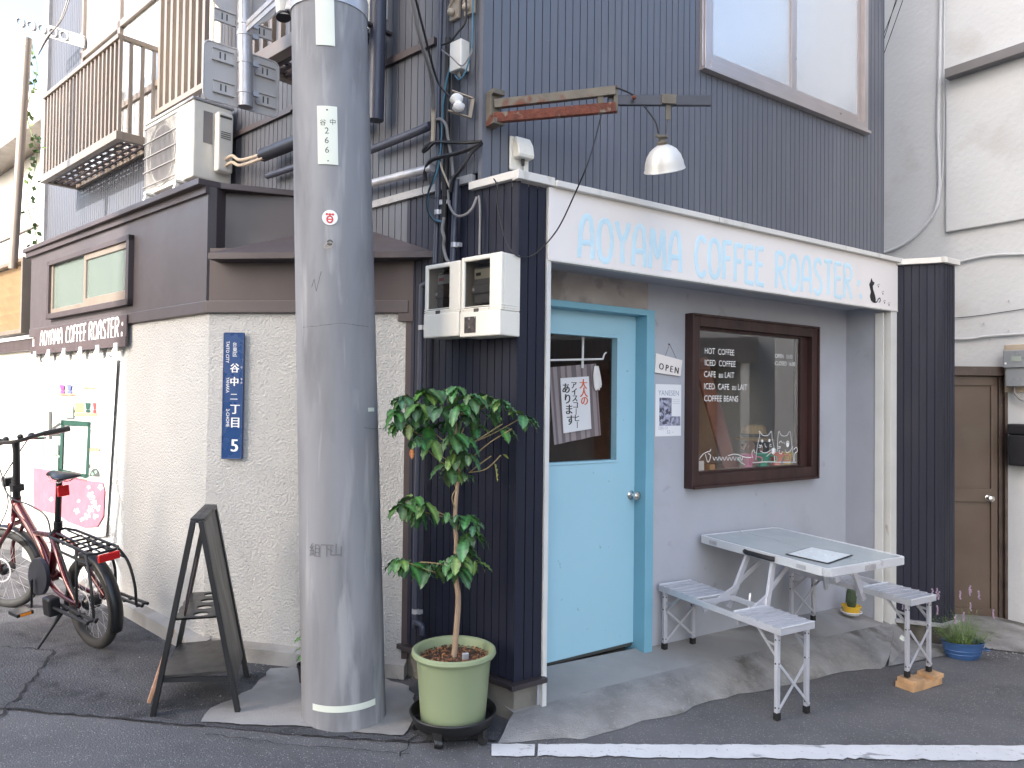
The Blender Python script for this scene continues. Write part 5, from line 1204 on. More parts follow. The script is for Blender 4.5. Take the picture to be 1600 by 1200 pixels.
for sx_ in (-1, 1):
    for sy_ in (-1, 1):
        pts = [T.P(sx_*(.322+.03*math.cos(R(t))), sy_*(.482+.03*math.sin(R(t))), 0) for t in range(0, 91, 15)]
        for p, q in zip(pts, pts[1:]): rim.bar(p+Vector((0, 0, zt_-.0195)), q+Vector((0, 0, zt_-.0195)), .02, .0449)
build('tabletop_rim', rim, m_aluw, top, bevel=.003)
hb = MB(); hb.tube([T.P(-.365, -.1, zt_-.02), T.P(-.378, -.08, zt_-.02), T.P(-.378, .12, zt_-.02), T.P(-.365, .14, zt_-.02)], .014, 10); build('carry_handle', hb, m_black, pt, smooth=True)
lk = MB()
for b in (-.42, .30): lk.box(T, -.3645, -.3625, b, b+.07, zt_-.032, zt_-.01)
lk.box(T, -.04, .06, .522, .5245, zt_-.038, zt_-.008); lk.box(T, -.3, -.27, .523, .53, zt_-.07, zt_-.035); build('latch', lk, m_steel, pt, bevel=.002)
sp_ = MB()
for s_ in (-1, 1):
    for b in (-.13, .13):
        sp_.bar(T.P(s_*.34, b*.8, zt_-.05), T.P(s_*.455, b*1.15, .31), .036, .016, T.Y)
        sp_.bar(T.P(s_*.40, b*.95, .43), T.P(s_*.66, b*1.1, .322), .032, .012, T.Y)
        sp_.bar(T.P(s_*.40, b*.95, .45), T.P(s_*.12, b*.7, zt_-.02), .03, .01, T.Y)
sp_.bar(T.P(-.42, 0, .42), T.P(-.46, .02, .28), .012, .012); sp_.box(T, -.3, .3, -.12, -.1, zt_-.03, zt_-.01); sp_.box(T, -.3, .3, .1, .12, zt_-.03, zt_-.01)
build('support_arm', sp_, m_alum, pt, bevel=.002)
def foot_z(p): return gz(p.x, p.y)
def slab_z(p):  # porch height under the back legs
    return .046-.030*((p-FF.P(0, 0)).dot(FF.X)-1.18)
for s_, nm in ((-1, 'left'), (1, 'right')):
    zb = .385
    ac_ = s_*.575
    fr_ = MB().box(T, ac_-.135, ac_-.120, -.50, .50, zb-.03, zb-.001); fr_.box(T, ac_+.120, ac_+.135, -.50, .50, zb-.03, zb-.001)
    for b in (-.50, .485, -.14, .125): fr_.box(T, ac_-.12, ac_+.12, b, b+.015, zb-.03, zb-.003)
    bench = build('bench', fr_, m_alum, pt, bevel=.002)
    for half in (0, 1):
        slt = MB()
        for k in range(6):
            b0_ = (-.5+k*.0585) if half == 0 else (.149+k*.0585)
            n5 = 6; vs = []
            for i in range(n5+1):
                u = i/n5; b = b0_+.002+.0535*u; cz_ = zb+.003+.004*(u**1.5)*1.2
                for a in (ac_-.134, ac_+.134): vs.append(T.P(a, b, cz_))
            vs += [T.P(ac_-.134, b0_+.0555, zb-.004), T.P(ac_+.134, b0_+.0555, zb-.004), T.P(ac_-.134, b0_+.002, zb-.004), T.P(ac_+.134, b0_+.002, zb-.004)]
            m_ = 2*(n5+1); fs = [(2*i, 2*i+1, 2*i+3, 2*i+2) for i in range(n5)]+[(m_-2, m_-1, m_+1, m_), (0, 1, m_+3, m_+2), (m_, m_+1, m_+3, m_+2), tuple(range(0, m_, 2))+(m_, m_+2), tuple(range(1, m_, 2))+(m_+1, m_+3)]
            slt.add(vs, fs)
        build('seat_slats', slt, m_alum, bench)
    lips = MB()
    for b in (-.5, .1495, -.1495+.0, .5):
        lips.tube([T.P(ac_-.13, b*.997, zb+.006), T.P(ac_+.13, b*.997, zb+.006)], .0045, 6)
    build('seat_edge', lips, m_aluw, bench)
    for e_ in (-1, 1):
        b = e_*.46
        ends = []
        for a in (ac_-.115, ac_+.115):
            p = T.P(a, b, 0); fz = foot_z(p)+.004 if e_ > 0 else max(slab_z(p), foot_z(p))+.004
            if s_ > 0 and e_ > 0: fz = foot_z(p)+.066
            fz -= p.z; ends.append((a, fz)); lg = MB().box(T, a-.0125, a+.0125, b-.011, b+.011, fz+.03, zb-.028)
            lo = build('leg', lg, m_alum, bench, bevel=.002)
            build('foot_cap', MB().box(T, a-.016, a+.016, b-.0145, b+.0145, fz, fz+.036), m_rubber, lo, bevel=.003)
            bl = MB()
            for zz in (fz+.06, (fz+zb)/2+.05, zb-.06): bl.sph(T.P(a-.013, b, zz), .005, seg=8); bl.sph(T.P(a, b+.012, zz), .004, seg=8)
            build('rivet', bl, m_ink, lo)
        (a0_, f0), (a1_, f1) = ends; zm = (f0+zb)/2+.045
        xb = MB().bar(T.P(a0_, b+.012, f0+.05), T.P(a1_, b+.012, zm), .013, .006, T.Y); xb.bar(T.P(a0_, b+.019, zm), T.P(a1_, b+.019, f1+.05), .013, .006, T.Y)
        build('cross_brace', xb, m_alum, bench)
        db_ = MB()
        for a in (a0_, a1_): db_.bar(T.P(a, b-e_*.012, zb-.14), T.P(a, b-e_*.14, zb-.03), .014, .008, T.X); db_.bar(T.P(a, b-e_*.005, zb-.09), T.P(a, b-e_*.08, zb-.085), .012, .006, T.X)
        build('diagonal_brace', db_, m_steel, bench)
TP_ = Fr(T.P(0, 0, zt_+.003), TX.normalized(), TV.normalized(), TX.cross(TV).normalized())
mq = [TP_.Q(x, y) for x, y in ((1228, 866.5), (1267, 855), (1332, 868), (1294, 881.5))]
mn = thing('menu', sum(mq, Vector())/4, 'laminated white menu with a black edge lying on the grey green tabletop', 'menu')
cen = sum(mq, Vector())/4
build('backing', MB().add([p+Vector((0, 0, dz)) for dz in (0, .0025) for p in mq], [(0, 1, 2, 3), (4, 5, 6, 7), (0, 1, 5, 4), (1, 2, 6, 5), (2, 3, 7, 6), (3, 0, 4, 7)]), m_black, mn)
build('sheet', MB().add([cen+(p-cen)*.93+Vector((0, 0, dz)) for dz in (.003, .0038) for p in mq], [(0, 1, 2, 3), (4, 5, 6, 7), (0, 1, 5, 4), (1, 2, 6, 5), (2, 3, 7, 6), (3, 0, 4, 7)]), M('menu sheet', (.7, .76, .77), .2, var=.04, vs=20, stain=((.5, .54, .5), 22, .6, .03, .5)), mn)
# wooden block under the right bench legs
pk = T.P(.575, .46, 0); pk.z = gz(pk.x, pk.y)+.002; BKf = Fr(pk, TX, TV, (0, 0, 1)); bo = thing('timber_chock', pk, 'two layer light wooden chock under the street side legs of the right bench', 'wooden block')
build('bottom_board', MB().box(BKf, -.15, .16, -.05, .055, 0, .038), m_wood2, bo, bevel=.002)
build('top_board', MB().box(BKf, -.14, -.03, -.045, .058, .039, .063), m_wood2, bo, bevel=.002); build('top_board', MB().box(BKf, .06, .165, -.04, .062, .039, .063), m_wood2, bo, bevel=.002)
# ------------------------------------------------------------------ coffee tree in the green planter
G = Vector((-.242, 3.285, 0)); gz0 = gz(G.x, G.y)
do = thing('plant_dolly', (G.x, G.y, gz0), 'black round caster tray under the green planter', 'plant caddy')
dz = gz0+.045
build('tray', MB().lathe((G.x, G.y, dz), [(.155, 0), (.172, .012), (.182, .045), (.186, .055), (.188, .06), (.184, .062), (.176, .05), (.168, .02), (1e-5, .014)], 48), m_blackp, do, smooth=True)
rb2 = build('tray_rim', MB().tube([Vector((G.x+.186*math.cos(t), G.y+.186*math.sin(t), dz+.058)) for t in [2*math.pi*i/48 for i in range(48)]], .006, 8, closed=True), m_blackp, do, smooth=True)
for t in (-105, -35, 35, 105, 180, 250-360+360):
    t = R(t); c = Vector((G.x+.165*math.cos(t), G.y+.165*math.sin(t), 0)); c.z = gz(c.x, c.y)+.0205
    cs = build('caster', MB().tube([c+Vector((-.011*math.sin(t+.5), .011*math.cos(t+.5), 0)), c-Vector((-.011*math.sin(t+.5), .011*math.cos(t+.5), 0))], .0205, 20), m_blackp, do, bevel=.003)
    build('caster_fork', MB().box(Fr(c, 90-math.degrees(t)), -.012, .012, .008, .045, -.014, .014), m_blackp, cs)
pz0 = dz+.016; tpz = .385
po_ = thing('planter', (G.x, G.y, pz0), 'pale green round plastic planter with a thick rolled rim, holding the coffee tree', 'planter')
build('pot', MB().lathe((G.x, G.y, pz0), [(.138, 0), (.142, .004), (.163, tpz-pz0-.03), (.166, tpz-pz0-.022), (.178, tpz-pz0-.02), (.186, tpz-pz0-.008), (.184, tpz-pz0+.006), (.176, tpz-pz0+.010), (.164, tpz-pz0+.005), (.158, tpz-pz0-.02), (.152, tpz-pz0-.1), (1e-5, tpz-pz0-.1)], 64), m_green, po_, smooth=True)
so_ = MB(); rn = random.Random(6); so_.lathe((G.x, G.y, tpz-.035), [(.155, -.002), (.1, .004), (1e-5, .008)], 32)
for k in range(420):
    r, t = .15*math.sqrt(rn.random()), rn.uniform(0, 6.283); c = Vector((G.x+r*math.cos(t), G.y+r*math.sin(t), tpz-.03+rn.uniform(0, .008))); u = Vector((rn.uniform(-1, 1), rn.uniform(-1, 1), rn.uniform(-.3, .3))).normalized()*rn.uniform(.004, .009); w = u.cross(Vector((0, 0, 1))).normalized()*.004
    so_.add([c-u-w, c+u-w, c+u+w, c-u+w, c+Vector((0, 0, .005))], [(0, 1, 2, 3), (0, 1, 4), (1, 2, 4), (2, 3, 4), (3, 0, 4)])
so_.col = [(1, 1, 1)]*len(so_.v)
rn2 = random.Random(3)
for k in range((len(so_.v)-0)//5):
    q = rn2.choice([(1, 1, 1), (2.2, 1.8, 1.5), (.5, .5, .5), (3, 2.3, 1.6)])
    for j in range(5):
        i = len(so_.v)-1-k*5-j
        if i > 96: so_.col[i] = q
m_soil2 = M('bark chips', (.1, .055, .032), .95, var=.5, vs=60, tint=True, bump=.6, bs=90, dist=.01)
build('soil', so_, m_soil2, po_)
solo('plant_tag', MB().box(Fr((G.x+.05, G.y-.03, tpz-.03), 70), -.012, .018, 0, .03, -.006, .006), m_steel, 'small crumpled silver tag on the soil of the green planter', 'tag', bevel=.004)
ct = thing('coffee_tree', (G.x, G.y, tpz-.03), 'young coffee tree with glossy drooping leaves, growing in the green planter', 'plant')
Yt = G.y
tk = [Vector((G.x, G.y, tpz-.04))]+[atY(x, y, Yt) for x, y in ((716, 940), (712, 900), (713, 850), (711, 810), (714, 765), (717, 740), (714, 700), (712, 650), (714, 620))]
build('trunk', MB().tube(smoothpath(tk, 5), [.0135]+[.0135-.0095*i/45 for i in range(45)], 12), m_bark, ct, smooth=True)
lv_ = MB(); lv_.col = []; rn = random.Random(21)
def leaf(mb, base, d, L, W, droop, roll, tint):
    d = d.normalized(); side = d.cross(Vector((0, 0, 1)))
    side = side.normalized() if side.length > .1 else Vector((1, 0, 0))
    side = (side*math.cos(roll)+side.cross(d)*math.sin(roll)).normalized(); nn = side.cross(d); n = 12; vs = []; cl = []
    p = base.copy(); dd = d.copy(); ph = rn.uniform(0, 6)
    for i in range(n+1):
        t = i/n; w = W*(math.sin(math.pi*min(1, t*.97+.015))**.75)*(1-.28*t)+.0006
        if t > .9: w *= max(.08, (1-t)*8)
        nn = side.cross(dd).normalized()
        for j, s_ in enumerate((-1, -.55, 0, .55, 1)):
            cup = .22*w*abs(s_)**1.5; wav = .0035*math.sin(t*26+ph+abs(s_)*2.2)*abs(s_)*(1 if abs(s_) > .7 else .55)
            vs.append(p+side*(w*s_)+nn*(cup+wav)); k = 1.9 if s_ == 0 else (1.0 if i % 2 else .82)
            cl.append(tuple(c*k for c in tint))
        ax = Vector((0, 0, -1)); dd = (dd+ax*droop/n).normalized(); p = p+dd*(L/n)
    o = len(mb.v); mb.v += vs; mb.col += cl
    mb.f += [(o+i*5+j, o+i*5+j+1, o+(i+1)*5+j+1, o+(i+1)*5+j) for i in range(n) for j in range(4)]
tw = MB()
Z7 = lambda x, y: (560+x/4, 560+y/4); Z8 = lambda x, y: (560+x/3.53, 860+y/3.53)
CL = [(Z7(285, 230), 6, .9, .03), (Z7(250, 330), 4, 1.0, .06), (Z7(430, 195), 7, 1.0, 0), (Z7(540, 205), 6, 1, -.04), (Z7(620, 185), 8, .75, .02), (Z7(700, 230), 6, 1, .05), (Z7(800, 230), 6, 1, -.02), (Z7(880, 260), 6, .8, .04), (Z7(925, 300), 4, .7, -.03), (Z7(1030, 365), 6, .75, .02),
      (Z7(375, 290), 6, 1, .06), (Z7(500, 310), 6, 1.05, .05), (Z7(620, 300), 6, 1.1, .06), (Z7(690, 330), 4, 1.05, .03), (Z7(840, 340), 4, .7, .0), (Z7(240, 400), 5, .75, -.04), (Z7(330, 400), 4, .9, -.05), (Z7(370, 510), 7, .6, .05), (Z7(460, 500), 3, 1.0, .03), (Z7(600, 480), 5, .95, .06), (Z7(660, 500), 4, .95, .03),
      (Z7(560, 400), 5, 1, -.05), (Z7(430, 420), 5, 1, -.04), (Z7(720, 420), 4, .8, -.05), (Z7(600, 590), 5, .9, .02), (Z7(680, 600), 4, .8, .05), (Z7(570, 660), 5, 1, .0), (Z7(610, 700), 4, .8, -.03), (Z7(900, 440), 4, .75, .0), (Z7(690, 735), 3, .35, .04),
      (Z7(350, 870), 7, 1, .03), (Z7(290, 910), 5, .95, .05), (Z7(420, 900), 5, 1, .04), (Z7(380, 960), 4, .9, -.03), (Z7(560, 975), 3, .75, .03), (Z7(620, 985), 3, .5, .04), (Z7(680, 985), 4, .85, .0), (Z7(725, 1040), 3, .6, .02), (Z7(690, 1090), 5, 1.1, -.02), (Z7(650, 1130), 3, 1, .03),
      (Z8(235, 50), 5, .9, .04), (Z8(290, 70), 5, 1, .02), (Z8(400, 90), 4, 1, -.01), (Z8(340, 80), 4, .9, -.04), (Z8(540, 30), 5, 1, .04), (Z8(600, 20), 5, .9, -.02), (Z8(560, 110), 3, .85, .04), (Z8(480, 70), 4, .8, .03), (Z8(640, 60), 3, .7, 0)]
def trunk_at(z):
    best = min(tk, key=lambda p: abs(p.z-z)); return best
for (x, y), n, s_, dy in CL:
    c = atY(x, y, Yt-dy)
    out = Vector((c.x-trunk_at(c.z).x, -dy*2, 0))
    for k in range(n+1):
        a = 2*math.pi*k/n+rn.uniform(-.5, .5); d = Vector((math.cos(a)*1.0, math.sin(a)*.8-.15, rn.uniform(-.75, .25)))+out*2.5
        g_ = rn.random(); tint = (rn.uniform(.75, 1.25), rn.uniform(.8, 1.2), rn.uniform(.7, 1.3))
        if g_ < .14: tint = (2.2, 1.5, 1.1)
        L = rn.uniform(.08, .125)*s_
        leaf(lv_, c+Vector((rn.uniform(-.01, .01), rn.uniform(-.01, .01), rn.uniform(-.008, .008))), d, L, L*rn.uniform(.24, .3), rn.uniform(.9, 2.0), rn.uniform(-.4, .4), tint)
    # twig to the trunk
    tr_ = min(tk[3:] if c.z > .8 else tk[1:4], key=lambda p: abs(p.z-(c.z-.10))); 
    if n >= 5: tw.tube(smoothpath([tr_, tr_.lerp(c, .5)+Vector((0, 0, -.012)), c], 4), [.0032]*5+[.0025, .002, .002, .002], 6)
for p0_, p1_, p2_ in ((Z7(700, 540), Z7(790, 480), Z7(900, 410)), (Z7(720, 610), Z7(830, 520), Z7(960, 440)), (Z7(690, 715), Z7(760, 660), Z7(830, 610)), (Z7(700, 712), Z7(800, 690), Z7(890, 605)), (Z7(575, 690), Z7(545, 630), Z7(465, 580)), (Z7(600, 590), Z7(630, 500), Z7(660, 435)), (Z7(605, 940), Z7(585, 870), Z7(610, 815)), (Z8(340, 65), Z8(420, 70), Z8(505, 90))):
    tw.tube(smoothpath([atY(*p0_, Yt-.01), atY(*p1_, Yt-.03), atY(*p2_, Yt-.02)], 5), .0028, 6)
leaf(lv_, atY(*Z7(850, 650), Yt-.03), Vector((.2, -.2, -1)), .085, .026, .3, .9, (6, 2.6, 2.2)); leaf(lv_, atY(*Z7(335, 560), Yt-.06), Vector((0, 0, -1)), .05, .012, .3, .3, (9, 1.2, 1)); leaf(lv_, atY(*Z7(905, 600), Yt-.03), Vector((.5, 0, -.3)), .03, .009, .3, .6, (4, 2, 1.5))
build('leaves', lv_, m_leaf, ct, smooth=True); build('twigs', tw, m_twig, ct, smooth=True)
# little potted seedling behind the pole
sp0 = gnd(478, 1056); sp0 = Vector((sp0.x+.03, 3.72, gz(sp0.x, 3.72))); sdl = thing('seedling_pot', sp0, 'small brown pot with pale green seedling, half hidden behind the utility pole', 'potted plant')
build('pot', MB().lathe(sp0, [(.03, 0), (.042, .085), (.046, .086), (.046, .1), (.04, .1), (.038, .08), (1e-5, .08)], 24), m_dbrown, sdl, smooth=True)
sl3 = MB(); sl3.col = []
for k in range(11): a = k*2.4; leaf(sl3, sp0+Vector((0, 0, .10+.018*k)), Vector((math.cos(a)-.3, math.sin(a)*.6, .5)), .07, .02, 1.4, 0, (3.2, 2.6, 2))
build('leaves', sl3, m_leaf, sdl, smooth=True)
# ------------------------------------------------------------------ black A frame stand
fl, fr2, brp, blp = [gnd(*p) for p in ((237, 1120), (374, 1114), (383, 1060), (262, 1062))]
fl, fr2 = gnd(239, 1119), gnd(372, 1114); depth = Vector((-.115, .43, 0)); brp, blp = fr2+depth, fl+depth
for p in (fl, fr2, brp, blp): p.z = gz(p.x, p.y)+.002
tn = atY(324, 814, (fl.y+fr2.y)/2); tn.x = (fl.x+fr2.x)/2-.012; tf_ = tn+depth
st = thing('shelf_stand', (fl+fr2+brp+blp)/4, 'black wooden A frame stand with a holed shelf, standing by the corner wall', 'stand')
off = (fr2-fl).normalized()*.016
legs = MB(); legpairs = [(fl, tn-off), (fr2, tn+off), (blp, tf_-off), (brp, tf_+off)]
for p, q in legpairs:
    build('leg', MB().bar(p, q, .022, .036, depth), m_blackp, st, bevel=.002)
build('ridge', MB().bar(tn-off*.9, tf_-off*.9, .03, .02), m_blackp, st, bevel=.002); build('ridge', MB().bar(tn+off*.9, tf_+off*.9, .03, .02), m_blackp, st, bevel=.002)
def on(p, q, t): return p.lerp(q, t)
m_board = M('black stained ply', (.035, .033, .03), .4, var=.3, vs=8, sc=(1, 1, .1))
pnl = MB(); a_, b_, c_, d_2 = on(fr2, tn+off, .13), on(brp, tf_+off, .13), on(brp, tf_+off, .985), on(fr2, tn+off, .985)
nr = (b_-a_).cross(d_2-a_).normalized()*.004
pnl.add([p+s*nr for s in (-1, 1) for p in (a_, b_, c_, d_2)], [(0, 1, 2, 3), (4, 5, 6, 7), (0, 1, 5, 4), (1, 2, 6, 5), (2, 3, 7, 6), (3, 0, 4, 7)]); build('panel', pnl, m_board, st)
def shelf(t, zoff, holes, nm):
    L0, R0, R1, L1 = on(fl, tn-off, t), on(fr2, tn+off, t), on(brp, tf_+off, t), on(blp, tf_-off, t); z = (L0.z+R0.z)/2
    for p in (L0, R0, R1, L1): p.z = z
    X = (R0-L0); Y = (L1-L0); mb = MB(); N = 48; M_ = 64
    if not holes:
        mb.add([p+Vector((0, 0, s)) for s in (0, .01) for p in (L0, R0, R1, L1)], [(0, 1, 2, 3), (4, 5, 6, 7), (0, 1, 5, 4), (1, 2, 6, 5), (2, 3, 7, 6), (3, 0, 4, 7)])
    else:
        rh_ = .0335; w, d = X.length, Y.length; nX, nY = X/w, Y/d; k = 4; cell = d/k
        for i in range(k):
            y0, y1 = i*cell, (i+1)*cell; c = (w*.56, (y0+y1)/2); n = 24
            rect = []; circ = []
            for j in range(n):
                a = 2*math.pi*j/n; dx, dy = math.cos(a), math.sin(a)
                sx_ = ((w-c[0]) if dx > 0 else c[0])/max(1e-6, abs(dx)); sy_ = (cell/2)/max(1e-6, abs(dy)); s = min(sx_, sy_); rect.append((c[0]+dx*s, c[1]+dy*s)); circ.append((c[0]+dx*rh_, c[1]+dy*rh_))
            for zz in (0, .008):
                vs = [L0+nX*p[0]+nY*p[1]+Vector((0, 0, zz)) for p in rect+circ]; mb.add(vs, [(j, (j+1) % n, n+(j+1) % n, n+j) for j in range(n)])
            vs = [L0+nX*p[0]+nY*p[1]+Vector((0, 0, zz)) for zz in (0, .008) for p in circ]; mb.add(vs, [(j, (j+1) % n, n+(j+1) % n, n+j) for j in range(n)])
            for qx in (0, 1):
                for cy in (y0, y1):
                    pass
    return build(nm, mb, m_board, st)
shelf(.49, 0, True, 'holed_shelf'); shelf(.20, 0, False, 'shelf')
build('shelf_rail', MB().bar(on(fl, tn-off, .18), on(fr2, tn+off, .18), .008, .02), m_blackp, st)
build('stay_strap', MB().tube(smoothpath([on(fl, tn-off, .62)+Vector((.03, .03, 0)), on(fl, tn-off, .5)+Vector((.03, .05, 0)), on(blp, tf_-off, .72)], 5), .004, 6), m_wood, st)
q0, q1 = on(fl, tn-off, .07)+Vector((-.035, .02, 0)), on(blp, tf_-off, .27)+Vector((-.045, 0, 0)); 
pkm = MB(); pX = (q1-q0).normalized(); pN = Vector((-.8, -.35, .25)).normalized(); pY = pN.cross(pX).normalized()
pf_ = Fr(q0, pX, pY, pN); pkm.prism(pf_, [(0, .02), (.03, -.03), (.1, -.045), (.13, -.03), (.2, -.05), (.33, -.04), (.42, -.045), (.43, .05), (.3, .07), (.18, .06), (.06, .065)], -.009, .009)
solo('plank', pkm, m_oldwood, 'rough edged brown plank leaning against the left legs of the black A frame stand', 'board', bevel=.003)
# ------------------------------------------------------------------ address sign
ad = thing('address_sign', FA.Q(366, 718), 'tall narrow blue address plate with white lettering on the stucco wall', 'sign')
aq0, aq1 = FA.px(350.5, 620)[0], FA.px(383, 620)[0]; az0, az1 = FA.px(366, 717)[1], FA.px(366, 520)[1]
AX = (aq0, aq1, az0, az1)
build('plate', MB().prism(FA, rrect(*AX, .008), .012, .024), m_navy, ad, bevel=.002)
build('plate_rim', MB().tube([FA.P(a, b, .0245) for a, b in rrect(aq0+.004, aq1-.004, az0+.004, az1-.004, .007)], .0022, 5, closed=True), m_navy, ad)
at_ = MB(); AFc = .0252
def chpx(mb, ch, fr, x, y, h, c, bold=0, kx=1.0):   # glyph whose lower-left is at pixel x,y, h pixels high
    a, b = fr.px(x, y, c); _, t = fr.px(x, y-h, c); vs, fs = textmesh(ch, 1.0)
    y0, y1, x0 = min(v.y for v in vs), max(v.y for v in vs), min(v.x for v in vs); s_ = (t-b)/max(.001, (y1-y0))
    for k, dx in enumerate([0] if not bold else [-bold, 0, bold]): mb.add([fr.P(a+(v.x-x0)*s_*kx+dx*s_, b+(v.y-y0)*s_, c+.0002*k) for v in vs], fs)
for ch, x, y, h, bo in (('台', 363.8, 541.5, 7, 0), ('東', 363.6, 549.7, 7.2, 0), ('区', 363.8, 557, 6.6, 0), ('谷', 359.8, 582, 14, .025), ('中', 360.2, 603, 14, .03), ('二', 360, 624, 8.5, .03), ('丁', 360, 646.5, 14, .03), ('目', 361.5, 668, 15.5, .03), ('5', 361, 705.5, 19, .03), ('や', 375.7, 576, 3.8, 0), ('な', 375.9, 594, 3.4, 0), ('か', 375.9, 599.5, 3.4, 0)):
    chpx(at_, ch, FA, x, y, h, AFc, bo)
for body, y0, y1 in (('TAITO CITY', 533, 567), ('YANAKA', 589.5, 613.5), ('2-CHOME', 639, 667)):
    a, b = FA.px(353.6, y0, AFc); _, b2_ = FA.px(353.6, y1, AFc)
    rf = Fr(FA.P(a, b, AFc), -FA.Y, FA.X, FA.Z); put(at_, body, rf, 0, 0, 0, .026, (b-b2_))
build('sign_writing', at_, m_white, ad)
# ------------------------------------------------------------------ brown strip sign, hooks, banner
sg2 = thing('strip_sign', Lf.P(-1.9, 1.81, .02), 'brown strip sign with white AOYAMA COFFEE ROASTER lettering over the banner', 'sign')
s0, s1 = Lf.px(55, 520, .03)[0], Lf.px(199, 500, .03)[0]; sz0, sz1 = 1.79, 2.0
build('board', MB().box(Lf, s0, s1, 1.865, 2.0, .026, .036).box(Lf, s0-.06, s1+.003, 1.80, 1.865, .026, .042), m_strip, sg2, bevel=.002)
l2 = MB(); c2 = .0365; lb0, lb1, lt0, lt1 = Lf.px(63, 541, c2), Lf.px(183, 528, c2), Lf.px(63, 519, c2), Lf.px(181, 497, c2)
lettering(l2, Lf, 'AOYAMA', Lf.px(63, 530, c2)[0], Lf.px(97, 530, c2)[0], lin(*lb0, *lb1), lin(*lt0, *lt1), .0075, c2, .01, 2)
lettering(l2, Lf, 'COFFEE', Lf.px(103, 530, c2)[0], Lf.px(134, 530, c2)[0], lin(*lb0, *lb1), lin(*lt0, *lt1), .0075, c2, .01, 4)
lettering(l2, Lf, 'ROASTER', Lf.px(139, 530, c2)[0], Lf.px(185, 530, c2)[0], lin(*lb0, *lb1), lin(*lt0, *lt1), .0075, c2, .01, 6)
for y in (506, 521, 525): l2.lathe(Lf.Q(191 if y < 510 else 190, y, c2)-Lf.Z*.0005, [(.013, 0), (1e-5, .002)], 12, Lf.Z)
build('lettering', l2, m_white, sg2)
hk0 = None
for i, (x, y) in enumerate(((183, 660), (255, 650), (335, 645), (420, 640), (510, 632), (605, 622))):
    p = Lf.Q(x/3.333, 360+y/3.333, .042)
    if hk0 is None:
        f_ = Fr(p, Lf.X, Lf.Y, Lf.Z); hk0 = solo('wall_hook', MB().box(f_, -.03, .03, -.01, .045, 0, .006).tube(smoothpath([f_.P(0, .02, .008), f_.P(0, -.01, .02), f_.P(0, -.035, .02), f_.P(0, -.045, .035), f_.P(0, -.03, .045)], 4), .006, 6), m_clip, 'clear plastic hook at the far left end of the brown strip sign', 'hook', 'clear plastic hooks under the strip sign', smooth=False, loc=p); WL[hk0] = p; p0h = p
    else: copy_tree(hk0, p-p0h, ('second', 'third', 'fourth', 'fifth', 'last')[i-1]+' clear plastic hook from the left along the brown strip sign')
bn_ = thing('banner', Lf.P(-1.9, .65, .04), 'large white banner with drawn cups, green frame and pink cloth on the annex wall', 'banner')
BC = .026
tl, tr2, br2, bl2 = Lf.px(58, 575, BC), Lf.px(182, 559, BC), Lf.px(163, 838, BC), Lf.px(45, 850, BC)
def bq(x, y, c): return Lf.P(*Lf.px(x, y, c), c)
vs = []
for i in range(13):
    for j in range(9):
        u, v = i/12, j/8; t_ = Vector(tl).lerp(Vector(tr2), u); b_v = Vector(bl2).lerp(Vector(br2), u); q = t_.lerp(b_v, v); vs.append(Lf.P(q.x, q.y, BC+.004*math.sin(u*9+v*2)-.006))
build('vinyl_sheet', MB().add(vs, [(i*9+j, (i+1)*9+j, (i+1)*9+j+1, i*9+j+1) for i in range(12) for j in range(8)]), m_banner, bn_)
def pc_(name, mat, polys, c=BC): # printed patches given by their outline in the photograph's banner area
    for q in polys: o = build(name, MB().add([Lf.P(*Lf.px(0+x/3.75, 540+y/3.75, c), c) for x, y in q], [tuple(range(len(q)))]), mat, bn_)
    return o
def rc_(x0, y0, x1, y1, k=0): return [(x0, y0), (x1, y0+k), (x1, y1+k), (x0, y1)]
pc_('pink_cloth_print', m_pink, [[(195, 715), (340, 735), (500, 790), (600, 800), (612, 850), (605, 1000), (570, 1060), (500, 1070), (400, 1035), (330, 985), (200, 960), (195, 860)]])
pc_('green_frame_print', m_dgreen, [[(357, 435), (530, 447), (525, 475), (355, 465)], [(357, 435), (372, 436), (362, 745), (345, 740)], [(515, 450), (530, 450), (517, 775), (500, 770)], [(345, 720), (510, 755), (505, 778), (345, 742)]], BC+.001)
pc_('shelf_print', m_oldwood, [rc_(338, 281, 438, 292), rc_(434, 393, 568, 412, 3), rc_(490, 245, 558, 256), rc_(524, 602, 582, 620), rc_(247, 315, 272, 323)])
pc_('brick_print', m_brick, [rc_(335, 742, 390, 752, 12), rc_(392, 765, 510, 775, 20)])
pc_('cup_print', M('violet print', (.3, .06, .2), .6), [[(347, 228), (378, 232), (372, 262), (355, 262)], rc_(352, 264, 376, 280)]); pc_('cup_print', M('blue print', (.1, .12, .4), .6), [[(390, 226), (420, 230), (412, 262), (396, 262)], rc_(392, 264, 418, 280)])
pc_('cup_print', M('lime print', (.6, .65, .12), .6), [rc_(440, 335, 486, 388)]); pc_('cup_print', m_dgreen, [[(498, 335), (532, 337), (525, 375), (505, 375)], rc_(502, 377, 530, 392)]); pc_('cup_print', m_red, [[(543, 335), (566, 337), (560, 375), (548, 375)], rc_(545, 377, 564, 396)])
pc_('bottle_print', m_lgreen, [[(400, 345), (420, 345), (432, 375), (430, 425), (380, 425), (385, 375)], [(212, 510), (235, 445), (258, 510)], rc_(212, 520, 255, 710), rc_(300, 580, 342, 640), rc_(300, 650, 340, 735)])
pc_('cat_tail_print', m_ink, [[(285, 385), (302, 385), (300, 545), (286, 550)], [(305, 480), (355, 445), (353, 458), (308, 490)], [(300, 515), (345, 510), (345, 528), (302, 530)]], BC+.0005)
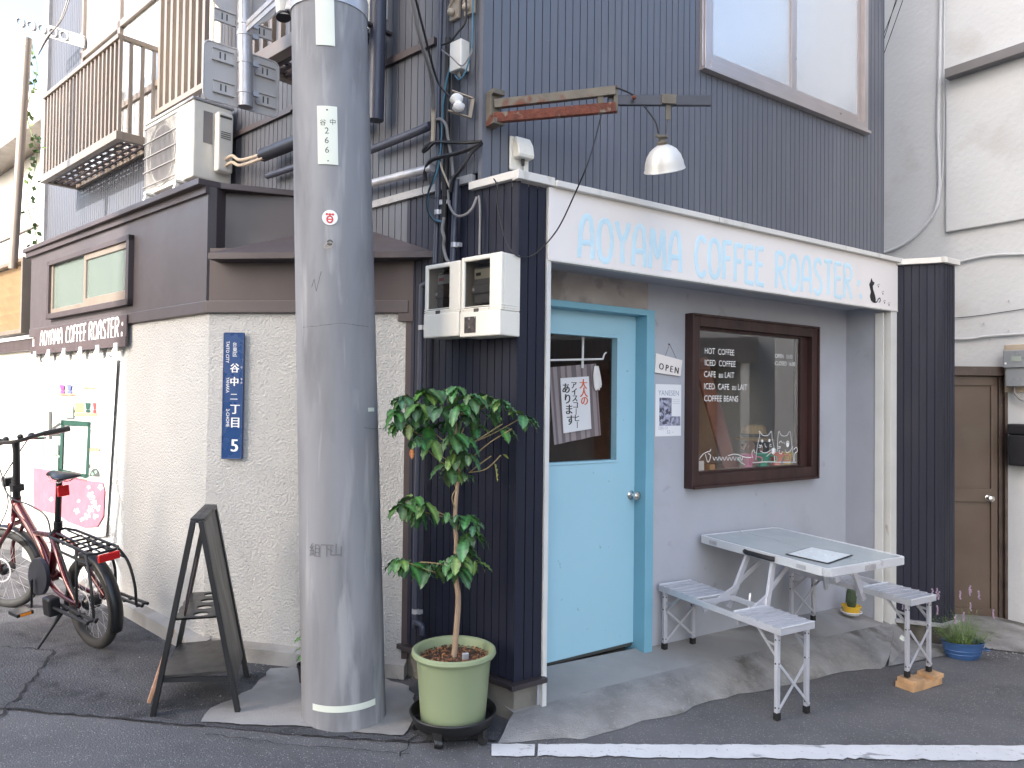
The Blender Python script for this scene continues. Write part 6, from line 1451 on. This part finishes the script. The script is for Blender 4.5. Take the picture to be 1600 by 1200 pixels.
pc_('turtle_print', m_ink, [[(522, 765), (530, 740), (545, 722), (565, 720), (578, 740), (580, 768)], [(520, 690), (530, 700), (528, 722), (518, 715)]]); pc_('turtle_shell_print', m_lgreen, [[(532, 755), (540, 740), (550, 752), (545, 763)], [(552, 735), (565, 730), (570, 745), (558, 752)]], BC+.001)
wln = MB(); rn = random.Random(12)
for cx, cy, r in ((535, 880, 24), (550, 920, 18), (530, 960, 22), (570, 950, 20), (450, 970, 18), (460, 910, 10), (510, 1000, 20), (560, 1000, 16), (590, 830, 16), (480, 1020, 12), (520, 830, 10), (300, 900, 12)):
    for k in range(5):
        a = 6.283*k/5+rn.random(); ex, ey = cx+math.cos(a)*r, cy+math.sin(a)*r
        wln.tube(smoothpath([bq((cx)/3.75, 540+cy/3.75, BC+.0008), bq((cx+math.cos(a+.4)*r*.7)/3.75, 540+(cy+math.sin(a+.4)*r*.7)/3.75, BC+.0008), bq(ex/3.75, 540+ey/3.75, BC+.0008), bq((cx+math.cos(a-.4)*r*.7)/3.75, 540+(cy+math.sin(a-.4)*r*.7)/3.75, BC+.0008), bq(cx/3.75, 540+cy/3.75, BC+.0008)], 3), .0018, 4, squash=(Lf.Z, .3))
build('flower_line_print', wln, m_white, bn_)
bl3 = MB()
for x0, y0, x1, y1 in ((490, 170, 515, 240), (530, 175, 555, 238), (440, 190, 475, 235), (200, 345, 240, 405), (528, 495, 568, 600), (385, 330, 430, 425), (300, 580, 342, 640)):
    for (p, q) in (((x0, y0), (x1, y0)), ((x1, y0), (x1, y1)), ((x1, y1), (x0, y1)), ((x0, y1), (x0, y0))): bl3.tube([bq(p[0]/3.75, 540+p[1]/3.75, BC+.001), bq(q[0]/3.75, 540+q[1]/3.75, BC+.001)], .0016, 4)
for y in (440, 450, 460, 640, 650, 660, 670): bl3.tube([bq(542/3.75, 540+y/3.75, BC+.001), bq(585/3.75, 540+(y+2)/3.75, BC+.001)], .001, 4)
build('outline_print', bl3, m_ink, bn_)
# ------------------------------------------------------------------ bicycle
Rg = gnd(150, 1011); hdg = (gnd(20, 951)-Rg); hdg.z = 0; hdg.normalize(); lft = Vector((-hdg.y, hdg.x, 0))
slope = (gz(Rg.x+hdg.x, Rg.y+hdg.y)-gz(Rg.x, Rg.y)); fx = Vector((hdg.x, hdg.y, slope)).normalized()
upv = (Vector((0, 0, 1))*math.cos(R(6))+lft*math.sin(R(6))).normalized(); lf2 = upv.cross(fx).normalized()
BK = Fr(Rg, fx, upv, -lf2)     # a forward, b up, c to the bike's right
def B(a, b, c=0): return BK.P(a, b, c)
bk = thing('bicycle', Rg, 'dark red small wheeled electric bicycle with black rear rack, parked by the annex wall', 'bicycle')
WB, WR_ = 1.03, .250
def wheel(c, ax, e1, nm):
    e2 = ax.cross(e1).normalized(); ring = lambda r, n=48: [c+e1*r*math.cos(2*math.pi*i/n)+e2*r*math.sin(2*math.pi*i/n) for i in range(n)]
    rim = build('wheel', MB().tube(ring(WR_-.045), .011, 8, closed=True), m_darkst, bk, smooth=True)
    build('tyre', MB().tube(ring(WR_-.027), .028, 12, closed=True), m_tyre, rim, smooth=True)
    build('hub', MB().tube([c-ax*.045, c-ax*.03, c+ax*.03, c+ax*.045], [.02, .036, .036, .02], 20), m_bblack, rim, smooth=True)
    sp = MB()
    for i in range(28):
        a = 2*math.pi*i/28; s = (-1 if i % 2 else 1); a2 = a+(.7 if i % 4 < 2 else -.7)
        sp.tube([c+(e1*math.cos(a2)+e2*math.sin(a2))*.034+ax*.028*s, c+(e1*math.cos(a)+e2*math.sin(a))*(WR_-.05)], .0011, 4)
    build('spokes', sp, m_trimg, rim)
    build('brake_disc', MB().tube([c+ax*-.046+(e1*math.cos(t)+e2*math.sin(t))*.07 for t in [2*math.pi*i/32 for i in range(32)]], .006, 4, closed=True, squash=(ax, .2)), m_steel, rim)
wheel(B(0, WR_), BK.Z, BK.X, 'rear')
st_a = R(24); e1f = (BK.X*math.cos(st_a)-BK.Z*math.sin(st_a)).normalized(); axf = (BK.Z*math.cos(st_a)+BK.X*math.sin(st_a)).normalized()
fc_ = B(WB, WR_)
wheel(fc_, axf, e1f, 'front')
HB, HT = B(.835, .60), B(.80, .72)
fkm = MB()
for s in (-1, 1): fkm.tube(smoothpath([HB+axf*.015*s, HB+axf*.05*s-BK.Y*.06, fc_+axf*.055*s+BK.Y*.14-e1f*.01, fc_+axf*.052*s], 5), .013, 10)
fkm.tube([HB+axf*.05-BK.Y*.04, HB-axf*.05-BK.Y*.04], .016, 8)
build('fork', fkm, m_bred, bk, smooth=True)
frm = MB(); frm.tube([HB, HT], .026, 14)
frm.tube(smoothpath([HT.lerp(HB, .3), B(.66, .56), B(.52, .46), B(.44, .34)], 6), .026, 14); frm.tube([B(.45, .31, -.03), B(.45, .31, .03)], .035, 14)
frm.tube([B(.44, .32), B(.32, .60)], .021, 12); frm.tube([B(.62, .535), B(.33, .56)], .016, 10)
for s in (-1, 1):
    frm.tube(smoothpath([B(.44, .32, .03*s), B(.25, .27, .055*s), B(0, WR_, .068*s)], 5), .0125, 10)
    frm.tube(smoothpath([B(.36, .56, .02*s), B(.24, .50, .05*s), B(.12, .36, .065*s), B(0, WR_+.01, .07*s)], 5), .0135, 10)
build('frame', frm, m_bred, bk, smooth=True)
build('seat_post', MB().tube([B(.325, .58), B(.25, .88)], .0165, 12).tube([B(.312, .61), B(.305, .645)], .023, 12), m_bblack, bk, smooth=True)
sd2 = MB(); vs = []; prof = [(-.13, .03, .0), (-.12, .07, .012), (-.08, .082, .022), (-.03, .07, .02), (.03, .038, .02), (.09, .024, .022), (.13, .02, .018), (.145, .008, .0)]
for a, w, h in prof:
    for k in range(8):
        t = math.pi*2*k/8; vs.append(B(.235+a, .915+h*math.sin(t)*(1 if math.sin(t) > 0 else .9)+(-.01 if a > .1 else 0), w*math.cos(t)))
sd2.add(vs, [(i*8+k, i*8+(k+1) % 8, (i+1)*8+(k+1) % 8, (i+1)*8+k) for i in range(7) for k in range(8)]+[tuple(range(8)), tuple(range(56, 64))])
sdo = build('saddle', sd2, m_bblack, bk, smooth=True); sdo.modifiers.new('s', 'SUBSURF').levels = 2
rl = MB()
for s in (-1, 1): rl.tube(smoothpath([B(.14, .905, .03*s), B(.2, .88, .022*s), B(.3, .88, .02*s), B(.35, .9, .015*s)], 4), .004, 6)
build('saddle_rails', rl, m_steel, bk)
build('seat_reflector', MB().box(BK, .205, .225, .80, .86, -.03, .03), m_reflr, bk, bevel=.005)
stm = MB().tube([HT, B(.765, .90), B(.735, 1.055)], [.021, .02, .018], 12); stm.box(BK, .76, .81, .76, .80, -.03, .03); build('handlebar_stem', stm, m_bblack, bk, smooth=True)
hbc = B(.735, 1.06)
hbm = MB().tube(smoothpath([hbc-axf*.30-e1f*.08+BK.Y*.03, hbc-axf*.16-e1f*.03+BK.Y*.02, hbc, hbc+axf*.16-e1f*.03+BK.Y*.02, hbc+axf*.30-e1f*.08+BK.Y*.03], 6), .0125, 10); hbo = build('handlebar', hbm, m_bblack, bk, smooth=True)
for s, mt in ((-1, m_cgrey), (1, m_bblack)): build('grip', MB().tube([hbc+axf*.17*s-e1f*.035+BK.Y*.02, hbc+axf*.31*s-e1f*.085+BK.Y*.03], [.0165, .018], 12), mt, hbo, smooth=True)
brk = MB()
for s in (-1, 1):
    brk.tube(smoothpath([hbc+axf*.12*s+e1f*.02, hbc+axf*.16*s+e1f*.05-BK.Y*.01, hbc+axf*.25*s+e1f*.03-BK.Y*.02], 4), .006, 6); brk.sph(hbc+axf*.11*s+BK.Y*.015, .022, seg=8); brk.sph(hbc+axf*.05*s+BK.Y*.02+e1f*.02, .018, seg=8)
build('brake_lever', brk, m_bblack, bk, smooth=True)
cbm = MB()
cbm.tube(smoothpath([hbc+axf*.12+e1f*.03, hbc+axf*.05+e1f*.1-BK.Y*.15, B(.84, .82, -.05), B(.72, .74, -.06), B(.5, .72, -.05), B(.36, .66, -.03), B(.34, .5, -.03)], 7), .0045, 6)
cbm.tube(smoothpath([hbc-axf*.12+e1f*.03, B(.86, .95, -.06), B(.83, .82, -.05), B(.8, .68, -.05), fc_+axf*-.06+BK.Y*.2, fc_-axf*.05], 7), .004, 6)
cbm.tube(smoothpath([hbc+e1f*.03, B(.85, .9, .02), B(.78, .7, -.04), B(.6, .6, -.04), B(.5, .5, -.04)], 7), .003, 6); build('cables', cbm, m_bblack, bk, smooth=True)
build('front_light', MB().box(BK, .86, .92, .78, .83, -.03, .03).bar(B(.80, .80), B(.87, .79), .02, .01), m_bblack, bk, bevel=.006)
def fender(c, e1, e2, ax, t0, t1, r, w, name):
    vs = []; n = 20
    for i in range(n+1):
        t = R(t0+(t1-t0)*i/n)
        for k, (dw, dr) in enumerate(((-1, -.012), (-.6, 0), (0, .004), (.6, 0), (1, -.012))): vs.append(c+(e1*math.cos(t)+e2*math.sin(t))*(r+dr)+ax*w*dw)
    o = build(name, MB().add(vs, [(i*5+k, i*5+k+1, (i+1)*5+k+1, (i+1)*5+k) for i in range(n) for k in range(4)]), m_bblack, bk, smooth=True); s_ = o.modifiers.new('t', 'SOLIDIFY'); s_.thickness = .002
fender(B(0, WR_), BK.X, BK.Y, BK.Z, 60, 205, WR_+.018, .033, 'fender'); fender(fc_, e1f, BK.Y, axf, 25, 165, WR_+.018, .033, 'fender')
rk = MB()
rt = [B(.30, .60, .03), B(.26, .585, .07), B(-.17, .56, .075), B(-.20, .56, .05), B(-.20, .56, -.05), B(-.17, .56, -.075), B(.26, .585, -.07), B(.30, .60, -.03)]
rk.tube(rt, .0075, 8, closed=True)
for a in (-.12, -.04, .04, .12, .20): rk.tube([B(a, .565+.0*a, -.072), B(a, .565, .072)], .006, 8)
for c in (-.03, .03): rk.tube([B(-.19, .565, c), B(.27, .592, c)], .005, 6)
for s in (-1, 1):
    rk.tube([B(-.2, .51, .085*s), B(.12, .53, .085*s)], .007, 8)
    rk.tube(smoothpath([B(-.15, .555, .08*s), B(-.21, .48, .10*s), B(-.24, .36, .11*s), B(-.24, .25, .11*s)], 5), .0075, 8)
    rk.tube(smoothpath([B(-.05, .56, .08*s), B(-.07, .42, .10*s), B(-.05, .28, .10*s)], 5), .0075, 8)
    rk.tube([B(0, WR_, .075*s), B(.16, .56, .075*s)], .006, 8)
    rk.tube([B(.14, .25, .11*s), B(-.28, .245, .12*s)], .009, 8); rk.tube([B(.14, .25, .15*s), B(-.27, .245, .155*s)], .009, 8)
    for a in (.14, .0, -.13, -.26): rk.tube([B(a, .247, .10*s), B(a, .247, .16*s)], .007, 8)
build('rear_rack', rk, m_bblack, bk, smooth=True)
build('tail_reflector', MB().box(BK, -.228, -.209, .515, .555, -.055, .055), m_reflr, bk, bevel=.004)
build('foot_peg', MB().box(BK, .09, .17, .20, .30, -.175, -.115), m_bblack, bk, bevel=.01)
build('chain_guard', MB().lathe(B(.43, .33, -.06), [(.10, 0), (.098, .02), (1e-5, .026)], 28, -BK.Z, sx=1.25), m_darkst, bk, smooth=True)
crk = MB().bar(B(.45, .32, -.10), B(.47, .155, -.105), .012, .02); cro = build('crank', crk, m_bblack, bk, bevel=.004)
build('pedal', MB().box(BK, .42, .53, .135, .155, -.20, -.115), m_bblack, cro, bevel=.003); build('pedal_reflector', MB().box(BK, .418, .4195, .138, .152, -.185, -.13), m_orange, cro)
ksb = B(.16, .22, -.06); kse = gnd(58, 1017); build('kickstand', MB().tube([ksb, ksb.lerp(kse, .3), kse+Vector((0, 0, .01))], [.016, .012, .008], 10).tube([ksb, B(.14, .30, -.05)], .014, 8), m_bblack, bk, smooth=True)
# ------------------------------------------------------------------ right side: meter, letter box, conduits, wires
wmt = thing('wall_meter', RW.Q(1585, 620), 'dark grey electric meter on a beige board at the right edge of the picture', 'electric meter')
ba0, bb0 = RW.px(1571, 613); _, bb1 = RW.px(1575, 539); 
build('backboard', MB().box(RW, ba0, ba0+.22, bb0, bb1, .001, .02), m_ccream, wmt, bevel=.004)
mz1, mz0 = RW.px(1570, 548, .09)[1], RW.px(1570, 604, .09)[1]; mz = RW.px(1570, 575, .09)[1]; ma = RW.px(1568.5, 570, .09)[0]
mo = build('meter', MB().box(RW, ma, ma+.18, mz, mz1, .02, .11).box(RW, ma+.012, ma+.17, mz0, mz, .02, .095), m_mgrey, wmt, bevel=.006)
build('display', MB().box(RW, ma+.06, ma+.13, mz+.05, mz+.09, .11, .1125), m_lcd, mo); build('seal', MB().lathe(RW.P(ma+.02, mz+.035, .11), [(.009, 0), (1e-5, .004)], 12, RW.Z), m_white, mo)
build('lead', MB().tube(smoothpath([RW.P(ma+.06, mz0, .05), RW.P(ma+.07, mz0-.06, .06), RW.P(ma+.12, mz0-.11, .05), RW.P(ma+.2, mz0-.13, .04)], 5), .009, 8), m_cgrey, wmt, smooth=True)
lb = thing('letter_box', RW.Q(1590, 730), 'black wall letter box with a lid at the right edge, below the dark grey meter', 'letter box')
la0, lz0_ = RW.px(1576, 727, .08); _, lz1_ = RW.px(1576, 662, .08); _, lm = RW.px(1576, 679, .08)
build('body', MB().box(RW, la0, la0+.36, lz0_, lm, .0, .10), m_black, lb, bevel=.012); build('lid', MB().box(RW, la0-.003, la0+.363, lm+.002, lz1_, .0, .104), m_black, lb, bevel=.012)
def rwp(*pts, c=.02): return [RW.Q(x, y, c) for x, y in pts]
for pts, r, lab, mt in ((rwp((1471, -60), (1469, 60), (1466, 200), (1468, 290), (1460, 330), (1437, 362), (1408, 384), (1378, 396)), .014, 'thick white conduit curving down the plaster wall to the dark siding', m_rwall), (rwp((1476, -60), (1475, 120), (1474, 250), (1466, 322)), .006, 'thin white conduit running beside the thick curved one', m_rwall),
                    (rwp((1492, 411), (1530, 402), (1560, 398), (1625, 396)), .011, 'white conduit sagging across the wall just above the right pillar cap', m_rwall), (rwp((1488, 530), (1520, 529), (1545, 525), (1625, 520)), .010, 'white conduit crossing the wall above the brown door', m_rwall), (rwp((1488, 497), (1530, 493), (1625, 479), c=.012), .003, 'thin dark wire across the white wall between the two conduits', m_pvcb)):
    solo('conduit' if r > .004 else 'wire', MB().tube(smoothpath(pts, 7), r, 8), mt, lab, 'conduit' if r > .004 else 'wire', smooth=True)
for i, (p, q, lab) in enumerate((((1375, 82), (1403, -10), 'left'), ((1376, 66), (1404, -6), 'middle'), ((1372, 110), (1415, -12), 'right'))):
    solo('overhead_wire', MB().tube([atY(*p, 6.0), atY(q[0], q[1], 5.6)], .003, 5), m_pvcb, 'thin overhead wire at the top beside the white building, %s of three' % lab, 'wire', 'overhead wires at the top right')
ow_ = MB()
for k in range(2): ow_.tube(smoothpath([atY(108+k*3, -10, 5.6), atY(95+k*2, 30, 5.6), atY(76-k*2, 58, 5.7), atY(60, 85, 5.9)], 6), .005, 5)
solo('overhead_wire', ow_, m_cgrey, 'pair of twisted wires at the upper left in front of the sunlit sky', 'wire')
nm_ = MB()
for x, y in ((1537, 505), (1576, 470), (1547, 530), (1576, 517)): nm_.cyl(RW.Q(x, y, 0), RW.Q(x, y, .02), .006)
build('wall_screw', nm_, m_steel, rb)
# ------------------------------------------------------------------ small pots, tub, cap, weeds
cpz = BACK.Q(1330, 958, .12); ppx = FF.Q(1330, 955, -.17); ppx.z = slab_z(ppx)-.002; cpx = thing('cactus_pot', ppx, 'small dark cactus in a yellow bowl with white saucer at the back of the porch', 'potted plant')
build('saucer', MB().lathe(ppx, [(.05, 0), (.07, .02), (.074, .021), (.072, .025), (.05, .01), (1e-5, .008)], 32), m_white, cpx, smooth=True)
build('bowl', MB().lathe(ppx+Vector((0, 0, .012)), [(.045, 0), (.056, .01), (.066, .045), (.069, .05), (.064, .052), (.058, .04), (1e-5, .038)], 32), m_yel, cpx, smooth=True)
cz = MB(); cz.lathe(ppx+Vector((0, 0, .048)), [(.022, 0), (.03, .02), (.034, .05), (.03, .09), (.028, .12), (.02, .145), (1e-5, .155)], 16); cz.sph(ppx+Vector((-.02, 0, .09)), .018, sz=1.3, seg=10); cz.sph(ppx+Vector((.02, -.01, .12)), .016, sz=1.3, seg=10)
rn = random.Random(4)
cz.v = [v+Vector((rn.uniform(-1, 1), rn.uniform(-1, 1), rn.uniform(-1, 1)))*.003 for v in cz.v]; build('cactus', cz, m_cactus, cpx, smooth=False)
wc = gnd(1397, 994, .06); wc.z = -.085
solo('ground_cap', MB().lathe(gnd(1397, 994, .055), [(.066, -.02), (.066, .0), (.06, .006), (1e-5, .008)], 36), m_plate, 'flat round cream cap set in the rough concrete beside the right bench', 'cover', smooth=True)
tb0 = gnd(1516, 1034); tb_ = thing('tin_tub', tb0, 'oval blue tin tub planted with faded lavender beside the right pillar', 'planter')
tc_ = Vector((tb0.x+.0, tb0.y+.08, tb0.z))
build('tub', MB().lathe(tc_, [(.075, 0), (.082, .01), (.098, .085), (.102, .105), (.106, .11), (.102, .113), (.097, .105), (.09, .08), (1e-5, .08)], 40, sx=1.35, sy=.85), m_btub, tb_, smooth=True)
build('hoops', MB().tube([tc_+Vector((.0945*1.35*math.cos(t), .0945*.85*math.sin(t), .06)) for t in [2*math.pi*i/40 for i in range(40)]], .003, 6, closed=True).tube([tc_+Vector((.088*1.35*math.cos(t), .088*.85*math.sin(t), .035)) for t in [2*math.pi*i/40 for i in range(40)]], .003, 6, closed=True), m_btub, tb_, smooth=True)
build('handle', MB().tube(smoothpath([tc_+Vector((.085, -.075, .085)), tc_+Vector((.10, -.10, .08)), tc_+Vector((.12, -.09, .082)), tc_+Vector((.115, -.055, .086))], 4), .005, 6), m_btub, tb_, smooth=True)
build('soil', MB().lathe(tc_+Vector((0, 0, .085)), [(.09, 0), (1e-5, .006)], 24, sx=1.3, sy=.8), m_soil, tb_)
lvp = thing('lavender', tc_+Vector((0, 0, .09)), 'feathery green lavender with faded purple heads growing from the blue tub', 'plant')
gm_ = MB(); fm_ = MB(); rn = random.Random(17)
def blade(mb, p, d, L, w, n=4, bend=.4):
    side = d.cross(Vector((0, 0, 1))); side = side.normalized() if side.length > .05 else Vector((1, 0, 0)); vs = []
    for i in range(n+1):
        t = i/n; ww = w*(1-t*.85); vs += [p-side*ww, p+side*ww]; d = (d+Vector((d.x*.3, d.y*.3, -bend/n))).normalized(); p = p+d*L/n
    mb.add(vs, [(2*i, 2*i+1, 2*i+3, 2*i+2) for i in range(n)]); return p
for k in range(190):
    a = rn.uniform(0, 6.28); r = rn.random()**.5; b = tc_+Vector((.10*r*math.cos(a), .06*r*math.sin(a), .088)); tilt = rn.uniform(.05, .75)*r
    d = Vector((math.cos(a)*tilt, math.sin(a)*tilt, 1)).normalized(); L = rn.uniform(.08, .22); e = blade(gm_, b, d, L, .002, bend=.25)
    for j in range(7):
        q = b.lerp(e, .25+.1*j); dd = Vector((rn.uniform(-1, 1), rn.uniform(-1, 1), rn.uniform(.2, 1))).normalized(); blade(gm_, q, dd, rn.uniform(.015, .035), .0018, 2)
    if k % 11 == 0:
        e = blade(gm_, b, d, .30, .0014, bend=.05)
        for j in range(5): fm_.sph(e+Vector((rn.uniform(-.004, .004), rn.uniform(-.004, .004), -.012*j)), .007, seg=6)
build('foliage', gm_, m_grass, lvp); build('flower_heads', fm_, m_lav, lvp)
def weed(x, y, n, s, lab, off=0, dy=.0):
    p = gnd(x, y, off); p.y += dy; mb = MB(); r_ = random.Random(int(x))
    for k in range(n):
        a = r_.uniform(0, 6.28); d = Vector((math.cos(a)*.9, math.sin(a)*.9, r_.uniform(.4, 1.2))).normalized(); q = p+Vector((r_.uniform(-s, s)*.6, r_.uniform(-s, s)*.4, 0))
        e = blade(mb, q, d, r_.uniform(.4, 1)*s, .004, 4, .9)
        for j in range(3): t = .4+.25*j; blade(mb, q.lerp(e, t)+Vector((0, 0, .012)), Vector((r_.uniform(-1, 1), r_.uniform(-1, 1), .3)).normalized(), s*.25, .007, 2, .5)
    solo('weed', mb, m_grass, lab, 'plant')
weed(1481, 1005, 22, .12, 'weed sprouting at the foot of the right pillar beside the blue tub'); weed(1470, 1018, 12, .06, 'low green weed on the ground just left of the blue tub'); weed(640, 1052, 14, .05, 'tiny weed in the gap between stucco wall and pillar base', 0, -.02); weed(1560, 985, 14, .06, 'small weed by the step of the brown door')
dbm = MB(); rn = random.Random(31)
for k in range(420):
    if k < 150: p = gnd(rn.uniform(1530, 1640), rn.uniform(1000, 1030), .01)
    elif k < 260: p = gnd(rn.uniform(560, 655), rn.uniform(1042, 1062), .006)
    elif k < 340: p = gnd(rn.uniform(340, 480), rn.uniform(1024, 1050), .008)
    else: p = gnd(rn.uniform(170, 640), rn.uniform(960, 1120), .006)
    s = rn.uniform(.002, .007)*(1.6 if k < 60 else 1); u = Vector((rn.uniform(-1, 1), rn.uniform(-1, 1), 0)).normalized()*s; w = Vector((-u.y, u.x, 0))*rn.uniform(.5, 1)
    dbm.add([p-u, p-w, p+u, p+w, p+Vector((0, 0, s*.8))], [(0, 1, 4), (1, 2, 4), (2, 3, 4), (3, 0, 4)])
tag(build('gravel', dbm, m_conc2), kind='stuff')
